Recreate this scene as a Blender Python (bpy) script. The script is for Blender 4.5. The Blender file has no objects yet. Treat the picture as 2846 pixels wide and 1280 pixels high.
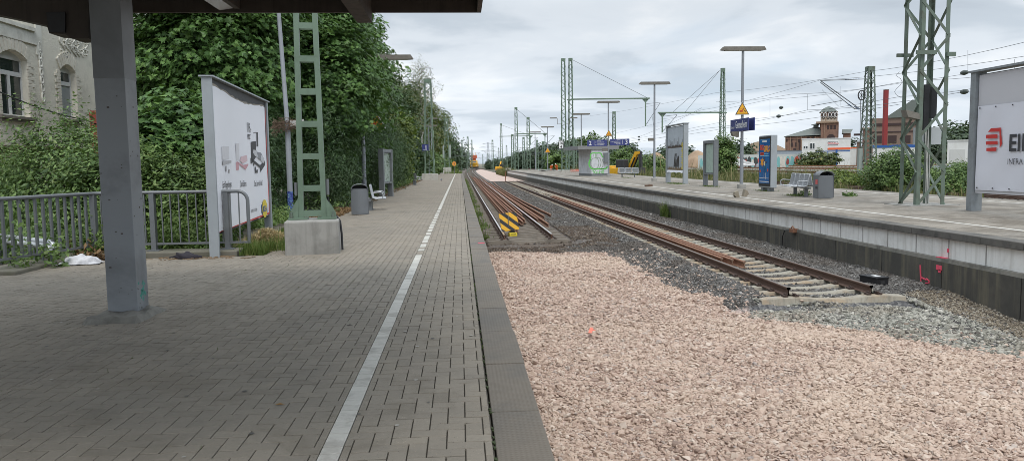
EXPO=0.42; SKYB=.86; SUN_E=1.4
import bpy, bmesh, math, random
import numpy as np
from mathutils import Vector, Matrix
random.seed(7); RNG=np.random.default_rng(11)
S=bpy.context.scene; COL=S.collection; PI=math.pi
# ------------------------------------------------------------------ camera
F=2130.;CX=1423.;CY=640.;CAMZ=1.48
_v=Vector(((1278-CX)/F,-(455-CY)/F,-1.)).normalized()
_u=Vector((-.02,1,0)); _z=(_u-_v*_u.dot(_v)).normalized(); _x=_v.cross(_z)
RM=Matrix((_x,_v,_z))            # rows: world axes seen by the camera -> camera to world
cam=bpy.data.cameras.new('camera'); co=bpy.data.objects.new('camera',cam); COL.objects.link(co)
co.matrix_world=Matrix.Translation((0,0,CAMZ))@RM.to_4x4()
cam.sensor_width=36; cam.lens=36*F/2846; cam.clip_start=.05; cam.clip_end=6000; S.camera=co
DS=2846/2576.
def ray(px,py): return RM@Vector(((px*DS-CX)/F,-(py*DS-CY)/F,-1.))
def G(px,py,z=0.):               # ground point at height z seen at a measured point of the photograph
    r=ray(px,py); t=(z-CAMZ)/r.z; return Vector((r.x*t,r.y*t,z))
def Y(px,py,y):
    r=ray(px,py); t=y/r.y; return Vector((r.x*t,y,CAMZ+r.z*t))
def XP(px,py,x):
    r=ray(px,py); t=x/r.x; return Vector((x,r.y*t,CAMZ+r.z*t))
# ------------------------------------------------------------------ render / world
S.view_settings.view_transform='Standard'; S.view_settings.look='None'; S.view_settings.exposure=EXPO; S.view_settings.gamma=1
S.cycles.max_bounces=6; S.cycles.diffuse_bounces=3; S.cycles.glossy_bounces=2; S.cycles.transparent_max_bounces=6
S.cycles.use_denoising=True; S.cycles.denoising_input_passes='RGB_ALBEDO_NORMAL'; S.cycles.denoising_prefilter='ACCURATE'; S.cycles.filter_width=.85
SUN_EL=math.radians(60); SUN_AZ=math.radians(172)   # compass from +y clockwise
W=bpy.data.worlds.new('World'); S.world=W; W.use_nodes=True
nt=W.node_tree; nt.nodes.clear(); L=nt.links.new
def N(t,**k):
    n=nt.nodes.new(t)
    for a,b in k.items(): setattr(n,a,b)
    return n
def mth(op,a,b=None,c=None):
    n=N('ShaderNodeMath',operation=op)
    for i,q in enumerate((a,b,c)):
        if q is None: continue
        if isinstance(q,(int,float)): n.inputs[i].default_value=q
        else: L(q,n.inputs[i])
    return n.outputs[0]
out=N('ShaderNodeOutputWorld'); bg=N('ShaderNodeBackground'); L(bg.outputs[0],out.inputs[0])
sky=N('ShaderNodeTexSky',sky_type='NISHITA',sun_disc=False,sun_elevation=SUN_EL,sun_rotation=SUN_AZ)
tc=N('ShaderNodeTexCoord'); sep=N('ShaderNodeSeparateXYZ'); L(tc.outputs['Generated'],sep.inputs[0])
zc=mth('MAXIMUM',sep.outputs[2],0.0); zz=mth('ADD',zc,.16)
cmb=N('ShaderNodeCombineXYZ'); L(mth('DIVIDE',sep.outputs[0],zz),cmb.inputs[0]); L(mth('DIVIDE',sep.outputs[1],zz),cmb.inputs[1])
cmb.inputs[2].default_value=3.7
def noise(vec,sc,det,rough=.55,dist=0.):
    n=N('ShaderNodeTexNoise'); n.inputs['Scale'].default_value=sc; n.inputs['Detail'].default_value=det
    n.inputs['Roughness'].default_value=rough; n.inputs['Distortion'].default_value=dist; L(vec,n.inputs['Vector']); return n.outputs[0]
def ramp(fac,stops,interp='EASE'):
    r=N('ShaderNodeValToRGB'); r.color_ramp.interpolation=interp; e=r.color_ramp.elements
    while len(e)<len(stops): e.new(.5)
    for q,(p,c) in zip(e,stops): q.position=p; q.color=(*c,1)
    L(fac,r.inputs[0]); return r.outputs[0]
def mixc(fac,a,b,bt='MIX'):
    m=N('ShaderNodeMix',data_type='RGBA',blend_type=bt)
    for i,q in ((0,fac),(6,a),(7,b)):
        if isinstance(q,(int,float)): m.inputs[i].default_value=q
        elif isinstance(q,tuple): m.inputs[i].default_value=(*q,1)
        else: L(q,m.inputs[i])
    return m.outputs[2]
cl=ramp(noise(cmb.outputs[0],1.2,7,.5,.3),[(.28,(.46,.52,.595)),(.43,(.56,.63,.705)),(.55,(.71,.77,.835)),(.70,(.90,.93,.96))])
thin=ramp(noise(cmb.outputs[0],.62,5,.5,.3),[(.50,(0,0,0)),(.70,(1,1,1))])
skyc=mixc(1.,sky.outputs[0],(.11,.11,.11),'MULTIPLY')
blue=mixc(.5,skyc,(.50,.67,.88))
full=mixc(mth('MULTIPLY',thin,.62),cl,blue)
gr=ramp(zc,[(0,(.60,)*3),(.07,(.57,)*3),(.19,(.50,)*3),(.42,(.82,)*3),(1.,(.95,)*3)],'LINEAR'); gsp=N('ShaderNodeSeparateColor'); L(gr,gsp.inputs[0]); gain=mth('MULTIPLY',gsp.outputs[0],SKYB*1.75)
vm=N('ShaderNodeVectorMath',operation='SCALE'); L(full,vm.inputs[0]); L(gain,vm.inputs[3])
L(vm.outputs[0],bg.inputs[0]); bg.inputs[1].default_value=1.0
sl=bpy.data.lights.new('sun','SUN'); sl.energy=SUN_E; sl.angle=math.radians(26); sl.color=(1,.96,.9)
so=bpy.data.objects.new('sun',sl); COL.objects.link(so)
sd=Vector((math.sin(SUN_AZ)*math.cos(SUN_EL),math.cos(SUN_AZ)*math.cos(SUN_EL),math.sin(SUN_EL)))
so.rotation_euler=sd.to_track_quat('Z','Y').to_euler(); so.location=(20,10,60)
# ------------------------------------------------------------------ materials
def srgb(r,g,b):
    return tuple(((c/255)/12.92 if c<=10 else ((c/255+.055)/1.055)**2.4) for c in (r,g,b))
MATS={}
def M(name,col,rough=.6,var=.14,sc=6.,metal=0.,bump=0.,bsc=40.,dirt=None,dsc=1.5,damt=.5,coord='Object',spec=.5,island=0.,streak=None,bumpd=.01,orand=False):
    """plain painted / mineral surface: base colour with fine variation, optional dirt patches and vertical run-off streaks"""
    global nt,L
    if name in MATS: return MATS[name]
    m=bpy.data.materials.new(name); m.use_nodes=True; nt=m.node_tree; L=nt.links.new
    b=nt.nodes['Principled BSDF']; b.inputs['Roughness'].default_value=rough; b.inputs['Metallic'].default_value=metal
    b.inputs['Specular IOR Level'].default_value=spec
    t=N('ShaderNodeTexCoord').outputs[coord]
    if orand:
        oi=N('ShaderNodeObjectInfo'); av=N('ShaderNodeVectorMath',operation='ADD'); L(t,av.inputs[0]); L(mth('MULTIPLY',oi.outputs['Random'],37.),av.inputs[1]); t=av.outputs[0]
    c1=tuple(min(1,c*(1-var)) for c in col); c2=tuple(min(1,c*(1+var)) for c in col)
    c=mixc(noise(t,sc,6,.6),c1,c2)
    if island:
        g=N('ShaderNodeNewGeometry'); k=mth('MULTIPLY_ADD',g.outputs['Random Per Island'],2*island,1-island)
        v=N('ShaderNodeVectorMath',operation='SCALE'); L(c,v.inputs[0]); L(k,v.inputs[3]); c=v.outputs[0]
    if dirt:
        f=ramp(noise(t,dsc,7,.65,.4),[(.45,(0,0,0)),(.66,(1,1,1))]); c=mixc(mth('MULTIPLY',f,damt),c,dirt)
    if streak:
        mp=N('ShaderNodeMapping'); mp.inputs['Scale'].default_value=(streak[2],streak[2],streak[2]*.06); L(t,mp.inputs[0])
        f=ramp(noise(mp.outputs[0],1.,6,.65),[(.45,(0,0,0)),(.7,(1,1,1))]); c=mixc(mth('MULTIPLY',f,streak[1]),c,streak[0])
    L(c,b.inputs['Base Color'])
    r=noise(t,sc*2.3,4); L(mth('MULTIPLY_ADD',r,.25,rough-.125),b.inputs['Roughness'])
    if bump:
        bp=N('ShaderNodeBump'); bp.inputs['Strength'].default_value=bump; bp.inputs['Distance'].default_value=bumpd
        L(noise(t,bsc,6,.6),bp.inputs['Height']); L(bp.outputs[0],b.inputs['Normal'])
    MATS[name]=m; return m
# ------------------------------------------------------------------ mesh helpers
class MB:
    def __init__(s): s.v=[];s.f=[];s.m=[];s.sm=[]
    def add(s,vs,fs,mi=0,smooth=False):
        o=len(s.v); s.v+= [tuple(v) for v in vs]
        for f in fs: s.f.append(tuple(o+i for i in f)); s.m.append(mi); s.sm.append(smooth)
        return s
    def box(s,x0,x1,y0,y1,z0,z1,mi=0,T=None):
        vs=[Vector((x,y,z)) for z in (z0,z1) for y in (y0,y1) for x in (x0,x1)]
        if T is not None: vs=[T@v for v in vs]
        return s.add(vs,[(0,2,3,1),(4,5,7,6),(0,1,5,4),(2,6,7,3),(0,4,6,2),(1,3,7,5)],mi)
    def cbox(s,c,sx,sy,sz,mi=0,rz=0.,ch=0.):
        T=Matrix.Translation(c)@Matrix.Rotation(rz,4,'Z')
        if not ch: return s.box(-sx/2,sx/2,-sy/2,sy/2,-sz/2,sz/2,mi,T)
        return s.chbox(-sx/2,sx/2,-sy/2,sy/2,-sz/2,sz/2,ch,mi,T)
    def chbox(s,x0,x1,y0,y1,z0,z1,c,mi=0,T=None):
        """box with chamfered edges"""
        bm=bmesh.new(); bmesh.ops.create_cube(bm,size=1)
        for v in bm.verts: v.co=Vector(((x0+x1)/2+v.co.x*(x1-x0),(y0+y1)/2+v.co.y*(y1-y0),(z0+z1)/2+v.co.z*(z1-z0)))
        bmesh.ops.bevel(bm,geom=bm.edges[:],offset=c,segments=2,profile=.5,affect='EDGES')
        return s.frombm(bm,mi,T)
    def frombm(s,bm,mi=0,T=None,smooth=False):
        bm.verts.index_update(); vs=[(T@v.co if T is not None else v.co.copy()) for v in bm.verts]
        fs=[[v.index for v in f.verts] for f in bm.faces]; bm.free(); return s.add(vs,fs,mi,smooth)
    def bar(s,a,b,w,h=None,mi=0,up=(0,0,1)):
        a=Vector(a);b=Vector(b);h=w if h is None else h; d=(b-a).normalized(); u=Vector(up)
        if abs(d.dot(u))>.98: u=Vector((0,1,0))
        x=d.cross(u).normalized(); y=x.cross(d).normalized()
        vs=[p+x*sx*w/2+y*sy*h/2 for p in (a,b) for sx,sy in ((-1,-1),(1,-1),(1,1),(-1,1))]
        return s.add(vs,[(0,1,2,3),(7,6,5,4),(0,4,5,1),(1,5,6,2),(2,6,7,3),(3,7,4,0)],mi)
    def tube(s,pts,r,n=8,mi=0,cap=True,closed=False):
        pts=[Vector(p) for p in pts]; rs=r if isinstance(r,(list,tuple)) else [r]*len(pts); rings=[]; u=None
        for i,p in enumerate(pts):
            if closed: d=pts[(i+1)%len(pts)]-pts[i-1]
            else: d=pts[min(i+1,len(pts)-1)]-pts[max(i-1,0)]
            d.normalize()
            if u is None: u=Vector((0,0,1)) if abs(d.z)<.9 else Vector((1,0,0))
            x=d.cross(u); 
            if x.length<1e-5: x=d.cross(Vector((0,1,0)))
            x.normalize(); y=x.cross(d).normalized(); u=y
            rings.append([p+(x*math.cos(2*PI*k/n)+y*math.sin(2*PI*k/n))*rs[i] for k in range(n)])
        vs=[v for q in rings for v in q]; fs=[]; K=len(pts)
        for i in range(K if closed else K-1):
            for k in range(n): a=i*n;b=((i+1)%K)*n; fs.append((a+k,a+(k+1)%n,b+(k+1)%n,b+k))
        s.add(vs,fs,mi,True)
        if cap and not closed: s.add(rings[0],[tuple(range(n))[::-1]],mi); s.add(rings[-1],[tuple(range(n))],mi)
        return s
    def prism(s,poly,d0,d1,ax='y',mi=0,T=None):
        """polygon (a,b) extruded along an axis: ax y -> (x,z); x -> (y,z); z -> (x,y)"""
        def P(a,b,d): return Vector((a,d,b)) if ax=='y' else Vector((d,a,b)) if ax=='x' else Vector((a,b,d))
        n=len(poly); vs=[P(a,b,d0) for a,b in poly]+[P(a,b,d1) for a,b in poly]
        if T is not None: vs=[T@v for v in vs]
        fs=[tuple(range(n)),tuple(range(2*n-1,n-1,-1))]+[(i,n+i,n+(i+1)%n,(i+1)%n) for i in range(n)]
        return s.add(vs,fs,mi)
    def lathe(s,prof,c=(0,0,0),n=12,mi=0,smooth=True):
        vs=[];fs=[]
        for r,z in prof: vs+=[(c[0]+r*math.cos(2*PI*k/n),c[1]+r*math.sin(2*PI*k/n),c[2]+z) for k in range(n)]
        for i in range(len(prof)-1):
            for k in range(n): fs.append((i*n+k,i*n+(k+1)%n,(i+1)*n+(k+1)%n,(i+1)*n+k))
        fs.append(tuple(range(n))[::-1]); fs.append(tuple(range((len(prof)-1)*n,len(prof)*n)))
        return s.add(vs,fs,mi,smooth)
    def quad(s,a,b,c,d,mi=0): return s.add([a,b,c,d],[(0,1,2,3)],mi)
    def text(s,txt,size,o,xd=(1,0,0),yd=(0,0,1),mi=0,align='CENTER',sx=1.,bold=0.,depth=0.):
        vs,fs=textmesh(txt,align,bold); o=Vector(o);xd=Vector(xd).normalized();yd=Vector(yd).normalized()
        return s.add([o+xd*(v[0]*size*sx)+yd*(v[1]*size) for v in vs],fs,mi)
    def build(s,name,mats,parent=None,fix=True):
        me=bpy.data.meshes.new(name); me.from_pydata(s.v,[],s.f)
        mats=mats if isinstance(mats,(list,tuple)) else [mats]
        for m in mats: me.materials.append(m)
        me.polygons.foreach_set('material_index',s.m); me.polygons.foreach_set('use_smooth',s.sm)
        if fix:
            bm=bmesh.new(); bm.from_mesh(me); bmesh.ops.recalc_face_normals(bm,faces=bm.faces[:]); bm.to_mesh(me); bm.free()
        me.update(); o=bpy.data.objects.new(name,me); COL.objects.link(o)
        if parent is not None: o.parent=parent
        return o
_TC={}
def textmesh(txt,align,bold):
    k=(txt,align,bold)
    if k not in _TC:
        c=bpy.data.curves.new('lettering','FONT'); c.body=txt; c.align_x=align; c.offset=bold; c.resolution_u=2
        o=bpy.data.objects.new('lettering',c); COL.objects.link(o); dg=bpy.context.evaluated_depsgraph_get(); dg.update()
        me=o.evaluated_get(dg).to_mesh(); _TC[k]=([tuple(v.co) for v in me.vertices],[tuple(p.vertices) for p in me.polygons])
        bpy.data.objects.remove(o); bpy.data.curves.remove(c)
    return _TC[k]
def tag(o,label,cat,group=None):
    o['label']=label; o['category']=cat
    if group: o['group']=group
    return o
def kind(o,k): o['kind']=k; return o
def thing(name,label,cat,loc=(0,0,0),rz=0.,group=None):
    o=bpy.data.objects.new(name,None); COL.objects.link(o); o.location=loc; o.rotation_euler=(0,0,rz); o.empty_display_size=.2
    return tag(o,label,cat,group)
def copy_tree(o,parent=None):
    c=o.copy(); COL.objects.link(c)
    if parent is not None: c.parent=parent
    for ch in list(o.children): copy_tree(ch,c)
    return c
def npmesh(name,V,Fc,mats,mi=None,parent=None,smooth=False):
    """V (n,3); Fc (m,k) index array with constant k"""
    me=bpy.data.meshes.new(name); n=len(V); m,k=Fc.shape
    me.vertices.add(n); me.vertices.foreach_set('co',np.ascontiguousarray(V,dtype=np.float32).ravel())
    me.loops.add(m*k); me.loops.foreach_set('vertex_index',np.ascontiguousarray(Fc,dtype=np.int32).ravel())
    me.polygons.add(m); me.polygons.foreach_set('loop_start',np.arange(0,m*k,k,dtype=np.int32))
    mats=mats if isinstance(mats,(list,tuple)) else [mats]
    for q in mats: me.materials.append(q)
    if mi is not None: me.polygons.foreach_set('material_index',mi.astype(np.int32))
    me.polygons.foreach_set('use_smooth',np.full(m,bool(smooth)))
    me.update(calc_edges=True); o=bpy.data.objects.new(name,me); COL.objects.link(o)
    if parent is not None: o.parent=parent
    return o
def vnoise(x,y,s=1.):
    return (np.sin(x*1.7*s+2.1*np.sin(y*1.3*s))+np.sin(y*2.3*s+1.7*np.sin(x*.9*s+1))+np.sin((x+y)*3.1*s+.7))/3
def sst(a,b,x):
    t=np.clip((x-a)/(b-a),0,1); return t*t*(3-2*t)
# ------------------------------------------------------------------ palette
m_paver=M('paver',(.245,.214,.171),.85,.14,30,island=.065,dirt=(.15,.138,.12),dsc=.55,damt=.32,bump=.25,bsc=220,bumpd=.003)
m_joint=M('joint',(.075,.067,.054),.95,.2,40)
m_white=M('white_paver',(.52,.50,.45),.75,.13,25,island=.09,dirt=(.30,.28,.245),dsc=5,damt=.65)
m_conc=M('concrete',(.33,.32,.295),.85,.12,3,dirt=(.16,.155,.14),dsc=1.6,damt=.55,bump=.15,streak=((.15,.145,.13),.45,9))
m_conc_l=M('concrete_pale',(.46,.445,.40),.85,.1,5,dirt=(.28,.26,.22),dsc=3,damt=.5,bump=.15)
m_slab=M('edge_slab',(.185,.172,.15),.8,.14,9,dirt=(.10,.095,.085),dsc=1.3,damt=.6,bump=.2,bsc=90)
m_slab2=M('coping',(.13,.122,.108),.85,.2,6,dirt=(.05,.048,.043),dsc=2.,damt=.7,bump=.2)
m_panel=M('white_panel',(.86,.845,.81),.8,.05,4,dirt=(.5,.48,.43),dsc=1.4,damt=.35,streak=((.42,.39,.33),.45,7))
m_ledge=M('ledge',(.27,.255,.22),.9,.2,7,dirt=(.10,.095,.08),dsc=2.5,damt=.7)
m_darkwall=M('dark_wall',(.075,.07,.06),.85,.3,5,dirt=(.15,.135,.105),dsc=1.2,damt=.4,streak=((.22,.19,.125),.5,5.5),bump=.2)
m_asph=M('asphalt',(.31,.277,.23),.9,.14,22,dirt=(.14,.132,.118),dsc=.45,damt=.5)
m_soil=M('soil',(.115,.088,.062),.95,.3,9,dirt=(.20,.17,.12),dsc=1.4,damt=.6)
m_gsteel=M('grey_paint',(.185,.196,.205),.45,.05,2.5,dirt=(.12,.125,.125),dsc=1.1,damt=.35)
m_galv=M('galvanised',(.17,.18,.188),.45,.08,9,metal=.2,dirt=(.20,.21,.21),dsc=3,damt=.4)
m_alu=M('aluminium_frame',(.36,.39,.41),.4,.05,5,metal=.2,dirt=(.25,.26,.26),dsc=2,damt=.3)
m_green=M('green_paint',(.15,.215,.155),.5,.08,4,dirt=(.085,.115,.08),dsc=1.8,damt=.5)
m_green2=M('green_paint_weathered',(.125,.165,.13),.6,.12,4,dirt=(.09,.085,.06),dsc=2.5,damt=.6)
m_rust=M('rusty_steel',(.26,.125,.072),.8,.25,14,dirt=(.13,.062,.04),dsc=4,damt=.6,island=.15)
m_rustlight=M('rusty_cut_end',(.42,.27,.19),.6,.15,30)
m_railside=M('rail_side',(.115,.066,.047),.75,.2,18,dirt=(.13,.08,.055),dsc=5,damt=.5)
m_shine=M('rail_running_face',(.47,.45,.43),.3,.08,30,metal=.6)
m_railtop=M('rail_dull_top',(.155,.125,.105),.5,.12,30,metal=.3)
m_clip=M('clip_steel',(.06,.038,.03),.8,.2,30)
m_sleeper=M('sleeper_concrete',(.33,.305,.25),.9,.22,8,dirt=(.36,.21,.09),dsc=1.0,damt=.6,bump=.3,orand=True,streak=((.14,.12,.095),.5,14))
m_sleeper_o=M('sleeper_old',(.165,.14,.112),.9,.25,9,dirt=(.075,.062,.05),dsc=2,damt=.6,bump=.3,orand=True)
m_black=M('black_plastic',(.018,.018,.02),.5,.2,10)
m_dark=M('dark_steel',(.035,.035,.036),.6,.2,10)
m_wood=M('dark_timber',(.062,.05,.042),.85,.3,5,streak=((.028,.023,.02),.6,10))
m_wpaint=M('white_paint',(.78,.78,.77),.5,.03,6)
m_paperw=M('poster_paper',(.82,.82,.855),.55,.025,1.4)
m_red=M('red_paint',(.55,.045,.04),.5,.08,6)
m_yel=M('yellow_paint',(.72,.38,.015),.45,.05,8)
m_lemon=M('lemon_yellow',(.75,.58,.05),.5,.05,8)
m_navy=M('navy_enamel',(.045,.055,.19),.35,.05,8)
m_glass=M('window_glass',(.035,.045,.045),.08,.3,2,spec=.8)
m_orange=M('hivis_orange',(.85,.17,.03),.7,.1,20)
def speckle(m,amt=.8,sc=110.):
    global nt,L
    nt=m.node_tree; L=nt.links.new; bs=nt.nodes['Principled BSDF']; t=N('ShaderNodeTexCoord').outputs['Object']; src=bs.inputs['Base Color'].links[0].from_socket
    a=ramp(noise(t,sc,2,.5),[(.27,(.45,.45,.45)),(.36,(1,1,1)),(.66,(1,1,1)),(.74,(1.7,1.65,1.55))]); st=ramp(noise(t,1.7,7,.7,.8),[(.36,(.86,.85,.83)),(.5,(1,1,1)),(.66,(1.06,1.05,1.03))])
    L(mixc(amt,mixc(1.,src,st,'MULTIPLY'),a,'MULTIPLY'),bs.inputs['Base Color'])
speckle(m_paver)
# ------------------------------------------------------------------ terrain
def gh(x,y):
    """height of the track bed"""
    x=np.asarray(x,float);y=np.asarray(y,float); lc=lcx(y)
    fR=sst(4.35,5.15,x+.12*vnoise(x,y,.9))*np.where(x>7.85,sst(10.8,14.6,y+.1*vnoise(x,y,1.3)),sst(12.74,12.92,y+.06*vnoise(x,y,1.3)))
    fL=sst(23.72,23.9,y)*(1-sst(3.9,4.9,x-lc+2.1))
    fM=sst(20,25,y)*.9*sst(3.5,4.3,x)
    z=-1.13+.17*np.maximum(np.maximum(fR,fL),fM)
    pk=1-np.maximum(np.maximum(fR,fL),fM)
    z=z+(.035*vnoise(x*1.3,y*1.1,.8)+.018*vnoise(x*3.1,y*2.7,1.1))*pk
    # trodden earth heap between the two track ends, and rubble against the far wall
    z=z+.07*np.exp(-((x-4.2)/.55)**2-((y-25)/1.6)**2)
    z=z-.04*sst(8.0,8.6,x)*(1-sst(11,13.5,y))
    z=z-.045*sst(12.7,12.9,y)*(y<99)*(np.abs(x-6.49)<1.05)+.025*sst(13.2,13.6,y)*(y<99)*(np.abs(x-6.49)>1.05)*(np.abs(x-6.49)<1.6)-.085*sst(23.8,23.95,y)*(np.abs(x-lc)<1.42)
    far=sst(100,106,y)*sst(3.6,4.4,x-lc+2.2); z=z-.03*far
    return z
_LY=[0,24,57,90,137,195,235,272,310,340,400,520];_LX=[2.1,2.1,2.12,2.16,2.24,2.46,2.95,3.66,5.6,7.6,12.5,24.]
def lcx(y):
    y=np.asarray(y,float); return (np.interp(y-9,_LY,_LX)+np.interp(y,_LY,_LX)*2+np.interp(y+9,_LY,_LX))/4
BX=[(0,4.05),(9.2,6.9),(10.1,6.6),(11,6.1),(11.75,5.4),(12.3,4.62),(13.6,4.68),(14.7,4.56),(15.8,4.33),(17.7,4.3),(20.4,4.25),(21.9,4.0),(22.25,.3)]
def pink_edge(y): return np.interp(y,[8.2,9.2,10.1,11,11.75,12.3,13.6,14.7,15.8,17.7,20.4,21.7,22.1,22.2],[8.3,7.2,6.6,6.1,5.4,4.75,4.68,4.56,4.33,4.3,4.2,3.95,2.2,-1])
def pinkness(x,y):
    j=.22*vnoise(x*2.1,y*1.9,1.5)
    a=(x<pink_edge(y+j*.6)+j*.8)&(y<22.3)
    b=(y>103+3*j)&(x>lcx(y)+2.0+.5*j)&(x<9.2)
    return a|b
def grid_mesh(name,xs,ys,zf,mats,colf=None):
    X,Yy=np.meshgrid(xs,ys); Z=zf(X,Yy); nx,ny=len(xs),len(ys)
    V=np.stack([X,Yy,Z],-1).reshape(-1,3); i=np.arange((nx-1)*(ny-1)); r=i//(nx-1); c=i%(nx-1); a=r*nx+c
    Fq=np.stack([a,a+1,a+nx+1,a+nx],1); o=npmesh(name,V,Fq,mats,smooth=True)
    if colf is not None:
        at=o.data.attributes.new('kindmix','FLOAT_COLOR','POINT'); at.data.foreach_set('color',colf(X.ravel(),Yy.ravel()).astype(np.float32).ravel())
    return o
# track bed sheet: real materials by place (crushed pink stone, dark ballast, earth)
def bed_mat():
    global nt,L
    m=bpy.data.materials.new('trackbed'); m.use_nodes=True; nt=m.node_tree; L=nt.links.new; b=nt.nodes['Principled BSDF']; b.inputs['Roughness'].default_value=.95
    a=N('ShaderNodeAttribute',attribute_name='kindmix'); sp=N('ShaderNodeSeparateColor'); L(a.outputs['Color'],sp.inputs[0])
    t=N('ShaderNodeTexCoord').outputs['Object']; vo=N('ShaderNodeTexVoronoi'); vo.inputs['Scale'].default_value=24; L(t,vo.inputs['Vector'])
    sv=N('ShaderNodeSeparateColor'); L(vo.outputs['Color'],sv.inputs[0]); k=sv.outputs[0]
    pink=ramp(k,[(0,(.34,.245,.205)),(.4,(.50,.375,.32)),(.75,(.57,.44,.375)),(1,(.63,.53,.46))],'LINEAR')
    dark=ramp(k,[(0,(.05,.05,.052)),(.5,(.095,.094,.095)),(.85,(.15,.145,.14)),(1,(.22,.21,.2))],'LINEAR')
    br=mixc(noise(t,7,5),(.09,.065,.048),(.17,.128,.092))
    c=mixc(sp.outputs[0],dark,pink); c=mixc(sp.outputs[1],c,br); L(c,b.inputs['Base Color'])
    bp=N('ShaderNodeBump'); bp.inputs['Strength'].default_value=.8; bp.inputs['Distance'].default_value=.02; L(vo.outputs['Distance'],bp.inputs['Height']); L(bp.outputs[0],b.inputs['Normal'])
    return m
def bed_col(x,y):
    p=pinkness(x,y).astype(float); lc=lcx(y)
    brn=(1-sst(1.0,2.1,np.abs(x-lc-.2)))*(y>22.2)*(1-p)*.85
    brn=np.maximum(brn,.8*(x<lc-.7)*(y>22.2)); brn=np.maximum(brn,np.exp(-((x-4.2)/.8)**2-((y-25)/2.4)**2))
    brn=np.maximum(brn,.8*sst(7.9,8.5,x)*(y<14.5)); brn=np.maximum(brn,.75*(y>21.9)*(y<23.6)*(x<4))
    brn=np.maximum(brn,.5*(np.abs(x-6.5)<1.2)*(y>55)*(y<103))
    return np.stack([p,np.clip(brn*(.75+.35*vnoise(x*3,y*3)),0,1),0*x,1+0*x],1)
ys=np.concatenate([np.arange(1,30,.22),np.arange(30,70,.6),np.arange(70,520,2.5)]); xs=np.arange(.34,9.5,.14)
bed=kind(grid_mesh('track_bed',xs,ys,gh,bed_mat(),bed_col),'structure')
# wide ground
def wide_mat():
    global nt,L
    m=bpy.data.materials.new('open_ground'); m.use_nodes=True; nt=m.node_tree; L=nt.links.new; b=nt.nodes['Principled BSDF']; b.inputs['Roughness'].default_value=.95
    t=N('ShaderNodeTexCoord').outputs['Object']
    a=ramp(noise(t,.35,8,.65,.5),[(.35,(.16,.135,.10)),(.5,(.24,.21,.15)),(.62,(.20,.21,.10)),(.75,(.09,.125,.045))],'LINEAR')
    c=mixc(noise(t,14,5),a,(.10,.09,.075)); L(c,b.inputs['Base Color']); return m
def wide_h(x,y): return np.where(x<0.3,np.where(y<117,-.06,-.06-.85*sst(117,126,y)),np.where((x>.3)&(x<9.7),-1.6,np.where(x<17.3,-1.2,-.98)))
gx=np.array([-900,-300,-120,-60,-30,-12,-6,-3,0.29,.31,9.69,9.71,17.29,17.31,22,30,45,70,120,250,600,1500.]); gy=np.array([-60,0,20,60,117,120,123,126,160,250,400,800,2000,4500.])
ground=kind(grid_mesh('ground',gx,gy,wide_h,wide_mat()),'structure')
# ------------------------------------------------------------------ left platform paving
def pave(regions,name,mat,z=0.,u=.1,g=.0033,ch=.0026):
    V=[];Fs=[]; n=0
    for (x0,x1,y0,y1,mode) in regions:
        i0,i1=int(math.floor(x0/u))-2,int(math.ceil(x1/u))+2; j0,j1=int(math.floor(y0/u))-2,int(math.ceil(y1/u))+2
        for i in range(i0,i1):
            for j in range(j0,j1):
                k=(i-j)%4
                if k==0: r=(i*u,(i+2)*u,j*u,(j+1)*u)
                elif k==3: r=(i*u,(i+1)*u,j*u,(j+2)*u)
                else: continue
                a,b,c,d=max(r[0],x0),min(r[1],x1),max(r[2],y0),min(r[3],y1)
                if b-a<.02 or d-c<.02: continue
                a+=g;b-=g;c+=g;d-=g; V+=[(a,c,0),(b,c,0),(b,d,0),(a,d,0)]
    A=np.array(V).reshape(-1,4,3); nb=len(A); hz=RNG.normal(0,.0010,(nb,1)); tx=RNG.normal(0,.0008,(nb,1))
    top=A.copy(); top[:,:,2]=z+hz+tx*np.array([[-1,1,1,-1]]); cen=A.mean(1,keepdims=True)
    s=np.sign(A-cen); top[:,:,:2]-=s[:,:,:2]*ch; low=A.copy(); low[:,:,2]=top[:,:,2]-ch*1.3; bot=A.copy(); bot[:,:,2]=z-.03
    V=np.concatenate([top,low,bot],1).reshape(-1,3); base=(np.arange(nb)*12)[:,None,None]
    q=np.array([(0,1,2,3),(4,5,1,0),(5,6,2,1),(6,7,3,2),(7,4,0,3),(8,9,5,4),(9,10,6,5),(10,11,7,6),(11,8,4,7)])[None]
    o=npmesh(name,V,(base+q).reshape(-1,4),mat); return o
LX0,LX1=-.755,-.645
regs=[(-3.05,LX0,2.4,118,0),(LX1,.145,2.4,118,0),(-7.2,-3.05,2.4,12.95,0),(-3.6,-3.05,12.95,118,0)]
o=kind(pave(regs,'pavement',m_paver),'structure')
b=MB(); b.box(-7.3,.15,-6,13.0,-.3,-.013); b.box(-3.65,.15,13.0,118,-.3,-.013); kind(b.build('pavement_bedding',m_joint),'structure')
# white line of painted stones
V=[];yy=2.4;k=0
b=MB()
while yy<118:
    l=(.2,.1,.1)[k%3]; k+=1
    if 12.4<yy<13.1 or (13.1<yy<25 and (k//2)%3==0 and random.random()<.8): yy+=l; continue
    dx=.0 if yy<12.5 else .035 if yy<26 else 0
    zt=.001+random.uniform(-.001,.001)
    b.chbox(LX0+.002+dx*0,LX1-.002,yy+.003,yy+l-.003,-.03,zt,.003); yy+=l
kind(b.build('painted_line',m_white),'structure')
b=MB(); yy=12.4
while yy<25:
    l=.2; b.box(LX0+.003,LX1-.003,yy+.003,yy+l-.003,-.03,-.006); yy+=l
kind(b.build('line_gap_stones',m_paver),'structure')
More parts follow.
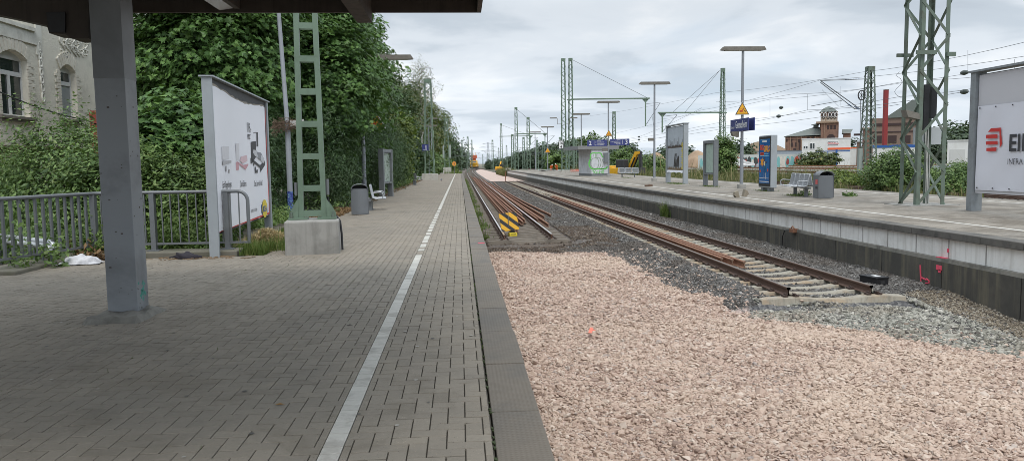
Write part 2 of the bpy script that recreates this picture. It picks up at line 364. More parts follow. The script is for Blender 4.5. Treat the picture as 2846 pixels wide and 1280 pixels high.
# platform edge
edge=thing('platform_edge','dark studded concrete slab edge of the paved platform beside the pink gravel','platform edge',(0,0,0))
b=MB(); b.box(.12,.42,-6,118,-1.6,-.16); b.build('edge_wall',m_darkwall,edge)
def slab_mat():
    global nt,L
    m=M('edge_slab_tactile',(.155,.132,.104),.75,.14,7,dirt=(.10,.094,.084),dsc=1.1,damt=.65,island=.10)
    nt=m.node_tree; L=nt.links.new; t=N('ShaderNodeTexCoord').outputs['Object']
    vo=N('ShaderNodeTexVoronoi'); vo.inputs['Scale'].default_value=38; vo.inputs['Randomness'].default_value=0; L(t,vo.inputs['Vector'])
    bp=N('ShaderNodeBump',invert=True); bp.inputs['Strength'].default_value=.9; bp.inputs['Distance'].default_value=.006
    L(mth('MINIMUM',vo.outputs['Distance'],.45),bp.inputs['Height']); L(bp.outputs[0],nt.nodes['Principled BSDF'].inputs['Normal']); return m
ms=slab_mat(); yy=1.17; k=0; rest=MB()
while yy<118:
    t=MB() if k<60 else rest
    dz=random.uniform(-.004,.004); t.chbox(.159,.45+random.uniform(-.006,.006),yy+.006,yy+1.094,-.16,.004+dz,.008)
    if k<60: t.build('edge_slab',ms,edge)
    yy+=1.1; k+=1
kind(rest.build('edge_slab_run',ms,edge),'stuff')
b=MB()
for q in range(260):                                        # moss and crumbs in the joint along the slabs
    y=2.5+random.random()**1.6*40; r=random.uniform(.004,.011)
    b.cbox((.157+random.uniform(-.005,.005),y,-.006),r*1.6,r*random.uniform(2,5),r,0,random.random(),0)
kind(b.build('joint_moss',M('moss',(.045,.06,.022),.95,.4,60)),'stuff')
# ------------------------------------------------------------------ far platform
ZR=.1
def asph():
    global nt,L
    m=m_asph; nt=m.node_tree; L=nt.links.new; bs=nt.nodes['Principled BSDF']; t=N('ShaderNodeTexCoord').outputs['Object']
    br=N('ShaderNodeTexBrick'); br.inputs['Scale'].default_value=1; br.inputs['Brick Width'].default_value=.2; br.inputs['Row Height'].default_value=.1; br.inputs['Mortar Size'].default_value=.006
    for i,q in ((1,1.),(2,.93),(3,.55)): br.inputs[i].default_value=(q,q,q,1)
    L(t,br.inputs['Vector']); src=bs.inputs['Base Color'].links[0].from_socket
    st=ramp(noise(t,.9,8,.7,.6),[(.42,(.62,.60,.57)),(.56,(1,1,1)),(.7,(1.1,1.09,1.06))]); sp=ramp(noise(t,45,2,.5),[(.28,(.5,.5,.5)),(.36,(1,1,1))])
    L(mixc(.8,mixc(1.,mixc(1.,src,br.outputs[0],'MULTIPLY'),st,'MULTIPLY'),sp,'MULTIPLY'),bs.inputs['Base Color'])
asph()
b=MB(); b.box(9.27,17.3,-8,150,-.3,ZR); kind(b.build('far_platform_paving',m_asph),'structure')
b=MB(); b.box(10.30,10.42,-8,149,ZR+.001,ZR+.005); b.box(16.28,16.40,-8,149,ZR+.001,ZR+.005); kind(b.build('far_painted_line',M('worn_line',(.58,.56,.51),.8,.1,12,dirt=(.38,.36,.32),dsc=3,damt=.4)),'structure')
pw=thing('platform_wall','white panelled platform wall with dark stained base and grey coping','platform wall',(0,0,0))
b=MB(); rst=MB(); 
yy=150;k=0; js=[]
y=-2.72
n=0
while y<150:
    t=MB() if y<92 and y>3 else rst
    t.chbox(8.93+random.uniform(-.008,.008),9.27,y+.004,y+1.016,-.03,ZR+.003+random.uniform(-.003,.003),.012)
    if t is not rst: t.build('coping_slab',m_slab2,pw)
    y+=1.02; n+=1
kind(rst.build('coping_run',m_slab2,pw),'stuff')
y=-2.74; rst=MB()
while y<150:
    t=MB() if y<90 and y>3 else rst
    t.box(9.03+random.uniform(0,.006),9.2,y+.018,y+1.0,-.40,-.03)
    if t is not rst: t.build('wall_panel',m_panel,pw)
    y+=1.02
kind(rst.build('wall_panel_run',m_panel,pw),'stuff')
b=MB(); b.box(9.07,9.26,-8,150,-.55,-.03); b.build('panel_backing',m_darkwall,pw)
b=MB(); b.box(8.94,9.10,-8,150,-.47,-.40); b.build('ledge',m_ledge,pw)
rst=MB(); y=-2.7
while y<150:
    t=MB() if y<62 and y>3 else rst
    t.box(8.935,9.2,y+.006,y+1.014*2-.004,-1.7,-.47)
    if t is not rst: t.build('base_block',m_darkwall,pw)
    y+=2.04
kind(rst.build('base_run',m_darkwall,pw),'stuff')
b=MB(); b.box(8.95,17.3,149.99,150.3,-1.5,ZR-.01); b.build('end_wall',m_darkwall,pw)
b=MB(); b.box(17.28,17.5,-8,150,-1.4,ZR-.004); b.build('back_edge',m_slab2,pw)
# sprayed survey marks
m_spray=M('pink_spray',(.85,.10,.16),.8,.15,40); m_spray2=M('red_spray',(.85,.16,.10),.8,.15,40)
b=MB(); k7=400/1364.
def WQ(a,c,x=8.926): return XP((2446+a*k7)/DS,(560+c*k7)/DS,x)
b.bar(WQ(380,600),WQ(388,795),.012,.03); b.bar(WQ(392,718),WQ(440,740),.012,.025); b.bar(WQ(440,728),WQ(464,750),.012,.025); b.bar(WQ(464,750),WQ(462,770),.012,.025); b.bar(WQ(430,770),WQ(464,770),.012,.022)
b.build('survey_arrow',m_spray,pw)
b=MB(); c=WQ(558,625); b.cbox(c+Vector((-.001,0,0)),.012,.16,.09); b.cbox(c+Vector((-.001,-.02,-.06)),.012,.07,.06); b.cbox(Vector((8.99,c.y,-.398)),.1,.26,.01,0); b.build('survey_blot',m_spray,pw)
c=XP((2446+645*k7)/DS,(560+462*k7)/DS,9.03); b=MB(); b.cbox(c,.014,.05,.07); b.build('survey_dot',m_spray,pw)
# ------------------------------------------------------------------ loose stones
def rocks(name,P,size,mat,faces=20,flat=(.55,.8),sj=.35,smooth=False):
    """P (n,3) places; every stone its own angular splinter"""
    n=len(P)
    if faces==20:
        ph=(1+5**.5)/2; B=np.array([(-1,ph,0),(1,ph,0),(-1,-ph,0),(1,-ph,0),(0,-1,ph),(0,1,ph),(0,-1,-ph),(0,1,-ph),(ph,0,-1),(ph,0,1),(-ph,0,-1),(-ph,0,1)])/1.9
        Fc=np.array([(0,11,5),(0,5,1),(0,1,7),(0,7,10),(0,10,11),(1,5,9),(5,11,4),(11,10,2),(10,7,6),(7,1,8),(3,9,4),(3,4,2),(3,2,6),(3,6,8),(3,8,9),(4,9,5),(2,4,11),(6,2,10),(8,6,7),(9,8,1)])
    else:
        B=np.array([(1,0,0),(-1,0,0),(0,1,0),(0,-1,0),(0,0,1),(0,0,-1)],float); Fc=np.array([(0,2,4),(2,1,4),(1,3,4),(3,0,4),(2,0,5),(1,2,5),(3,1,5),(0,3,5)])
    nv=len(B); V=B[None]*(1+RNG.uniform(-sj,sj,(n,nv,1)))+RNG.uniform(-.18,.18,(n,nv,3))
    sc=np.stack([RNG.uniform(.85,1.35,n),RNG.uniform(.65,1.,n),RNG.uniform(*flat,n)],1)*np.asarray(size).reshape(-1,1)*.5
    V=V*sc[:,None,:]
    a=RNG.uniform(0,2*PI,n); t=RNG.normal(0,.38,n); t2=RNG.normal(0,.38,n)
    ca,sa,ct,st,c2,s2=np.cos(a),np.sin(a),np.cos(t),np.sin(t),np.cos(t2),np.sin(t2)
    x,y,z=V[...,0],V[...,1],V[...,2]
    y,z=y*ct[:,None]-z*st[:,None],y*st[:,None]+z*ct[:,None]
    x,z=x*c2[:,None]+z*s2[:,None],-x*s2[:,None]+z*c2[:,None]
    x,y=x*ca[:,None]-y*sa[:,None],x*sa[:,None]+y*ca[:,None]
    V=np.stack([x,y,z],-1)+P[:,None,:]
    Fa=(Fc[None]+(np.arange(n)*nv)[:,None,None]).reshape(-1,3)
    return npmesh(name,V.reshape(-1,3),Fa,mat)
def stonemat(name,stops,patch=None,psc=1.2,pamt=.6,rough=.9):
    global nt,L
    m=bpy.data.materials.new(name); m.use_nodes=True; nt=m.node_tree; L=nt.links.new; b=nt.nodes['Principled BSDF']; b.inputs['Roughness'].default_value=rough; b.inputs['Specular IOR Level'].default_value=.3
    g=N('ShaderNodeNewGeometry'); c=ramp(g.outputs['Random Per Island'],stops,'LINEAR'); t=N('ShaderNodeTexCoord').outputs['Object']
    c=mixc(mth('MULTIPLY',noise(t,60,4),.35),c,tuple(.55*q for q in stops[len(stops)//2][1]))
    if patch: c=mixc(mth('MULTIPLY',ramp(noise(t,psc,6,.6,.3),[(.45,(0,0,0)),(.62,(1,1,1))]),pamt),c,patch)
    L(c,b.inputs['Base Color']); return m
PK=[(0,(.21,.15,.12)),(.14,(.375,.268,.212)),(.4,(.485,.36,.288)),(.65,(.545,.415,.333)),(.85,(.525,.42,.345)),(.94,(.66,.555,.47)),(1,(.30,.26,.24))]
PKm=stonemat('pink_stone',PK,patch=(.57,.455,.36),psc=.28,pamt=.45)
DKm=stonemat('dark_stone',[(0,(.055,.05,.046)),(.35,(.105,.098,.09)),(.65,(.158,.147,.134)),(.88,(.16,.155,.148)),(.96,(.27,.26,.24)),(1,(.42,.40,.38))],patch=(.10,.078,.06),psc=.7,pamt=.5)
GRm=stonemat('greenish_stone',[(0,(.15,.15,.125)),(.4,(.275,.27,.23)),(.75,(.39,.375,.325)),(1,(.54,.51,.45))],patch=(.24,.20,.15),psc=1.,pamt=.45)
RBm=stonemat('rubble_beige',[(0,(.12,.10,.075)),(.4,(.24,.20,.15)),(.75,(.34,.29,.22)),(1,(.45,.42,.36))],patch=(.15,.12,.085),psc=1.1,pamt=.5)
BRm=stonemat('brown_stone',[(0,(.045,.033,.026)),(.4,(.10,.075,.056)),(.75,(.16,.122,.092)),(.95,(.22,.18,.14)),(1,(.34,.3,.26))],patch=(.075,.058,.045),psc=.9,pamt=.5)
def scatter(x0,x1,y0,y1,dens):
    n=int((x1-x0)*(y1-y0)*dens); x=RNG.uniform(x0,x1,n); y=RNG.uniform(y0,y1,n)
    k=(x*1.02<y*.80+.6)&(x>.42); return x[k],y[k]          # only what this side of the bed can show
def place(x,y,lift): return np.stack([x,y,gh(x,y)+lift],1)
def on_sleeper(x,y): 
    a=(np.abs(x-6.49)<np.where(y<13.2,1.33,1.08))&(y>12.75)&(y<99)&(np.abs((y-12.95+.3)%.6-.3)<.115)
    b=(np.abs(x-lcx(y))<1.33)&(y>23.6)&(np.abs((y-23.95+.3)%.6-.3)<.12)
    return a|b
def lowmid(x,y,d=.055):                                     # ballast lies a little lower between the rails
    lc=lcx(y); a=(np.abs(x-6.49)<1.25)&(y>12.8)&(y<99); b=(np.abs(x-lc)<1.25)&(y>23.6); return np.where(b,-d*.35,np.where(a,-d*.1,0))
# pink crushed stone
for (y0,y1,dn,sz,fc) in ((2.6,7,2400,.038,20),(7,11,1800,.042,20),(11,16,1150,.05,8),(16,22.8,850,.055,8)):
    x,y=scatter(.4,9.2,y0,y1,dn*1.6); pe=x-pink_edge(y); k=pinkness(x,y)|((y<12.6)|(pe<1.2))&(RNG.random(len(x))<.30*np.exp(-np.maximum(pe,0)/.55))&(y<22); x,y=x[k],y[k]
    kind(rocks('pink_gravel',place(x,y,RNG.uniform(-.02,.024,len(x))),sz*RNG.lognormal(0,.33,len(x)),PKm,fc,flat=(.38,.7)),'stuff')
# grey stone in front of the right-hand track, dark ballast, brown ballast
def klass(x,y):
    j=.35*vnoise(x*2.4,y*2.2,1.2)
    grey=((y<12.9+j)&(x>4.4))
    lc=lcx(y)
    br=((x>8.15+.5*j)&(y<13.5))|(((x<lc+1.0+j)|((x<4.9+.6*j)&(y<29)&(y>23+2*j)))&(y>22))|((np.abs(x-6.49)<1.15)&(y>50)&(y<103))
    return grey,br
for (y0,y1,dn,sz,fc) in ((7.5,16,1250,.052,20),(16,30,700,.062,8),(30,55,330,.075,8),(55,103,110,.11,8)):
    x,y=scatter(.45,8.98,y0,y1,dn*1.35); k=~pinkness(x,y)&~on_sleeper(x,y); x,y=x[k],y[k]
    g,br=klass(x,y); lf=RNG.uniform(-.015,.02,len(x))+lowmid(x,y); s=sz*RNG.lognormal(0,.25,len(x))*np.where((x>8.0)&(y<14),.62,1.)
    rnd=RNG.random(len(x)); g2=g&(rnd<.82); br2=br&~g2&(rnd<.9); dk=~g2&~br2
    # keep the space under the running rails clear
    rb=(x>8.0)&(y<13.6); 
    for nm,kk,mt in (('rubble_stones',(br2|g2)&rb,RBm),('grey_ballast',g2&~rb,GRm),('brown_ballast',br2&~rb,BRm),('dark_ballast',dk,DKm)):
        if kk.sum()>5: kind(rocks(nm,place(x[kk],y[kk],lf[kk]),s[kk],mt,fc,flat=(.5,.85)),'stuff')
# ------------------------------------------------------------------ rails and tracks
RP=[(.0625,0),(.0625,.011),(.014,.028),(.0085,.045),(.0085,.10),(.014,.112),(.0335,.122),(.0345,.143),(.028,.153)]
RP=RP+[(-a,c) for a,c in RP[::-1]]
def rail_mb(pts,z0,top=1,mi=0):
    """flat-bottomed rail swept along plan points (x,y) or (x,y,dz)"""
    b=MB(); P=[Vector((p[0],p[1],z0+(p[2] if len(p)>2 else 0))) for p in pts]; n=len(RP); vs=[]
    for i,p in enumerate(P):
        d=(P[min(i+1,len(P)-1)]-P[max(i-1,0)]).normalized(); x=Vector((d.y,-d.x,0)).normalized(); vs+=[p+x*a+Vector((0,0,c)) for a,c in RP]
    fs=[];ms=[]
    for i in range(len(P)-1):
        for k in range(n):
            fs.append((i*n+k,i*n+(k+1)%n,(i+1)*n+(k+1)%n,(i+1)*n+k)); ms.append(top if k==n//2-1 else mi)
    b.v=vs; b.f=fs; b.m=ms; b.sm=[False]*len(fs)
    b.add(vs[:n],[tuple(range(n))],2); b.add(vs[-n:],[tuple(range(n))[::-1]],2); return b
def sleeper_mb(L2=1.3,conc=True):
    b=MB(); xs=[-L2,-L2+.03,-1.0,-.86,-.62,-.45,-.2,0,.2,.45,.62,.86,1.0,L2-.03,L2]; vs=[]
    for x in xs:
        a=abs(x); t=0. if .62<=a<=.9 else -.02*(a-.9)/.4 if a>.9 else -.05*(1-(a/.62)**2); e=.02 if a>=L2-.001 else 0
        w=.105 if a>.5 else .085; zt=t-e; vs+=[(x,-.15,-.215),(x,-.14,-.15),(x,-w,zt-.012),(x,-w+.015,zt),(x,w-.015,zt),(x,w,zt-.012),(x,.14,-.15),(x,.15,-.215)]
    n=8; fs=[]
    for i in range(len(xs)-1):
        for k in range(n): fs.append((i*n+k,i*n+(k+1)%n,(i+1)*n+(k+1)%n,(i+1)*n+k))
    fs.append(tuple(range(n))); fs.append(tuple(range((len(xs)-1)*n,len(xs)*n))[::-1]); b.add(vs,fs,0)
    for s in (-1,1):
        for q in (-1,1):
            c=s*.7525+q*.1; b.cbox((c,0,.018),.075,.13,.03,1); b.cbox((c-q*.015,0,.042),.03,.05,.03,1); b.tube([(c,-.05,.035),(c-q*.03,-.055,.05),(c-q*.04,0,.045),(c-q*.03,.055,.05),(c,.05,.035)],.009,5,1,False)
    return b
def track(name,label,cxf,y0,y1,z,msl,top,n_parts=100,step=.6,detail=True,lo=-.75):
    t=thing(name,label,'railway track',(0,0,0)); ys=[y0+.05]
    st=2.0
    while ys[-1]<y1: ys.append(min(y1,ys[-1]+st)); st=min(st*1.25,8)
    for s in (-.7525,.7525): rail_mb([(float(cxf(q))+s,q) for q in ys],z,1).build('rail',[m_railside,top,m_rust],t)
    sm=sleeper_mb(); first=None; rest=MB(); k=0; y=y0+(.0 if detail else .0)
    while y<y1:
        c=float(cxf(y)); 
        if k<n_parts:
            if first is None: o=first=sm.build('sleeper',[msl,m_clip],t)
            else: o=first.copy(); COL.objects.link(o); o.parent=t
            o.location=(c+random.uniform(-.015,.015),y,z-.002); o.rotation_euler=(0,0,random.gauss(0,.006))
        else: rest.box(c-1.3,c+1.3,y-.1,y+.1,z-.2,z-.004)
        y+=step; k+=1
    if rest.v: kind(rest.build('sleeper_run',msl,t),'stuff')
    return t
ZF=-.92
trL=track('railway_track','shiny railed track on old brown sleepers beside the paved platform edge',lcx,23.95,395,ZF,m_sleeper_o,m_shine)
trR=track('railway_track','brown railed track on pale concrete sleepers cut off beside the white platform wall',lambda y:6.49+0*y,12.95,98,ZF,m_sleeper,m_railtop)
def loose(pts,z,label,group):
    x=[p[1] for p in pts][::-1]; ys=np.linspace(pts[-1][1],pts[0][1],26)
    # smooth curve through the points
    cx=np.polyfit([p[1] for p in pts],[p[0] for p in pts],len(pts)-1); P=[(float(np.polyval(cx,q)),float(q)) for q in ys]
    if P[0][1]>P[-1][1]: P=P[::-1]
    o=rail_mb(P,z,0).build('loose_rail',[m_rust,m_rust,m_rustlight]); return tag(o,label,'rail',group)
gl='loose rusty rails laid along the tracks'
zl=ZF+.012
loose([(2.0,146),(1.93,80),(1.94,26.3)],zl,'loose rusty rail ending right behind the yellow and black stop board',gl)
loose([(1.96,131),(2.08,80),(2.23,30.2)],zl,'loose rusty rail partly hidden by the top right corner of the stop board',gl)
loose([(2.2,128),(2.2,80),(2.37,29.4)],zl,'loose rusty rail in the middle of the three ending between stop board and running rail',gl)
loose([(2.45,135),(2.4,80),(2.53,30.3)],zl,'loose rusty rail inside the track closest to its shiny right running rail',gl)
loose([(2.5,120),(2.75,70),(2.64,33.0)],zl+.02,'loose rusty rail pressed against the inner side of the shiny right running rail',gl)
loose([(3.2,128),(3.15,80),(3.12,31.0)],ZF-.03,'loose rusty rail just outside the shiny right running rail with a bolted end',gl)
loose([(3.35,112),(3.22,70),(3.27,28.5)],ZF-.03,'loose rusty rail reaching nearest to the camera outside the shiny track',gl)
loose([(3.5,92),(3.45,60),(3.58,32.75)],ZF-.03,'loose rusty rail second from the dark ballast strip',gl)
loose([(4.25,98),(3.72,66),(4.0,33.9)],ZF-.05,'loose rusty rail bordering the dark ballast strip between the tracks',gl)
loose([(6.0,51.2),(6.0,35),(5.99,17.2)],ZF+.004,'loose rusty rail on pale sleepers right beside the left running rail',gl)
loose([(6.2,51.6),(6.16,35),(6.13,16.9)],ZF+.004,'loose rusty rail between two others on the pale sleepers',gl)
loose([(6.36,52),(6.30,35),(6.26,16.5)],ZF+.004,'loose rusty rail on pale sleepers closest to the middle of the track',gl)
# ------------------------------------------------------------------ canopy over the paved platform
YE=9.25; ZE=Y(760,31,YE).z; XE=Y(1204,20,YE).x
can=thing('platform_canopy','dark timber platform canopy carried by a grey steel column, overhead in the foreground','canopy',(0,0,0))
b=MB(); b.box(-6.8,XE,1.6,YE,ZE+.34,ZE+.46); b.build('roof_deck',m_dark,can)  # unseen rear and left edges cut short to let daylight onto the paving
b=MB(); b.box(-6.8,XE+.03,YE,YE+.05,ZE,ZE+.42); b.build('front_fascia',m_wood,can)
b=MB(); b.box(XE-.02,XE+.03,1.6,YE-.002,ZE,ZE+.42); b.build('side_fascia',m_wood,can)
b=MB()
y=YE-.02
while y>1.8: b.box(-6.8,XE-.022,y-.19,y,ZE+.30,ZE+.338); y-=.2
b.build('soffit_boards',m_wood,can)
b=MB(); p0=Y(488,1,YE-.45);
b.add([Y(553,31,YE-.01)+Vector((0,0,.02)),Y(590,25,YE-.01)+Vector((0,0,.02)),Y(540,-40,YE-1.4)+Vector((0,0,.03)),Y(440,-40,YE-1.4)+Vector((0,0,.03))],[(0,1,2,3)]); b.build('painted_daylight_board',M('painted_daylight',(.55,.56,.58),.4,.2,60),can)  # opaque pale board; its colour stands in for daylight through a meshed gap
for xa,xb,zb,ye in ((Y(898,58,YE).x,Y(936,58,YE).x,Y(915,57,YE).z,YE+.02),(Y(592,25,YE).x,Y(606,25,YE).x,ZE+.03,YE-.01),(-6.3,-6.05,ZE-.05,YE-.01)):
    b=MB(); b.box(xa,xb,1.6,ye,zb,ZE+.29); b.build('purlin',m_wood,can)
yb=8.0
sil=[(-60,-60),(-60,30),(0,42),(130,71),(137,93),(180,95),(197,107),(246,107),(246,-60)]
q=[Y(a/DS,c/DS,yb) for a,c in sil]
b=MB(); b.prism([(p.x,p.z) for p in q],yb,yb+.28,'y'); b.build('cantilever_beam',m_wood,can)
q=[Y(a/DS,c/DS,yb-.004) for a,c in ((132,36),(184,36),(184,92),(140,90))]
b=MB(); b.prism([(p.x,p.z) for p in q],yb-.03,yb-.002,'y'); b.build('pocket_shade_plate',m_black,can)  # raised black plate painted in for the shade of a beam recess
b=MB(); zt=ZE+.3
b.chbox(-3.555,-3.262,7.85,8.13,.045,zt,.008,0); b.box(-3.552,-3.265,7.846,7.851,.9,.905,0)
col=b.build('column',M('column_paint',(.26,.275,.29),.42,.06,1.2,dirt=(.115,.12,.125),dsc=.9,damt=.6,bump=.05,bsc=70),can)
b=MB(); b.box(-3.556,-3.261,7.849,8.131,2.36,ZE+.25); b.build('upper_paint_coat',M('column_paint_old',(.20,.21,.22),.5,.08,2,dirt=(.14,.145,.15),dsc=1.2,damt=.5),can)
b=MB(); random.seed(21)
for k in range(26): c=random.gauss(7.99,.035); z=random.gauss(.22,.05); b.box(-3.2615,-3.2612+.0006*(k%3),c-.012,c+.012,z-.02*random.random()-.005,z+.012)
b.build('teal_smear',M('teal_paint',(.08,.30,.24),.7,.2,30),can)
b=MB()
for k in range(34):
    z=.06+random.random()**2*2.2; y_=7.849 if k%2 else 7.85; 
    if k%2: x=random.uniform(-3.54,-3.28); w=random.uniform(.003,.012); b.box(x-w,x+w,7.8488,7.8495,z-w*.6,z+w*.6)
    else: y2=random.uniform(7.87,8.11); w=random.uniform(.003,.010); b.box(-3.2615,-3.2608,y2-w,y2+w,z-w,z+w)
kind(b.build('paint_chips',M('chip_dark',(.07,.055,.045),.8,.3,30),can),'stuff')
b=MB(); bm=bmesh.new(); bmesh.ops.create_grid(bm,x_segments=10,y_segments=12,size=.5)
for v in bm.verts:
    x,y=v.co.x,v.co.y; e=max(abs(x),abs(y)); n=.05*math.sin(9*x+4*y)+.04*math.sin(13*y-5*x)
    v.co=Vector((x*(.56+n*.5)-3.37,y*(.70+n*.4)+7.83,(.055 if e<.45 else -.01)+.012*math.sin(17*x+11*y)))
b.frombm(bm,0); b.build('column_footing',M('footing_stone',(.21,.20,.175),.9,.3,9,dirt=(.11,.105,.09),dsc=4,damt=.7,bump=.4),can)
# ------------------------------------------------------------------ pale stucco house on the left
HX=-16.
m_stucco=M('stucco',(.82,.775,.67),.95,.09,5,dirt=(.55,.52,.45),dsc=.8,damt=.5,bump=.6,bsc=14,bumpd=.03)
m_smooth=M('stucco_smooth',(.82,.80,.73),.9,.07,3,dirt=(.45,.43,.37),dsc=1.2,damt=.5,bump=.1)
m_brickl=M('pale_brick',(.78,.735,.64),.9,.1,9,dirt=(.60,.55,.46),dsc=2,damt=.5,bump=.3,island=.06)
m_brown=M('brown_moulding',(.14,.085,.065),.7,.15,5)
hs=thing('stucco_house','old cream stucco house with arched white windows behind the bushes','house',(0,0,0))
def hp(px,py): return XP(px/DS,py/DS,HX)
wins=[]
for (l,r,t,sp,bt) in ((7,83,143,160,319),(174,216,183,195,328)):
    a=hp(l,bt);c=hp(r,bt); zt=hp((l+r)/2,t).z; zs=zt-.28; wins.append((a.y,c.y,min(a.z,c.z)*.5+a.z*.5,zs,zt))
ZB,ZT=-1.,13.; y0=18.; b=MB(); cur=y0
for (ya,yc,zb,zs,zt) in wins:
    b.box(HX-.4,HX,cur,ya,ZB,ZT); b.box(HX-.4,HX,ya,yc,ZB,zb); b.box(HX-.4,HX,ya,yc,zt+.02,ZT)
    n=10; arc=[(ya+(yc-ya)*k/n, zs+(zt-zs)*math.sin(PI*k/n)**.8) for k in range(n+1)]
    for k in range(n): b.prism([arc[k],arc[k+1],(arc[k+1][0],zt+.02),(arc[k][0],zt+.02)],HX-.4,HX,'x')
    cur=yc
b.box(HX-.4,HX,cur,43,ZB,ZT); b.box(HX-9,HX-.4,18,43,ZB,ZT); b.build('wall',m_stucco,hs)
b=MB(); b.prism([(HX-9.3,ZT),(HX+.4,ZT),(HX-4.4,ZT+3)],17.6,43.4,'y'); b.build('roof',M('roof_tile',(.17,.08,.06),.8,.2,4),hs)
for i,(ya,yc,zb,zs,zt) in enumerate(wins):
    w=MB(); xi=HX-.22; fw=.075
    w.box(xi-.05,xi+.03,ya,ya+fw,zb,zt); w.box(xi-.05,xi+.03,yc-fw,yc,zb,zt); w.box(xi-.05,xi+.031,ya+fw,yc-fw,zb,zb+fw); w.box(xi-.05,xi+.031,ya+fw,yc-fw,zs-.02,zt)
    zm=zb+(zt-zb)*.66; w.box(xi-.05,xi+.04,ya+fw,yc-fw,zm-.08,zm+.08)
    if i==0: w.box(xi-.05,xi+.045,(ya+yc)/2-.06,(ya+yc)/2+.06,zb+fw,zm-.08)
    wo=w.build('window',m_wpaint,hs)
    p=MB(); p.box(xi-.03,xi-.01,ya+fw,yc-fw,zm+.08,zs-.02); (p.box(xi-.03,xi-.01,ya+fw,yc-fw,zb+fw,zm-.08) if i==0 else None); p.build('pane',m_glass,wo)
    if i==0:
        c=MB(); 
        for k in range(14):
            y=ya+.12+k*(yc-ya-.24)/13; c.box(xi-.12,xi-.09+.02*(k%2),y-.05,y+.05,zb+.1,zm-.15)
        c.build('curtain',M('curtain',(.16,.20,.25),.9,.3,5),wo)
    else: c=MB(); c.box(xi-.02,xi+.0,ya+fw,yc-fw,zb+fw,zm-.08); c.build('roller_blind',M('grey_blind',(.33,.35,.36),.6,.05,3),wo)
    s=MB(); s.box(HX-.22,HX+.14,ya-.25,yc+.25,zb-.10,zb-.002); s.box(HX,HX+.08,ya-.2,yc+.2,zb-.2,zb-.102); s.build('sill',M('sill_stone',(.22,.2,.17),.9,.2,5),wo)
    q=MB(); k=0; z=zb+.02
    while z<zs-.05:                       # toothed brick jambs
        for side in (-1,1):
            L_=.42 if k%2 else .27; e=ya if side<0 else yc
            q.chbox(HX+.001,HX+.035,min(e,e+side*L_),max(e,e+side*L_),z,z+.115,.008)
        z+=.125;k+=1
    n=9; R0=1.
    for k in range(n):                    # arch stones
        a0=k/n;a1=(k+1)/n; f=lambda a,h:(ya-.25*h+(yc-ya+.5*h)*a, zs+(zt-zs)*math.sin(PI*a)**.8+.02+h*(.38+.12*math.sin(PI*a)))
        q.prism([f(a0+.01,0),f(a1-.01,0),f(a1-.01,1),f(a0+.01,1)],HX+.001,HX+.045,'x')
    q.build('window_surround',m_brickl,wo)
b=MB(); za=hp(20,66).z; zc=hp(20,104).z
b.box(HX+.001,HX+.06,18,hp(97,100).y,zc,za+.05); b.box(HX+.06,HX+.13,18,hp(90,80).y,za-.02,za+.12); b.box(HX+.001,HX+.05,hp(97,100).y,hp(112,100).y,zc-.35,za+.9); b.build('cornice_band',m_smooth,hs)
b=MB()
for k in range(7):
    c=hp(107+k*1.9,133+k*22.5); 
    b.tube([(HX+.03,c.y+.085*math.cos(a),c.z+.22*math.sin(a)) for a in [2*PI*j/12 for j in range(12)]],.035,6,0,False,True)
b.build('bead_ornament',m_smooth,hs)
b=MB()
for k in range(70):                       # vine-like stucco relief beside the second window
    c=hp(random.uniform(168,246),random.uniform(100,160)); a=random.random()*PI
    b.cbox(c+Vector((.02,0,0)),.05,random.uniform(.06,.16),random.uniform(.03,.06),0,0,.012)
for k in range(5):
    p=[hp(172+k*16+9*math.sin(j*.9+k),158-j*9) for j in range(7)]; b.tube([q+Vector((.02,0,0)) for q in p],.025,5)
b.build('stucco_relief',m_smooth,hs)
b=MB(); zz=hp(20,412).z; b.box(HX+.001,HX+.1,18,43,zz-.18,zz+.06); b.box(HX+.1,HX+.17,18,43,zz-.02,zz+.1); b.build('string_course',m_brown,hs)
b=MB(); A=Y(-30,218,19.);B=Y(216,302,24.); C_=Y(470,404,29)
b.tube([A.lerp(B,t)+Vector((0,0,-.1*4*t*(1-t))) for t in [k/8 for k in range(9)]]+[C_],.018,6); tag(b.build('overhead_cable',m_black),'black overhead cable running in front of the cream stucco house','cable')
# small timber framed outbuilding glimpsed between the shrubs
ob=thing('timber_outbuilding','red and white outbuilding with brown timber posts glimpsed through the shrubs','outbuilding',(-9.9,26.6,0))
b=MB(); b.box(-2.3,2.,0,3,-.3,2.1); b.build('white_wall',m_wpaint,ob)
b=MB(); b.box(-2.3,-.7,-.12,-.02,1.9,3.4); b.box(-2.4,2.1,-.02,3.1,2.1,2.3); b.build('red_wall',M('faded_red_wall',(.27,.055,.04),.8,.15,3),ob)
for x in (-.15,1.4): b=MB(); b.box(x-.12,x+.12,-.12,-.003,-.3,2.1); b.build('timber_post',m_brown,ob)
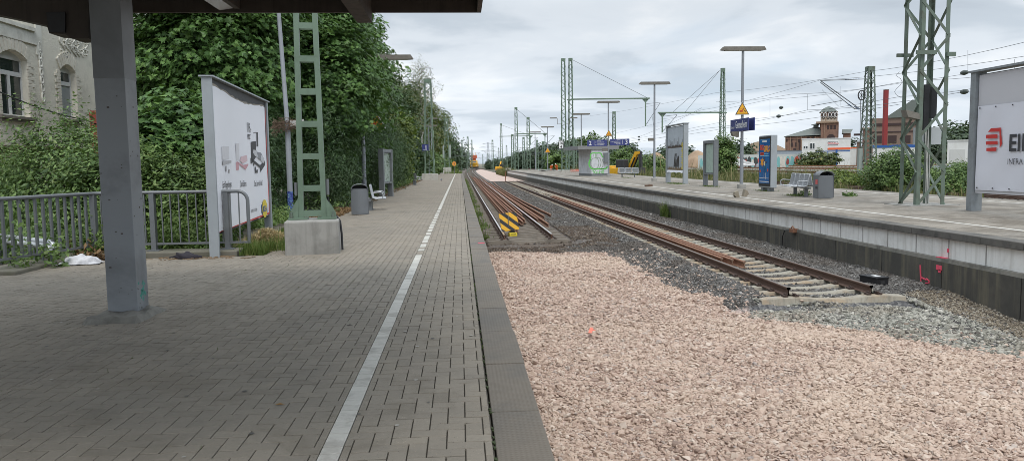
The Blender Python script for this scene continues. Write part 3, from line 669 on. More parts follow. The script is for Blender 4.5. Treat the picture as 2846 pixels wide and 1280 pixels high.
# ------------------------------------------------------------------ railing on a low kerb
kb=thing('low_kerb','low mossy concrete kerb under the grey railing','kerb',(0,0,0))
b=MB(); b.chbox(-6.3,-3.75,13.02,13.55,-.2,.085,.015); b.chbox(-6.9,-6.3,11.2,13.55,-.2,.06,.02); b.build('kerb_stone',M('mossy_kerb',(.17,.158,.125),.95,.2,7,dirt=(.10,.105,.055),dsc=2.4,damt=.6,bump=.2),kb)
rl=thing('railing','grey steel railing with vertical bars and a rounded end at the platform edge','railing',(0,0,0))
ZT_=1.07; XA,XB,YR=-6.13,-3.62,13.33
arc=[(XB-.16+.16*math.sin(a),YR,ZT_-.16+.16*math.cos(a)) for a in [k*PI/2/6 for k in range(7)]]
b=MB(); b.tube([(-6.72,11.0,ZT_+.0),(-6.15,13.2,ZT_),(XA+.08,YR,ZT_)]+arc+[(XB,YR,.18)],.03,10); b.build('handrail',m_galv,rl)
b=MB(); b.bar((XA,YR,.2),(XB,YR,.2),.03,.035); b.bar((-6.7,11.0,.2),(XA,YR,.2),.03,.035); b.build('bottom_rail',m_galv,rl)
for k in range(17):
    x=XB-.15-k*.142
    if abs(x+5.2)<.08 or abs(x+3.98)<.06: continue
    b=MB(); b.bar((x,YR,.215),(x,YR,ZT_-.025),.016,.03); b.build('baluster',m_galv,rl)
for k in range(15):
    t=k/15.; x=-6.7+.55*t;y=11.05+2.2*t; b=MB(); b.bar((x,y,.215),(x,y,ZT_-.025),.03,.05); b.build('baluster',m_galv,rl)
for x,y in ((-5.2,YR+.0),(-3.98,YR),(-6.14,YR-.06)):
    b=MB(); b.box(x-.04,x+.04,y-.05,y+.05,.0,ZT_-.02); b.box(x-.1,x+.1,y-.1,y+.1,.085,.1); b.build('post',m_galv,rl)
sr=thing('stair_handrail','low double tube stair handrail with bars at the left edge','handrail',(0,0,0))
for dz,dy in ((.355,0),(.30,-.10)):
    b=MB(); b.tube([(-9.2,13.9+dy,dz+.14),(-7.4,12.95+dy,dz+.05),(-6.42,12.38+dy,dz),(-6.36,12.34+dy,dz-.03),(-6.34,12.33+dy,dz-.1)],.042,10); b.build('tube_rail',M('bright_galvanised',(.42,.44,.45),.35,.08,9,metal=.3,dirt=(.28,.29,.29),dsc=3,damt=.4),sr)
b=MB(); b.bar((-6.36,12.34,-.02),(-6.36,12.34,.3),.06,.05); b.build('post',m_galv,sr)
for k in range(9):
    t=(k+.5)/9; x=-6.5-1.7*t; y=12.43+.98*t; b=MB(); b.bar((x,y,-.1),(x,y,.3+.06*t),.025,.015); b.build('baluster',m_galv,sr)
b=MB(); b.bar((-6.4,12.36,.02),(-8.3,13.45,.06),.03,.03); b.build('bottom_rail',m_galv,sr)
# ------------------------------------------------------------------ leaning poster hoarding on the left
def plane_hit(px,py,P,n):
    r=ray(px,py); o=Vector((0,0,CAMZ)); t=(P-o).dot(n)/r.dot(n); return o+r*t
PA=Vector((-4.10,12.95,0)); PB=Vector((-4.46,17.95,0)); pd=(PB-PA).normalized(); pn=Vector((pd.y,-pd.x,0)); PLEN=(PB-PA).length
bl=thing('poster_hoarding','tall white furniture poster hoarding in a grey frame behind the rounded railing end','hoarding',PA,math.atan2(pd.y,pd.x))
# local x along the hoarding, -y faces the track
def bu(px,py):
    h=plane_hit((540+px*240/556)/DS,(200+py*240/556)/DS,PA,pn)-PA; return h.dot(pd),h.z
def BP(px,py,e=.0): u,v=bu(px,py); return Vector((u,-.085-e,v))
zt=2.88
b=MB(); b.box(-.07,-.0,-.10,.055,-.05,zt+.05); b.build('post',m_alu,bl)
b=MB(); b.box(PLEN-.0,PLEN+.15,-.10,.055,-.05,zt+.055); b.build('post',m_alu,bl)
b=MB(); b.box(-.10,PLEN+.18,-.14,.09,zt+.06,zt+.085); b.build('top_cap',m_alu,bl)
b=MB(); b.box(.002,PLEN-.002,-.06,.06,.36,zt+.058); b.build('back_panel',m_dark,bl)
b=MB(); n=24; top=[];bot=[]
for k in range(n+1):
    u=.03+(PLEN-.22)*k/n; dip=.07+.09*math.sin(PI*k/n)**2+random.uniform(-.012,.012); top.append((u,zt-dip)); bot.append((u,.40+.012*math.sin(k*1.3)))
vs=[];
for j in range(7):
    for k in range(n+1):
        t=j/6; v=bot[k][1]*(1-t)+top[k][1]*t; vs.append((top[k][0],-.083-.006*math.sin(k*.8+j*1.1)*(1 if 0<j<6 else 0),v))
fs=[(j*(n+1)+k,j*(n+1)+k+1,(j+1)*(n+1)+k+1,(j+1)*(n+1)+k) for j in range(6) for k in range(n)]
b.add(vs,fs,0,True); po=b.build('poster',m_paperw,bl)
b=MB(); b.add([Vector((p[0],-.078,p[1]+random.uniform(.015,.05))) for i,p in enumerate(top)]+[Vector((p[0],-.079,p[1]-.03)) for p in top],[(i,i+1,n+2+i,n+1+i) for i in range(n)],0); b.build('torn_paper_edge',M('torn_paper',(.30,.27,.23),.9,.4,14),po)
b=MB(); b.quad((.03,-.086,.40),(PLEN-.2,-.086,.40),(PLEN-.2,-.086,.445),(.03,-.086,.405)); b.quad((PLEN-.2,-.086,.40),(PLEN-.1,-.086,.42),(PLEN-.1,-.086,zt-.1),(PLEN-.14,-.086,zt-.1)); b.build('red_border',m_red,po,False)
m_print=M('printed_black',(.05,.05,.055),.6,.2,20); m_pgrey=M('printed_grey',(.45,.44,.45),.6,.2,9); m_ppink=M('printed_pink',(.60,.33,.36),.6,.2,9); m_pblue=M('printed_blue',(.02,.10,.33),.5,.05,9)
b=MB(); xd=(1,0,0)
def btext(s,px,py,h,sx=.62,mi=0,bold=0.): b.text(s,h,BP(px,py,.006),(1,0,0),(0,0,1),mi,'CENTER',sx,bold)
btext('119.-',324,388,.27,.75,0,.02)
for k,(a,w) in enumerate(((405,30),(413,26),(421,24),(429,27))):
    u,v=bu(312,a); b.quad(*[Vector((u+dx,-.091,v+dz)) for dx,dz in ((0,0),(w*.011,0),(w*.011,.014),(0,.014))])
btext('Erst Regenbogen.',180,742,.16,.62,0,.012); btext('Dann Einhorn.',287,736,.16,.62,0,.012); btext('Dann \u201eLass mich in Ruhe\u201c.',387,731,.16,.56,0,.012); btext('inspiriert durchs Leben',357,899,.12,.6)
b.build('lettering',m_print,po,False)
b=MB()
def pq(pts,mi=0,e=.006): b.add([BP(x,y,e) for x,y in pts],[tuple(range(len(pts)))],mi)
pq([(143,480),(190,478),(192,560),(146,566)],0,.004); pq([(148,600),(205,585),(205,570),(146,572)],1); pq([(165,605),(175,604),(175,640),(167,640)],1); pq([(186,626),(194,626),(194,650),(187,650)],1)
pq([(236,460),(258,460),(258,560),(238,566)],0,.004); pq([(240,575),(285,600),(317,590),(317,600),(300,630),(246,585)],2); pq([(270,545),(308,535),(312,572),(280,590),(262,570)],3); pq([(236,580),(254,580),(255,630),(237,634)],2)
pq([(336,450),(368,446),(370,545),(345,585),(338,560)],4); pq([(352,388),(381,388),(381,392),(352,392)],4); pq([(372,392),(381,392),(384,480),(374,480)],4); pq([(344,560),(395,600),(428,570),(428,600),(398,645),(396,618),(345,578)],4)
pq([(350,500),(372,505),(395,540),(392,560),(360,540),(348,520)],5,.009); pq([(372,515),(400,520),(422,560),(415,580),(385,560)],6,.010); pq([(398,535),(412,540),(424,575),(414,590),(400,570)],5,.012); pq([(332,555),(343,550),(345,590),(333,590)],4); pq([(361,612),(367,610),(370,650),(362,652)],4); pq([(372,630),(380,628),(380,650),(373,650)],4); pq([(350,588),(357,588),(357,604),(350,604)],4)
b.build('pictured_beds',[M('printed_pale',(.66,.65,.67),.6,.06,9),m_pgrey,m_ppink,M('printed_blush',(.68,.50,.52),.6,.1,9),m_print,M('printed_lightgrey',(.55,.55,.57),.6,.1,9),M('printed_midgrey',(.26,.26,.28),.6,.1,9)],po,False)
b=MB(); pq([(405,853),(443,848),(445,904),(407,910)],0,.006)
u0,v0=bu(425,879); du=(bu(441,879)[0]-u0); b.add([Vector((u0+du*math.cos(a),-.097,v0+.20*math.sin(a))) for a in [2*PI*k/20 for k in range(20)]],[tuple(range(20))],1)
b.text('IKEA',.17,(u0,-.10,v0-.06),(1,0,0),(0,0,1),0,'CENTER',1.25,.03); b.build('furniture_logo',[m_pblue,m_lemon],po,False)
# ------------------------------------------------------------------ ladder mast on its concrete block
lm=thing('ladder_mast','green ladder-like steel mast bolted onto a concrete block beside the hoarding','mast',(-2.55,13.42,0),math.radians(7))
b=MB(); b.chbox(-.445,.445,-.44,.44,-.1,.565,.03); b.build('concrete_block',m_conc,lm)
HB,HT,z0,zt=.235,.12,.60,10.4
def hw(z): return HB+(HT-HB)*(z-z0)/(zt-z0)
for s in (-1,1):
    b=MB(); b.add([Vector((s*(hw(z)-i*.085),y,z)) for z in (z0,zt) for i in (0,1) for y in (-.10,.06)],[(0,1,3,2),(4,6,7,5),(0,4,5,1),(2,3,7,6),(0,2,6,4),(1,5,7,3)]); b.build('upright',m_green,lm)
z=z0+.02; k=0
while z<zt:
    h=.10; w=hw(z)-.084
    for y in (-.098,.045):
        b=MB(); b.box(-w,w,y,y+.012,z,z+h); b.build('batten',m_green,lm)
    z+=.43 if k==0 else .545; k+=1
for s in (-1,1):
    b=MB(); b.box(min(s*.08,s*.40),max(s*.08,s*.40),-.16,.14,.568,.60)
    for y in (-.12,.08): b.prism([(s*.236,.60),(s*.39,.60),(s*.39,.66),(s*.236,.93)],y,y+.014,'y')
    b.build('base_bracket',m_green,lm)
    for y in (-.10,.09):
        b=MB(); b.lathe([(.03,.60),(.03,.64),(.018,.642),(.018,.70)],(s*.345,y-.03,0),6,0,False); b.build('anchor_bolt',m_green2,lm)
b=MB(); b.tube([(.26,.02,.95),(.265,.03,.75),(.31,.05,.64),(.40,.03,.60),(.455,.0,.52),(.475,0,.3),(.48,-.02,.02)],.018,8); b.build('earth_cable',m_black,lm)
b=MB(); b.tube([(.262,-.03,1.25),(.262,-.03,.98)],.028,8); b.build('cable_gland',m_galv,lm); b=MB(); b.tube([(-.262,-.03,1.2),(-.262,-.03,.98)],.028,8); b.build('cable_gland',m_galv,lm)
# ------------------------------------------------------------------ street furniture of both platforms (local: base at origin)
m_head=M('lamp_head_grey',(.19,.175,.15),.85,.15,8,dirt=(.11,.10,.085),dsc=3,damt=.5)
m_pole=M('pole_paint',(.235,.25,.27),.5,.07,4,dirt=(.16,.165,.17),dsc=1.5,damt=.5)
m_warn=M('warning_yellow',(.80,.40,.02),.5,.05,9)
def lamp_post(label,loc,h=6.72,rz=0.,group='lamp posts with long flat heads',hl=1.1,lean=0.):
    t=thing('lamp_post',label,'lamp post',loc,rz,group)
    b=MB(); b.tube([(0,0,0),(0,0,2.2),(0,0,2.25),(lean,0,h)],[.085,.083,.07,.062],10); b.build('pole',m_pole,t)
    b=MB(); b.chbox(-.17,.17,-.17,.17,-.05,.22,.03); b.build('footing',m_conc,t)
    b=MB(); b.prism([(-hl,h+.02),(-hl+.12,h-.0),(hl-.12,h-.0),(hl,h+.02),(hl-.1,h+.17),(-hl+.14,h+.17)],-.13,.13,'y'); q=b.build('lamp_head',m_head,t); q.location.x=lean
    b=MB(); b.box(-hl+.2,hl-.2,-.09,.09,h-.02,h-.001); q=b.build('diffuser',m_conc_l,t); q.location.x=lean
    return t
def tri_sign(parent,z,s=.66,y=-.10,dx=-.05,rz=0.):
    """yellow warning triangle: train and a person blown over"""
    b=MB(); h=s*.87; r=.05
    def tri(k,y0,y1,mi): b.prism([(-s/2*k,z+h*(1-k)*.33),(s/2*k,z+h*(1-k)*.33),(0,z+h*(1-k)*.33+h*k)],y0,y1,'y',mi)
    tri(1.06,-.01,.01,2); tri(1.,-.014,-.0105,1); tri(.82,-.018,-.0145,0)
    b.box(-.13,.02,-.022,-.0185,z+.13,z+.27,3); b.box(-.11,-.02,-.0245,-.0225,z+.2,z+.25,0); b.box(-.1,-.075,-.0245,-.0225,z+.14,z+.165,1)
    b.bar((.05,-.021,z+.28),(.10,-.021,z+.19),.004,.025,1); b.bar((.10,-.021,z+.19),(.17,-.021,z+.13),.004,.02,1); b.bar((.10,-.021,z+.19),(.16,-.021,z+.19),.004,.02,1); b.bar((.06,-.021,z+.25),(.12,-.021,z+.26),.004,.016,1); b.cbox((.04,-.021,z+.305),.035,.004,.035,1); b.box(.03,.19,-.021,-.0185,z+.11,z+.12,1)
    o=b.build('warning_triangle',[m_warn,m_print,m_wpaint,M('train_red',(.50,.06,.02),.5,.1,9)],parent); o.location=(dx,y,0); o.rotation_euler=(0,0,rz); return o
def bench(name,label,loc,rz,group,double=True,n=3):
    """row of wire seats on a beam; local y runs along the row, seats face -x"""
    t=thing(name,label,'bench',loc,rz,group); mm=M('seat_mesh_steel',(.40,.415,.43),.4,.08,20,metal=.3); L_=n*.6
    b=MB(); b.box(-.04,.04,-L_/2+.05,L_/2-.05,.30,.37); b.build('beam',m_galv,t)
    for y in (-L_*.3,L_*.3):
        b=MB(); b.box(-.06,.06,y-.045,y+.045,0,.30); b.box(-.12,.12,y-.08,y+.08,0,.012); b.build('leg',m_galv,t)
    for sg in ((-1,1) if double else (-1,)):
        for k in range(n):
            yc=-L_/2+.3+k*.6; w=.26; b=MB()
            pr=[(.50,.385),(.46,.40),(.20,.385),(.10,.42),(.055,.60),(.02,.80),(.012,.83)]
            L1=[(sg*x,yc-w,z) for x,z in pr]; R1=[(sg*x,yc+w,z) for x,z in pr]
            b.tube(L1+R1[::-1],.017,7,0,True,True)
            for i in range(15):          # the wire mesh of the shell: lengthwise and cross wires
                y=yc-w+2*w*(i+.5)/15; b.tube([(sg*x,y,z-.004) for x,z in pr],.0055,4,0,False)
            for i in range(len(pr)-1):
                for j in range(5):
                    f=j/5; x=pr[i][0]*(1-f)+pr[i+1][0]*f; z=pr[i][1]*(1-f)+pr[i+1][1]*f; b.bar((sg*x,yc-w,z-.003),(sg*x,yc+w,z-.003),.008,.008)
            b.build('seat',mm,t)
        for k in (0,n-1) if n>1 else (0,):
            y=-L_/2+.03 if k==0 else L_/2-.03
            b=MB(); b.tube([(sg*.09,y,.58),(sg*.36,y,.60),(sg*.42,y,.575),(sg*.44,y,.50),(sg*.42,y,.40)],.018,7); b.build('armrest',mm,t)
    return t
def bin_(label,loc,rz,group,sticker=False):
    t=thing('litter_bin',label,'litter bin',loc,rz,group); m=M('bin_grey',(.155,.165,.175),.45,.05,5,dirt=(.11,.115,.12),dsc=1.5,damt=.4)
    w,d=.29,.2; n=10; pl=[(-w,d),(-w,-d*.6)]+[(-w+2*w*k/n,-d*.6-.09*math.sin(PI*k/n)) for k in range(1,n)]+[(w,-d*.6),(w,d)]
    b=MB(); b.prism(pl,.02,.80,'z'); b.build('body',m,t)
    b=MB(); 
    for s in (-1,1): b.bar((s*w,-d*.6-.004,.03),(s*w,-d*.6-.004,.80),.02,.02)
    b.bar((w+.001,-.05,.03),(w+.001,-.05,.8),.012,.012); b.build('door_frame',M('bin_edge',(.12,.128,.135),.5,.1,5),t)
    a=[PI*k/12 for k in range(13)]; outer=[(-w*math.cos(q),.80+.155*math.sin(q)) for q in a]; inner=[(-(w-.02)*math.cos(q),.80+.135*math.sin(q)) for q in a]
    b=MB(); b.add([(x,y,z) for pf in (outer,inner) for y in (-d*.9,d) for x,z in pf],[(k,k+1,13+k+1,13+k) for k in range(12)]+[(26+k,39+k,39+k+1,26+k+1) for k in range(12)]+[(k,26+k,26+k+1,k+1) for k in range(12)]+[(13+k,13+k+1,39+k+1,39+k) for k in range(12)],0,True); b.build('hood',m,t)
    b=MB(); b.box(-w+.03,w-.03,d-.03,d-.02,.80,.90); b.box(-w+.02,w-.02,-d*.5,d-.03,.795,.806); b.build('opening',m_black,t)
    if sticker:
        b=MB(); b.box(-w-.004,-w-.001,-.08,.05,.5,.66,0); b.box(-w-.004,-w-.001,-.08,.05,.34,.42,1); b.build('sticker',[M('sticker_red',(.6,.12,.12),.5,.2,20),m_print],t)
    return t
def vitrine(label,loc,rz,group,h=2.43,w=1.0,poster=(.42,.50,.44)):
    t=thing('timetable_case',label,'display case',loc,rz,group)
    for s in (-1,1): b=MB(); b.chbox(s*w/2-(.17 if s<0 else -.02),s*w/2+(-.02+.0 if s<0 else .17),-.11,.11,-.02,h,.01) if False else b.chbox(*( (-w/2-.08,-w/2+.08) if s<0 else (w/2-.08,w/2+.08)),-.12,.12,-.02,h,.01); b.build('post',m_gsteel,t)
    b=MB(); b.box(-w/2+.081,w/2-.081,-.10,.10,h-.16,h-.002); b.box(-w/2+.081,w/2-.081,-.10,.10,.62,.70); b.box(-w/2+.081,w/2-.081,.0,.09,.70,h-.16); b.build('case',m_gsteel,t)
    m=M('timetable_print_%d'%int(poster[0]*100),poster,.5,.18,7,dirt=tuple(.7*c for c in poster),dsc=4,damt=.6); b=MB(); b.box(-w/2+.10,w/2-.10,-.012,-.001,.72,h-.18); b.build('display_sheet',m,t)
    return t
# left platform --------------------------------------------------------------
pl=thing('lamp_pole','tall grey lamp pole wrapped with blue stickers behind the ladder mast','lamp pole',(-4.98,22.86,0))
b=MB(); b.tube([(0,0,0),(0,0,2.6),(0,0,2.62),(-.22,0,8.5)],[.08,.078,.066,.05],12); b.build('pole',m_pole,pl)
def sticker_mat():
    global nt,L
    m=bpy.data.materials.new('sticker_wrap'); m.use_nodes=True; nt=m.node_tree; L=nt.links.new; b=nt.nodes['Principled BSDF']; t=N('ShaderNodeTexCoord').outputs['Object']
    c=ramp(noise(t,16,5,.6),[(.38,(.02,.025,.16)),(.5,(.06,.09,.33)),(.58,(.10,.22,.36)),(.68,(.5,.52,.6))],'LINEAR'); L(c,b.inputs['Base Color']); return m
b=MB(); b.tube([(0,0,.08),(0,0,.75)],.084,12); b.build('sticker_wrap',sticker_mat(),pl)
b=MB(); b.box(.1,.42,-.1,.1,2.62,2.80); b.prism([(.28,2.58),(.5,2.66),(.5,2.83),(.28,2.80)],-.14,-.1,'y'); b.build('loudspeaker',M('speaker_plastic',(.45,.44,.41),.6,.1,5),pl)
b=MB()
for k in range(150):
    a=random.uniform(0,2*PI); r=random.uniform(.1,.34); z=random.gauss(0,.09)+2.66; c=Vector((r*math.cos(a)-.08,r*math.sin(a)*.7-.05,z)); d=Vector((random.gauss(0,1),random.gauss(0,1),random.gauss(0,.45))).normalized()*random.uniform(.08,.24); m_=c+Vector((random.gauss(0,.03),0,random.gauss(0,.04)))
    b.tube([c-d,m_,c+d],.006,4,0,False)
for k in range(9):
    a=random.uniform(2.2,4.3); c=Vector((-.15,-.1,2.62)); e=c+Vector((math.cos(a)*.35,-.1,-abs(math.sin(a))*.3-.05)); b.tube([c,c.lerp(e,.6)+Vector((0,0,.06)),e],.006,4,0,False)
o=b.build('bird_nest',M('dry_twigs',(.16,.11,.075),.9,.3,30),None); o.location=pl.location; tag(o,'messy twig bird nest wedged behind the loudspeaker on the lamp pole','bird nest')
gl_='lamp posts with long flat heads'
t=lamp_post('lamp post overgrown by trees with a half hidden warning triangle',(-3.76,30.5,0),Y(975,150,30.5).z,0,gl_,1.0); [setattr(c.location,'x',Y(975,150,30.5).x+3.76) for c in t.children if c.name.startswith(('lamp_head','diffuser'))]
b=MB(); hz=Y(975,150,30.5); b.bar((0,0,hz.z+.1),(hz.x+3.76,0,hz.z+.1),.06,.06); b.build('bracket_arm',m_pole,t)
q=Y(945,322,30.4); tri_sign(t,q.z,.72,-.12,q.x+3.76+.02)
gb='grey litter bins with curved hoods'; bin_('grey litter bin with curved hood in front of the shaded hedge',(-3.03,23.35,0),math.radians(8),gb).scale=(.86,.95,.97)
gbn='wire mesh seat rows'
bench('bench','wire mesh seat row half hidden behind the bin by the hedge',(-2.98,25.6,0),math.radians(180+4),gbn,False,2)
bench('bench','small wire mesh seat row standing alone before the distant left concrete block',(-3.3,56.,0),math.radians(180+12),gbn,False,2)
gv='grey timetable cases on two posts'
vitrine('narrow timetable case seen edge-on beside the hedge',(-3.42,35.9,0),math.radians(78),gv,2.2,1.3,(.40,.47,.40))
# lattice masts ----------------------------------------------------------------
def lattice(name,label,loc,h,wb,wt,db=None,dt=None,n=14,leg=.09,lace=.045,rz=0.,group=None,mat=None,found=None,cross=False,style='single'):
    t=thing(name,label,'mast',loc,rz,group); mat=mat or m_green; db=wb if db is None else db; dt=wt if dt is None else dt
    def c(sx,sy,f): return Vector((sx*(wb+(wt-wb)*f)/2,sy*(db+(dt-db)*f)/2,h*f))
    for sx in (-1,1):
        for sy in (-1,1):
            b=MB(); p,q=c(sx,sy,0),c(sx,sy,1); w=leg; b.bar(p+Vector((-sx*w/2,0,0)),q+Vector((-sx*w/2,0,0)),w,.014,0,(0,1,0)); b.bar(p+Vector((0,-sy*w/2,0)),q+Vector((0,-sy*w/2,0)),.014,w,0,(0,1,0)); b.build('leg',mat,t)
    b=MB(); f=[1-(1-k/n)**1. for k in range(n+1)]
    for k in range(n):
        for s in (-1,1):
            a=1 if k%2 else -1; o=.012
            b.bar(c(a,s,f[k])+Vector((0,s*o,0)),c(-a,s,f[k+1])+Vector((0,s*o,0)),lace,.012,0,(0,1,0)); b.bar(c(s,a*s,f[k])+Vector((s*o,0,0)),c(s,-a*s,f[k+1])+Vector((s*o,0,0)),.012,lace,0,(1,0,0))
            if cross: b.bar(c(-a,s,f[k])+Vector((0,-s*o,0)),c(a,s,f[k+1])+Vector((0,-s*o,0)),lace,.012,0,(0,1,0))
    b.build('lacing',mat,t)
    b=MB(); b.box(-wt/2-.02,wt/2+.02,-dt/2-.02,dt/2+.02,h-.35,h+.02); b.build('head_plate',mat,t)
    if found: b=MB(); fw,fd,fz0,fz1=found; b.chbox(-fw/2,fw/2,-fd/2,fd/2,fz0,fz1,.03); b.build('concrete_block',m_conc_l,t)
    return t
gm='lattice catenary masts'
mt=lattice('lattice_mast','green lattice mast on a concrete block carrying the blue platform 1 sign',(-2.85,73.2,0),9.4,.95,.62,.8,.6,14,.10,.055,0,gm,None,(1.5,1.2,-.1,.58))
pz=lattice('lattice_mast','slim green lattice mast on the last concrete block at the end of the paved platform',(-2.3,139.3,-.02),9.6,.95,.5,.8,.5,13,.12,.06,0,gm,None,(1.5,1.2,-.3,.9)); b=MB(); b.box(-.75,-.45,-.3,.3,2.6,4.9); b.box(.45,.75,-.3,.3,2.6,4.9); b.build('tension_weights',M('weight_grey',(.30,.34,.31),.8,.1,5),pz)
b=MB(); p=Y(1069,379,72.6); q=Y(1076,362,72.6); w=.30
b.box(-w,w,-.02,.02,-.3,.3,0); b.text('1',.50,(.06,-.024,-.16),(1,0,0),(0,0,1),1,'CENTER',1.,.02); b.box(-.2,.15,-.025,-.0205,-.25,-.22,1)
o=b.build('platform_number_sign',[m_navy,m_wpaint],mt); o.location=(Y(1070,371,72.6).x+2.85,-.6,Y(1070,371,72.6).z)
for px,py,yy,l in ((1078,318,90.,'lamp post among the trees right behind the platform 1 mast, lower of two heads'),(1084,299,118.,'lamp post far behind the platform 1 mast with its head above the lower one')):
    p=Y(px,py,yy); lamp_post(l,(p.x,yy,0),p.z,0,gl_,1.05)
rs=thing('round_signal_sign','small orange round sign on a pole at the end of the paved platform','sign',G(1143,437,0))
b=MB(); b.tube([(0,0,0),(0,0,1.4)],.035,8); b.build('pole',m_galv,rs)
b=MB(); b.prism([(.30*math.cos(2*PI*k/16),1.5+.34*math.sin(2*PI*k/16)) for k in range(16)],-.03,-.0,'y',0); b.box(-.05,.05,-.036,-.031,1.34,1.66,1); b.build('disc',[M('sign_orange',(.75,.30,.05),.6,.1,9),m_print],rs)
# pigeon
pg=thing('pigeon','grey pigeon standing on the paving near the distant concrete block','pigeon',(-1.62,66.2,0),1.2)
bm=bmesh.new(); bmesh.ops.create_uvsphere(bm,u_segments=14,v_segments=10,radius=1)
for v in bm.verts:
    x,y,z=v.co; tail=max(0,-x); v.co=Vector((x*.15*(1+.35*tail),y*.06*(1-.55*tail),z*.065*(1-.5*tail)+.13+x*.035))
bm2=bmesh.new(); bmesh.ops.create_uvsphere(bm2,u_segments=10,v_segments=8,radius=1)
b=MB(); b.frombm(bm,0,None,True); b.frombm(bm2,0,Matrix.Translation((.145,0,.225))@Matrix.Diagonal((.034,.028,.03,1)),True); b.tube([(.09,0,.15),(.13,0,.2),(.145,0,.225)],[.045,.032,.024],8); b.tube([(.172,0,.222),(.2,0,.214)],[.009,.003],5); b.build('body',M('pigeon_grey',(.13,.135,.15),.7,.3,20),pg)
for s in (-1,1): b=MB(); b.tube([(.01,s*.025,.09),(.015,s*.025,.02),(.03,s*.025,.004)],.006,5); b.tube([(-.01,s*.025,.004),(.045,s*.025,.004)],.006,5); b.build('leg',M('pigeon_leg',(.35,.08,.06),.7,.1,9),pg)
# litter near the kerb ---------------------------------------------------------
bm=bmesh.new(); bmesh.ops.create_grid(bm,x_segments=26,y_segments=18,size=1)
for v in bm.verts:
    x,y=v.co.x,v.co.y; r=min(1,math.hypot(x*.95,y)); h=max(0,1-r**2.2); n=.5*math.sin(7*x+3*math.sin(5*y))+.4*math.sin(11*y-4*x)+.25*math.sin(17*x+9*y)
    v.co=Vector((x*.30*(1+.08*n),y*.17*(1+.1*n),.015+h*.12+.03*n*h))
b=MB(); b.frombm(bm,0,None,True); o=b.build('crumpled_cloth',M('white_cloth',(.62,.62,.63),.9,.2,7,dirt=(.18,.18,.2),dsc=5,damt=.5)); o.location=(-5.95,12.35,0); o.rotation_euler=(0,0,.15); tag(o,'crumpled white cloth with dark stripes lying on the paving by the railing','cloth')
bm=bmesh.new(); bmesh.ops.create_uvsphere(bm,u_segments=20,v_segments=12,radius=1)
for v in bm.verts:
    x,y,z=v.co; n=.12*math.sin(6*x+5*y)+.1*math.sin(9*z+7*x); v.co=Vector((x*.21*(1+n),y*.09*(1+n*1.3),max(-.02,z)*.075*(1+n*1.5)*(1.2-.3*x)))
b=MB(); b.frombm(bm,0,None,True); b.tube([(-.2,0,.03),(-.26,-.02,.02),(-.30,.03,.01)],.012,5); o=b.build('discarded_bag',M('dark_cloth',(.022,.018,.025),.8,.3,15)); o.location=(-4.47,12.78,.01); tag(o,'small dark crumpled bag lying against the low kerb','bag')
b=MB()
for k in range(90):
    x=random.gauss(-4.2,.45);y=12.85+random.uniform(-.25,.12); d=Vector((random.gauss(0,.08),random.gauss(0,.03),.004)); b.tube([(x,y,.008),(x+d.x,y+d.y,.012)],random.uniform(.003,.007),4)
kind(b.build('twig_litter',M('litter_brown',(.20,.13,.07),.9,.4,30)),'stuff')
b=MB()
for k in range(150):
    x=random.uniform(-4.5,.1); y=2.6+random.random()*12; r=random.uniform(.007,.018); b.add([(x+r*math.cos(a)*(1+.2*math.sin(3*a+k)),y+r*math.sin(a),.0055) for a in [2*PI*j/8 for j in range(8)]],[tuple(range(8))],k%2)
kind(b.build('gum_spots',[M('gum_dark',(.09,.085,.075),.8,.2,30),M('gum_pale',(.36,.34,.30),.8,.2,30)]),'stuff')
for (x,y,l,c) in ((-1.05,7.1,'small dark scrap lying on the paving beside the column','d'),(-1.15,4.75,'dry brown leaf lying on the dark foreground paving','l')):
    b=MB(); b.add([(-.03,0,.004),(0,-.012,.01),(.03,0,.005),(0,.014,.012)],[(0,1,2,3)]); o=b.build('paving_scrap',m_black if c=='d' else M('leaf_brown',(.3,.17,.06),.8,.2,9)); o.location=(x,y,0); tag(o,l,'litter')
# ------------------------------------------------------------------ far platform furniture
def GR(px,py): return G(px,py,ZR)
p=GR(1865,474); l1=lamp_post('lamp post carrying the station name board and a warning triangle',p,Y(1862,118,p.y).z-ZR-.17,0,gl_)
q=Y(1865,286,p.y); tri_sign(l1,q.z-ZR-.05,.68,-.1,q.x-p.x)
ns=[]
zt_,zb_=Y(1866,299,p.y).z-ZR,Y(1866,330,p.y).z-ZR
for s,nm in ((-1,'name_board'),(1,'name_board')):
    b=MB(); x=s*.14; b.chbox(x-.025,x+.025,-1.2,1.15,zb_,zt_,.008,0)
    if s<0:
        b.text('Gerresheim',.50,(x-.029,-.32,zb_+.15),(0,-1,0),(0,0,1),1,'CENTER',.62,.012); b.text('D\u00fcsseldorf',.17,(x-.029,.80,zb_+.15),(0,-1,0),(0,0,1),1,'CENTER',.62)
    b.build(nm,[m_navy,m_wpaint],l1)
b=MB(); b.box(-.14,.14,-.05,.05,zb_+.1,zb_+.14); b.box(-.14,.14,-.05,.05,zt_-.14,zt_-.1); b.build('board_bracket',m_galv,l1)
b=MB(); b.prism([(-.55,zb_-.02),(-.2,zb_-.02),(-.2,zb_-.28),(-.48,zb_-.22)],-.14,.12,'y'); b.build('loudspeaker',m_head,l1)
p=GR(1646,455); l2=lamp_post('lamp post with a small loudspeaker standing left of the trench poster hoarding',p,Y(1647,206,p.y).z-ZR-.17,0,gl_)
b=MB(); z=Y(1637,350,p.y).z-ZR; b.box(-.42,-.08,-.12,.12,z-.12,z+.08); b.build('loudspeaker',m_head,l2)
p3=GR(1531,444); l3=lamp_post('lamp post carrying the blue direction boards for platforms 2 and 3',p3,Y(1529,254,p3.y).z-ZR-.17,0,gl_)
q=Y(1531,341,p3.y); tri_sign(l3,q.z-ZR-.05,.66,-.1,q.x-p3.x)
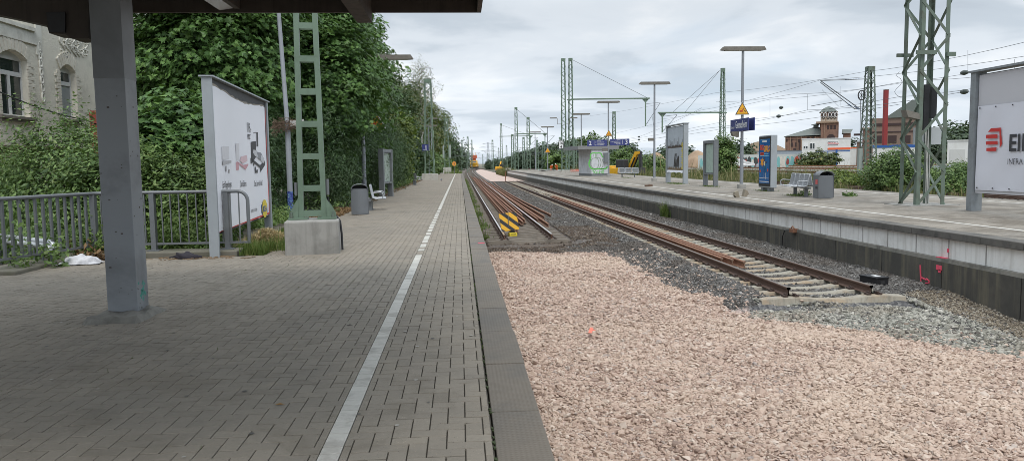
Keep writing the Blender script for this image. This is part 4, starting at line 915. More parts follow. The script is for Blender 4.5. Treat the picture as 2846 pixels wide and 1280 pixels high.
for (a,c,t0,t1) in ((1477,1527.5,351.5,368),(1534.5,1583,349,365.5)):
    A=Y(a,t1,p3.y)-p3; B=Y(c,t0,p3.y)-p3; b=MB(); b.chbox(A.x,B.x,-.06,.0,A.z,B.z,.01,0); h=B.z-A.z; e=-.066
    if a<1500:
        b.text('2',h*.95,(A.x+.28,e,A.z+h*.17),mi=1,bold=.01); b.quad((A.x+.63,e,A.z+.1),(A.x+.65,e,A.z+.1),(A.x+.65,e,B.z-.1),(A.x+.63,e,B.z-.1),1)
        for k,(s,i) in enumerate((('Richtung',0),('D\u00fcsseldorf Hbf',1),('M\u00f6nchengladbach',1),('D\u00fcsseldorf Hbf',1))): b.text(s,h*.2,(A.x+.95,e,B.z-h*(.24+.21*k)),mi=1,align='LEFT',sx=.8)
        b.text('S8',h*.2,(A.x+.85,e,B.z-h*.45),mi=1,align='RIGHT',sx=.8); b.text('S28',h*.2,(A.x+.85,e,B.z-h*.87),mi=1,align='RIGHT',sx=.8)
    else:
        b.text('3',h*.95,(B.x-.28,e,A.z+h*.17),mi=1,bold=.01); b.quad((B.x-.65,e,A.z+.1),(B.x-.63,e,A.z+.1),(B.x-.63,e,B.z-.1),(B.x-.65,e,B.z-.1),1)
        for k,s in enumerate(('Richtung','Wuppertal-Oberbarmen','D\u00fcsseldorf Hbf','Hagen Hbf')): b.text(s,h*.2,(B.x-.85,e,B.z-h*(.24+.21*k)),mi=1,align='RIGHT',sx=.8)
    b.build('direction_board',[m_navy,m_wpaint],l3,False)
b=MB(); z=Y(1520,376,p3.y).z-ZR; b.box(-.6,-.1,-.15,.1,z-.15,z+.1); b.build('loudspeaker',m_head,l3)
for (bx,by,ty,l) in ((1463,436.5,285,'lamp post with its flat head just right of the two tall lattice masts'),(1378,430.5,318,'lamp post with a yellow warning triangle at the far end of the far platform'),(1347,428.7,331,'farthest small lamp post left of the one with the far yellow triangle')):
    p=GR(bx,by); o=lamp_post(l,p,Y(bx-2,ty,p.y).z-ZR-.17,0,gl_)
    if bx==1378: q=Y(bx,383,p.y); tri_sign(o,q.z-ZR-.05,.95,-.1,0)
# hoarding with trench photographs (board runs along the platform, faces the tracks)
HX2=13.40
def hoard(name,label,cat,x,ya,yc,z0,z1,ptop,frame=m_alu,group=None):
    t=thing(name,label,cat,(x,ya,ZR),0,group); L_=yc-ya
    for y in (0,L_): b=MB(); b.box(-.14,.14,y-.1,y+.1,-.03,ptop); b.build('post',frame,t)
    b=MB(); b.box(-.18,.18,-.14,L_+.14,ptop,ptop+.05); b.build('top_cap',frame,t)
    b=MB(); b.box(-.05,.05,.101,L_-.101,z0,z1); b.build('back_panel',m_gsteel,t); return t
y1=XP(1905/DS,470/DS,HX2).y; y2=XP(1857/DS,470/DS,HX2).y
ph=hoard('poster_hoarding','hoarding with two muddy trench photographs and yellow lettering on the far platform','hoarding',HX2,y1,y2,.78,3.5,3.56)
L_=y2-y1
def picture_mat(name,sk,gd,horizon):
    """printed photograph: overcast sky over mud, its own picture"""
    global nt,L
    m=bpy.data.materials.new(name); m.use_nodes=True; nt=m.node_tree; L=nt.links.new; b=nt.nodes['Principled BSDF']; b.inputs['Roughness'].default_value=.5
    t=N('ShaderNodeTexCoord').outputs['Object']; s=N('ShaderNodeSeparateXYZ'); L(t,s.inputs[0])
    f=mth('ADD',s.outputs[2],mth('MULTIPLY',noise(t,3,6,.7),.5)); k=ramp(mth('SUBTRACT',f,horizon),[(.2,(0,0,0)),(.3,(1,1,1))])
    c=mixc(k,mixc(noise(t,9,6),gd,tuple(1.9*q for q in gd)),mixc(noise(t,2,4),sk,tuple(1.3*q for q in sk))); L(c,b.inputs['Base Color']); return m
b=MB(); b.box(-.062,-.052,.11,L_-.11,2.17,3.46); po=b.build('picture',picture_mat('picture_upper',(.42,.46,.50),(.055,.04,.03),2.32),ph)
b=MB(); b.box(-.063,-.052,.11,L_-.11,.80,2.165); po2=b.build('picture',picture_mat('picture_lower',(.34,.37,.40),(.12,.085,.05),.98),ph)
b=MB()
for k in range(15):
    y=.4+k*.27; h=random.uniform(.08,.6); b.bar((-.068,y,2.25),(-.068,y+random.uniform(-.05,.05),2.3+h),.004,random.uniform(.02,.06))
for k in range(9): b.bar((-.069,1.15+.14*k,1.0),(-.069,1.2+.1*k,1.45+random.uniform(0,.4)),.004,.09)
b.build('charred_posts',M('printed_dark',(.04,.032,.028),.6,.2,9),ph)
b=MB()
for k in range(14):
    z=.88+k*.115; b.box(-.072,-.066,.32,.62-.05*(k%3),z,z+.075)
b.build('yellow_lettering',m_lemon,ph)
b=MB(); n=12
b.add([Vector((-.075-.03*(j==1)-.05*(j==2),.12+(L_-.24)*k/n,.80-.07*j-.015*math.sin(k*1.7)*j)) for j in range(3) for k in range(n+1)],[(j*(n+1)+k,j*(n+1)+k+1,(j+1)*(n+1)+k+1,(j+1)*(n+1)+k) for j in range(2) for k in range(n)],0,True); b.build('loose_poster_end',m_paperw,ph)
def vit_at(label,px0,px1,x,h,w,poster,gap=.62):
    ya=XP(px1/DS,470/DS,x).y; yc=XP(px0/DS,470/DS,x).y; return vitrine(label,(x,(ya+yc)/2,ZR),PI/2*-1,gv,h,abs(yc-ya)-.1,poster)
vit_at('timetable case with a pale green sheet between hoarding and name board post',1960,1990,13.3,2.43,1,(.42,.52,.45))
# lit advertising case
adx=13.38; ya=XP(2142/DS,470/DS,13.25).y; ad=thing('advertising_case','blue advertising light case with orange lettering standing on two short feet','advertising case',(adx,ya,ZR))
b=MB(); b.chbox(-.13,.15,0,1.32,.16,2.42,.02); b.build('housing',m_alu,ad)
b=MB(); b.box(-.142,-.131,.03,1.29,.22,2.36); b.build('black_border',m_black,ad)
def adm():
    global nt,L
    m=bpy.data.materials.new('printed_advert'); m.use_nodes=True; nt=m.node_tree; L=nt.links.new; b=nt.nodes['Principled BSDF']; b.inputs['Roughness'].default_value=.25
    t=N('ShaderNodeTexCoord').outputs['Object']; s=N('ShaderNodeSeparateXYZ'); L(t,s.inputs[0])
    c=mixc(noise(t,3,5,.6),(.012,.05,.25),(.02,.20,.46)); L(c,b.inputs['Base Color']); return m
b=MB(); b.box(-.148,-.143,.10,1.22,.34,2.26,0); e=-.152
def aq(u0,u1,v0,v1,mi,k=0.): b.add([(e-k,1.22-1.12*u,.34+1.92*v) for u,v in ((u0,v0),(u1,v0),(u1,v1),(u0,v1))],[(0,1,2,3)],mi)
aq(.28,.72,.93,.965,1); 
b.text('BIG',.30,(e,.95,1.80),(0,-1,0),(0,0,1),2,'CENTER',.85,.05); b.text('GIRLS',.34,(e-.001,.42,1.72),(0,-1,0),(0,0,1),3,'CENTER',.75,.05); aq(.1,.45,.64,.70,2)
aq(.08,.92,.615,.635,4); aq(.08,.9,.655,.67,4); aq(.05,.95,.115,.125,1); aq(.05,.95,.035,.05,1); aq(.1,.9,.985,.99,4)
c=(.30,.48); b.add([(e-.002,1.22-1.12*(c[0]+r*math.cos(a)*1.0),.34+1.92*(c[1]+r*.62*math.sin(a))) for k in range(12) for a,r in ((2*PI*k/12,.19 if k%2 else .11),)],[tuple(range(12))],3)
aq(.50,.60,.40,.50,5,.002); aq(.47,.52,.22,.37,6,.002); aq(.62,.67,.22,.37,6,.002); aq(.49,.52,.12,.24,1,.003); aq(.65,.68,.10,.24,1,.003); aq(.52,.66,.34,.42,6,.001); aq(.52,.57,.50,.60,7,.002); aq(.60,.74,.47,.49,7,.002)
for (u,v) in ((.12,.28),(.85,.30)): b.add([(e-.002,1.22-1.12*(u+.06*math.cos(2*PI*k/10)),.34+1.92*(v+.035*math.sin(2*PI*k/10))) for k in range(10)],[tuple(range(10))],2)
b.build('advert_print',[adm(),m_wpaint,M('advert_red',(.65,.08,.04),.4,.1,5),M('advert_orange',(.85,.36,.04),.4,.1,5),M('advert_cyan',(.25,.55,.75),.4,.1,5),M('advert_cream',(.75,.72,.5),.4,.1,5),M('advert_teal',(.01,.12,.22),.4,.1,5),M('advert_brown',(.12,.06,.04),.4,.1,5)],ad,False)
for y in (.3,1.0): b=MB(); b.box(-.1,.12,y-.09,y+.09,-.02,.162); b.build('foot',m_gsteel,ad)
bench('bench','double row of wire mesh seats beside the blue advertising case',(12.70,27.9,ZR),math.radians(-9),gbn,True,4)
bin_('grey litter bin with red sticker at the end of the double seat row',(12.62,25.9,ZR),math.radians(6),gb,True)
bench('bench','double wire mesh seat row beyond the graffiti shed seen end-on',(14.6,66,ZR),math.radians(84),gbn,True,3)
# big lattice mast at the right
a=G(2543/DS,571.3/DS,ZR); dm=lattice('lattice_mast','big four-legged green lattice mast at the right with a black signal box',(a.x+.42,a.y+.38,ZR),11.5,.86,.82,.80,.77,12,.115,.08,math.radians(2),None,m_green2)
b=MB(); b.box(-.10,.05,-.14,-.02,2.15,3.45); b.box(.25,.42,.05,.2,2.5,3.4); b.build('signal_box',m_black,dm)
b=MB(); b.box(-.02,.85,.42,.46,1.75,2.25); b.build('grey_panel',M('grey_panel',(.42,.45,.46),.5,.05,4),dm)
b=MB(); b.prism([(-.85,2.72),(-.45,2.62),(-.40,2.44),(-.78,2.52)],-.45,-.2,'y'); b.build('loudspeaker',m_head,dm)
b=MB(); b.box(-.62,-.02,-.52,-.46,4.25,4.36); b.build('clamp_bar',m_green2,dm); b=MB(); b.box(.32,.58,-.48,-.42,4.2,4.32); b.build('clamp_bar',m_green2,dm); b=MB(); b.box(-.60,-.1,.42,.48,4.3,4.4); b.build('clamp_bar',m_green2,dm)
b=MB(); 
for dx in (-.07,-.03,.02): b.tube([(dx,-.3,.02),(dx,-.28,1.2),(dx+.03,-.2,1.55),(dx+.05,-.1,2.2)],.013,6)
b.build('cable_bundle',M('pale_cable',(.45,.45,.42),.6,.1,9),dm)
b=MB(); b.cbox((0,0,.01),1.5,1.3,.02); b.build('grout_pad',m_conc,dm)
# white builder's banner hoarding at the right edge
bx=13.1; by=18.75; bh=hoard('banner_hoarding','tall hoarding with a white construction company banner at the right edge','hoarding',bx,by-5.1,by,.5,3.42,3.48,M('frame_grey',(.24,.26,.27),.5,.1,5,dirt=(.15,.15,.15),dsc=3,damt=.5))
def bq(px,py,e=.075):
    h=XP((2600+px*246/679)/DS,(180+py*246/679)/DS,bx-e); return Vector((h.x-bx,h.y-(by-5.1),h.z-ZR))
b=MB(); b.box(-.062,-.052,.101,4.98,.46,3.40); b.build('plain_backing',M('plain_board',(.56,.55,.57),.6,.03,3),bh)
zt=bq(330,320).z; zb=bq(330,960).z; b=MB(); ny,nz=60,30; vs=[]
for j in range(nz+1):
    for k in range(ny+1):
        y=.12+4.84*k/ny; v=zb+(zt-zb)*j/nz; d=4.95-y; f=.016*math.sin(2.4*d-2.2*(zt-v))*math.exp(-.18*((zt-v)))+.012*math.sin(5*d+3*(zt-v))+.010*math.sin(1.5*v+.8*d)
        vs.append((-.085-f*math.sin(PI*j/nz)**.6,y,v))
b.add(vs,[(j*(ny+1)+k,j*(ny+1)+k+1,(j+1)*(ny+1)+k+1,(j+1)*(ny+1)+k) for j in range(nz) for k in range(ny)],0,True); bn=b.build('banner',M('banner_cloth',(.70,.70,.75),.6,.03,3),bh)
b=MB()
def bpoly(pts,mi): b.add([bq(x,y,.118) for x,y in pts],[tuple(range(len(pts)))],mi)
bpoly([(402,516),(425,488),(500,482),(511,608),(492,638),(490,512)],0); bpoly([(387,538),(476,533),(476,562),(387,567)],0); bpoly([(387,588),(477,584),(477,610),(387,614)],0); bpoly([(390,638),(470,633),(463,662),(390,663)],0)
def bt(s,px,py,hpx,sx,bold,mi):
    A=bq(px,py,.12); h=(bq(px,py-hpx,.12)-A).length/.72; b.text(s,h,A,(0,-1,0),(.0,.0,1),mi,'LEFT',sx,bold)
bt('EIFFAGE',556,661,130,1.0,.02,1); bt('INFRA',549,763,45,.95,.0,1)
b.build('company_logo',[m_red,m_print],bn,False)
b=MB()
for k in range(9): b.cbox((-.108,.3+k*.57,zt-.05),.012,.03,.03); b.cbox((-.108,.3+k*.57,zb+.06),.012,.03,.03)
b.build('eyelets',m_dark,bn)
# shed with green graffiti
Nc=GR(1488,442.6); th=math.radians(7); sh=thing('platform_shed','small white flat-roofed shed with green spray graffiti on the far platform','shed',Nc,th)
Wd=(Y(1528.6,441.5,Nc.y+.3).x-Nc.x)/math.cos(th); Hd=Y(1488,376,Nc.y).z-ZR; R_=Matrix.Rotation(th,3,'Z'); nrm=R_@Vector((0,-1,0)); rd=R_@Vector((1,0,0))
b=MB(); b.box(0,Wd,0,4.6,.22,Hd); b.build('wall',M('shed_white',(.66,.67,.69),.7,.04,3,dirt=(.36,.37,.37),dsc=1.2,damt=.4),sh)
b=MB(); b.box(.02,Wd-.02,.02,4.58,-.02,.22); b.build('plinth',m_gsteel,sh)
b=MB(); b.box(-1.4,Wd+1.1,-.12,5.2,Hd+.002,Hd+.36); b.build('roof',M('roof_grey',(.24,.24,.24),.8,.1,4),sh)
def sp(px,py):
    h=plane_hit((1590+px*210/1872)/DS,(370+py*210/1872)/DS,Nc,nrm)-Nc; return h.dot(rd),h.z
def stroke(b,pts,w,mi=0,e=-.008):
    Q=[sp(*p) for p in pts]
    for i in range(len(Q)-1): b.bar((Q[i][0],e,Q[i][1]),(Q[i+1][0],e,Q[i+1][1]),.006,w,mi,(0,1,0)) if False else b.bar((Q[i][0],e,Q[i][1]),(Q[i+1][0],e,Q[i+1][1]),w,.006,mi,(0,1,0))
b=MB(); mg=M('spray_green',(.14,.55,.10),.7,.2,9); mgl=M('spray_green_pale',(.30,.50,.28),.7,.2,9); mgd=M('spray_grey',(.25,.33,.24),.7,.2,9)
out_=[(455,640),(448,540),(490,495),(560,490),(620,495),(680,490),(720,500),(740,560),(770,600)]
stroke(b,[(455,640),(430,690),(415,760),(450,850),(500,885),(580,890),(640,880),(700,885),(780,885),(850,870),(875,820)],.14,0)
stroke(b,out_,.10,0); stroke(b,[(455,640),(440,700),(470,720),(480,660),(530,620),(600,615),(650,660),(665,740),(650,820),(610,870),(560,885),(500,850),(470,790),(470,720)],.05,2)
stroke(b,[(600,615),(660,600),(700,640),(720,720),(700,820),(660,870)],.05,2); stroke(b,[(745,640),(770,720),(760,820),(720,880)],.05,2); stroke(b,[(580,500),(580,610)],.05,1); stroke(b,[(525,530),(525,580)],.04,2); stroke(b,[(610,530),(610,590)],.04,2); stroke(b,[(660,880),(800,885)],.12,0)
for pts in ([(475,945),(540,935)],[(535,940),(540,1000)],[(580,930),(545,965),(585,1000)],[(600,945),(600,995),(620,995)],[(640,945),(635,995),(660,990)],[(680,930),(670,990),(690,985)],[(705,960),(720,930),(730,985)],[(745,935),(750,1000)],[(740,935),(795,930)],[(770,935),(775,1000)]): stroke(b,pts,.05,0)
b.build('graffiti',[mg,mgl,mgd],sh)
A=sp(778,728);B_=sp(900,482); b=MB(); b.box(A[0],B_[0],-.32,-.002,A[1],B_[1]); b.build('wall_cabinet',m_gsteel,sh)
# small things lying on the far platform
c=GR(1863,496); mtc=M('broken_concrete',(.27,.235,.18),.9,.25,9,dirt=(.15,.10,.06),dsc=4,damt=.6)
for s,l in ((-1,'left half of a split round concrete footing below the station name board'),(1,'right half of a split round concrete footing below the station name board')):
    b=MB(); n=8; b.prism([(s*(.02+.17*math.sin(PI*k/n)*(.9 if k%2 else 1)),.02*s+.13-.13*math.cos(PI*k/n)) for k in range(n+1)],-.1,.12,'y'); o=b.build('footing_half',mtc); o.location=c+Vector((s*.05,0,.02)); o.rotation_euler=(0,s*.25,0); tag(o,l,'concrete footing','split concrete footing halves')
c=GR(1631,469); b=MB(); b.chbox(-.2,.18,-.08,.08,0,.1,.02); b.chbox(.0,.22,-.05,.09,.05,.14,.02,0,Matrix.Rotation(.2,4,'Y')); o=b.build('brick_rubble',M('rubble_brown',(.12,.075,.05),.9,.3,9)); o.location=c; tag(o,'small dark brick rubble on the edge strip of the far platform','rubble')
# wall gadget with hanging cable
t=thing('wall_clamp','small rusty clamp with a hanging black cable on the dark platform wall','cable clamp',XP((1900+650/2.107)/DS,(450+405/2.107)/DS,8.93))
b=MB(); b.box(-.10,.06,-.12,.12,-.03,.07); b.tube([(-.05,-.1,.07),(-.06,0,.13),(-.05,.1,.08)],.02,6); b.build('clamp',m_rust,t)
b=MB(); b.tube([(-.08,.05,.03),(-.12,.35,.0),(-.10,.55,-.2),(-.07,.62,-.45),(-.12,.58,-.5)],.014,6); b.build('hanging_cable',m_black,t)
# black junction box by the track end
t=thing('track_box','black box with a white sticker on the ballast beside the cut rail end','track box',(7.93,14.15,-.93),math.radians(14))
b=MB(); b.chbox(-.14,.14,-.22,.22,-.03,.12,.006); b.chbox(-.15,.15,-.23,.23,.121,.15,.005); b.build('housing',m_black,t)
b=MB(); b.box(-.04,.07,-.1,.05,.151,.154); b.build('sticker',m_wpaint,t)
b=MB(); b.box(-.05,.05,-.224,-.221,.02,.08); b.build('cable_opening',m_dark,t)
# stop board between the rails
t=thing('stop_board','yellow and black striped square stop board leaning between the rails','stop board',(1.60,25.5,-.93),math.radians(10))
b=MB(); s=.305; n=10
ang=math.radians(-6); T=Matrix.Translation((0,0,.46))@Matrix.Rotation(math.radians(-14),4,'X')@Matrix.Rotation(ang,4,'Y')
b.chbox(-s,s,-.008,.008,-s,s,.006,0,T)
def clip(poly,f):
    out=[]
    for i in range(len(poly)):
        a=poly[i];c=poly[(i+1)%len(poly)]; fa,fc=f(a),f(c)
        if fa>=0: out.append(a)
        if fa*fc<0: q=fa/(fa-fc); out.append((a[0]+(c[0]-a[0])*q,a[1]+(c[1]-a[1])*q))
    return out
for k in range(-2,4):
    lo=k*.36-.30; hi=lo+.165; sq=[(-s,-s),(s,-s),(s,s),(-s,s)]
    q=clip(clip(sq,lambda p:(p[0]+p[1]*1.05)-lo),lambda p:hi-(p[0]+p[1]*1.05))
    if len(q)>2: b.add([T@Vector((x,-.0095,z)) for x,z in q],[tuple(range(len(q)))],1)
b.build('striped_plate',[m_yel,m_black],t,False)
b=MB(); b.bar((.0,-.03,.08),(-.06,-.10,.90),.02,.012); b.build('rod',m_galv,t)
b=MB(); b.box(-.02,.24,-.16,.06,-.01,.10,0); b.box(.02,.20,-.165,-.161,.04,.06,1); b.prism([(.02,.10),(.2,.10),(.16,.2),(-.05,.26)],-.05,-.02,'y',1); b.build('foot_block',[m_lemon,m_black],t)
# rusty marker post between the tracks far out
b=MB(); b.tube([(0,0,-.1),(0,0,1.15)],.06,8); b.tube([(0,0,1.15),(0,0,1.3)],.09,8); b.tube([(0,0,.6),(0,0,.66)],.085,8); o=b.build('marker_post',m_rust); o.location=(6.21,105,-.98); tag(o,'short rusty marker post standing at the far end of the cut track','marker post')
# orange paint tag on the pink stone, green can on the ballast
c=G(1488,838,-1.08); b=MB(); b.bar((-.05,-.17,.05),(.03,.15,.055),.05,.008); b.bar((-.03,-.05,.056),(.05,-.02,.056),.03,.008); o=b.build('spray_mark',M('spray_orange',(.85,.20,.13),.8,.2,30)); o.location=c; tag(o,'small orange-red spray mark on the pink crushed stone','spray mark')
c=G((1250+1812*.388)/DS,(450+708*.388)/DS,-.93); b=MB(); b.lathe([(.035,0),(.04,.03),(.04,.12),(.02,.15)],(0,0,0),8); o=b.build('crushed_can',M('can_green',(.03,.35,.10),.4,.2,9)); o.location=c; o.rotation_euler=(1.5,0,.6); tag(o,'crushed green can lying on the ballast beside the left rail','can')
b=MB(); q1=G((1300+220*.1294)/DS,(560+890*.1294)/DS,.006); q2=G((1300+360*.1294)/DS,(560+888*.1294)/DS,.006); b.bar(q1+Vector((0,0,.003)),q2+Vector((0,0,.003)),.05,.003); kind(b.build('edge_spray_mark',m_spray),'structure')
# ------------------------------------------------------------------ masts and wires beyond the far platform
GZ=-.98
def sY(px,py,y): return Y(px/DS,py/DS,y)
def mast_at(label,px,ptop,y,base=GZ,wb=.9,wt=.5,n=16,leg=.10,lace=.055,found=(1.3,1.3,-.2,.35),cross=False):
    p=Y(px,430,y); top=Y(px,ptop,y).z; return lattice('lattice_mast',label,(p.x,y,base),top-base,wb,wt,wb*.9,wt,n,leg,lace,0,gm,m_green2 if cross else m_green,found,cross)
def boom(t,z,x0,x1,drop,name='boom'):
    """arm across the tracks with a drop post and the raked cantilever tubes"""
    b=MB(); b.bar((x0,-.1,z),(x1,-.1,z+.05),.14,.18); b.bar((x0,.1,z),(x1,.1,z+.05),.06,.18); b.box(x0-.5,x0+.5,-.35,.35,z-.12,z+.02); b.build(name,m_green,t)
    d=1 if x1>x0 else -1; xe=x1-d*.6
    b=MB(); b.bar((xe,0,z-drop),(xe,0,z+.02),.16,.16); b.prism([(xe-.5,z-.06),(xe+.5,z-.06),(xe,z-.6)],-.05,.05,'y'); b.build('drop_post',m_green,t); return xe
def cantilever(t,xe,z0,z1,d,l):
    b=MB(); m=Vector((xe+d*l,0,z1)); b.tube([(xe,0,z0),m],.035,6); b.tube([(xe,0,z1-.15),m+Vector((0,0,.05))],.03,6); b.tube([(xe+d*l*.45,0,z0+(z1-z0)*.45),(xe+d*l*.55,0,z0-.1)],.02,5); b.tube([(xe+d*.2,0,z0-.1),(xe+d*(l+.5),0,z0-.15)],.022,5); b.build('cantilever',m_galv,t)
    b=MB(); 
    for q in range(5): b.lathe([(.05,-.02),(.10,0),(.05,.02)],(xe+d*(.25+.09*q),0,z0+(z1-z0)*(.25+.09*q)/l),8)
    b.build('insulator',M('insulator_blue',(.16,.22,.34),.35,.1,9),t)
mA=lattice('lattice_mast','left one of the two tallest green masts carrying the 16 over 4 kilometre board',(15.15,111.4,ZR),Y(1414,148,111.4).z-ZR,.75,.55,.7,.5,30,.11,.055,0,gm,None,None)
b=MB(); p=Y(1411,364,111); s=.36; b.box(-s,s,-.02,.02,-.6,.6,0); b.box(-s+.05,s-.05,-.026,-.0205,-.55,.55,1); b.text('16',.55,(0,-.032,.06),mi=0,bold=.02); b.text('4',.55,(0,-.032,-.48),mi=0,bold=.02); o=b.build('kilometre_board',[m_print,m_wpaint],mA,False); o.location=(p.x-15.15,-.6,p.z-ZR)
for s in (-1,1): b=MB(); z=Y(1414,298,111.4).z-ZR; b.box(s*1.5-.5,s*1.5+.5,-.15,.15,z,z+.14); b.bar((s*.3,0,z-.8),(s*.9,0,z-.8),.05,.05); b.bar((s*.9,0,z-.8),(s*.9,0,z),.05,.05); b.build('lamp_arm',m_head,mA)
mB=mast_at('right one of the two tallest green masts with a long arm over the tracks',1437,147,112,.1,.8,.5,26,.11,.055,None)
z=Y(1440,250,112).z-.1; x1=Y(1634,243,112).x-mB.location.x; xe=boom(mB,z,0,x1,4.0); cantilever(mB,xe,z-3.9,z-.6,1,2.2)
b=MB(); b.tube([(.2,0,Y(1443,150,112).z-.1),(x1-.3,0,z+.1)],.03,5); b.build('stay',m_galv,mB)
mC=mast_at('tall green mast with an ivy covered foot and a long arm to the left',1816,172,102,GZ,.9,.45,20,.11,.06,None)
z=Y(1812,283,102).z-GZ; x1=Y(1655,291,102).x-mC.location.x; xe=boom(mC,z,0,x1,2.6); cantilever(mC,xe,z-2.5,z-.3,1,2.)
b=MB(); T_=Y(1810,178,102); 
for e in (Y(1690,268+0,102),Y(1722,284,102)): b.tube([T_-mC.location,Vector((e.x,e.y,0))-Vector((mC.location.x,mC.location.y,0))+Vector((0,0,z))],.028,5)
b.build('stay',m_galv,mC)
mD=mast_at('green mast with tensioning wheel and raked cantilever in front of the brick factory',2182,168,63.6,GZ,1.25,.55,13,.12,.06,(1.5,1.5,-.2,.25),True)
O=mD.location
def rel(px,py,y=63.6): return Y(px,py,y)-O
b=MB(); tip=rel(2064,203); b.tube([rel(2175,199),tip],.035,6); b.tube([tip,rel(2164,275)],.04,6); b.tube([tip+Vector((0,0,-.15)),rel(2150,274),rel(2172,272)],.035,6); b.tube([rel(2040,267),rel(2118,253)],.03,6); b.tube([rel(2068,226),rel(2110,268)],.014,4); b.build('cantilever',m_galv,mD)
b=MB(); 
for a,c in (((2128,200),(2160,199)),((2150,268),(2160,275)),((2134,262),(2142,268))):
    A=rel(*a);B_=rel(*c)
    for q in range(6): f=q/5; P_=A.lerp(B_,f); b.lathe([(.05,-.025),(.10,0),(.05,.025)],P_,8)
b.build('insulator',M('insulator_blue',(.16,.22,.34),.35,.1,9),mD)
b=MB(); c=rel(2166,240); b.tube([c+Vector((.30*math.cos(a),-.1,.40*math.sin(a))) for a in [2*PI*k/16 for k in range(16)]],.05,6,0,False,True)
for k in range(4): a=PI*k/4; b.bar(c+Vector((.3*math.cos(a),-.1,.4*math.sin(a))),c-Vector((.3*math.cos(a),.1,.4*math.sin(a))),.03,.03)
b.build('tension_wheel',m_dark,mD)
b=MB(); b.tube([rel(2165,250),rel(2162,440)],.02,5); b.build('tension_rope',m_dark,mD)
b=MB(); p=rel(2163,400); b.box(p.x-.16,p.x+.16,-.2,.12,.9,3.3); b.build('tension_weights',M('weight_grey',(.30,.34,.31),.8,.1,5),mD)
ML=[(1300,270,160,'green mast with a long thin arm over the pink stone bed',1,1378),(1330,295,150,'green mast just left of the farthest small lamp posts',0,0),(1262,311,215,'leftmost tall green mast beyond the pink stone bed with a thin arm',1,1340),(1545,281,140,'thin green mast rising behind the platform 2 and 3 boards',0,0),(1290,338,180,'small green mast left of the third tall one with grey tension weights',0,0),(1367,356,170,'short dark mast standing behind the far yellow triangle',0,0)]
for px,pt,y,l,bm_,ex in ML:
    t=mast_at(l,px,pt,y,GZ,.8,.5,18,.12,.06)
    if bm_: z=Y(px,268+(pt-178)*.75 if False else {270:337,311:343}[pt],y).z-GZ; x1=Y(ex,336,y).x-t.location.x; xe=boom(t,z,0,x1,2.5); cantilever(t,xe,z-2.4,z-.5,1,2.); b=MB(); b.tube([(0,0,Y(px,pt+3,y).z-GZ),(x1-.5,0,z+.1)],.035,5); b.build('stay',m_galv,t)
FAR=[(1240,352,260),(1318,345,190),(1352,352,200),(1409,345,210),(1448,350,180),(1255,372,330),(1275,366,300),(1302,372,330),(1228,385,420),(1215,388,520),(1388,372,260),(1430,362,230),(1340,375,300)]
for k,(px,pt,y) in enumerate(FAR):
    t=mast_at('distant thin green mast standing in the crowd of masts along the tracks',px,pt,y,GZ,.7,.45,12,.14,.07,None)
    t['group']='distant thin masts along the tracks'
    d=1 if k%2 else -1; z=5.6; cantilever(t,0,z-.9,z+.7,d,2.8); cantilever(t,0,z-.9,z+.7,-d,2.5)
for k,(px,pt,y) in enumerate(((1178,344,215),(1163,352,260),(1188,352,300),(1172,362,340))):
    t=mast_at('distant mast with pale slanting cantilevers left of the yellow railcar',px,pt,y,GZ,.6,.4,10,.12,.06,None); t['group']='distant masts left of the railcar'
    cantilever(t,0,4.8,6.6,-1 if k<1 else 1,3.2)
def wire(pts,label,r=.016,ins=()):
    P=[sY(*p) for p in pts]; b=MB(); Q=[]
    for i in range(len(P)-1):
        n=6
        for k in range(n): f=k/n; Q.append(P[i].lerp(P[i+1],f)+Vector((0,0,-.22*4*f*(1-f))))
    b.tube(Q+[P[-1]],r*.8,5); t=thing('overhead_wire',label,'overhead wire',(0,0,0),0,'overhead wires'); b.build('wire',M('wire_grey',(.10,.105,.11),.5,.1,5),t)
    for p in ins:
        c=sY(*p); b=MB(); b.lathe([(.03,-.30),(.12,-.2),(.17,0),(.12,.2),(.03,.30)],(0,0,0),10); o=b.build('insulator',M('insulator_dark',(.07,.085,.075),.4,.15,9),t); o.location=c; o.rotation_euler=(PI/2,0,.25)
wire([(2900,105,42),(2400,200,63.6),(1990,258,102),(1640,322,170)],'topmost overhead wire running from the right edge to the mast before the factory',.018)
wire([(2900,148,41),(2279,223,63.6),(1950,306,100),(1700,372,160)],'overhead wire meeting the tip of the raked cantilever before the factory')
wire([(2900,158,44),(2500,229,56),(2140,276,80),(1830,332,130)],'overhead wire hung with the upper insulator beside the white banner hoarding',.016,((2680,202,47.5),(2171,299,76)))
wire([(2900,205,40),(2500,269,52),(2013,338,88),(1640,404,170)],'overhead wire second from below passing behind the station name board')
wire([(2900,232,40),(2680,255,46),(2244,306,66),(1950,358,95),(1640,416,170)],'lowest overhead wire with the lower insulator beside the white banner hoarding',.018,((2680,255,46),(2164,323,71)))
wire([(2500,290,60),(2040,352,95),(1776,388,140),(1560,420,200)],'low overhead wire passing behind the trench poster hoarding',.02,((1776,388,140),))
wire([(1950,300,105),(1776,380,140),(1600,402,190)],'faint overhead wire with a dark insulator above the blue direction boards',.02,((1776,380,140),))
wire([(2846,190,46),(2560,221,54),(2200,262,70),(1990,283,102)],'overhead wire between the two insulators beside the white banner hoarding')
for (a,c) in (((2244,262,66),(2244,306,66)),((2140,276,80),(2140,322,80)),((2020,300,92),(2013,338,88)),((2335,240,62),(2335,294,62)),((2690,140,47.5),(2690,200,47.5)),((2820,165,43),(2820,215,43))): b=MB(); b.tube([sY(*a),sY(*c)],.012,4); tag(b.build('wire_dropper',M('wire_grey',(.10,.105,.11),.5,.1,5)),'thin vertical dropper wire hanging between two overhead wires','wire dropper','wire droppers')
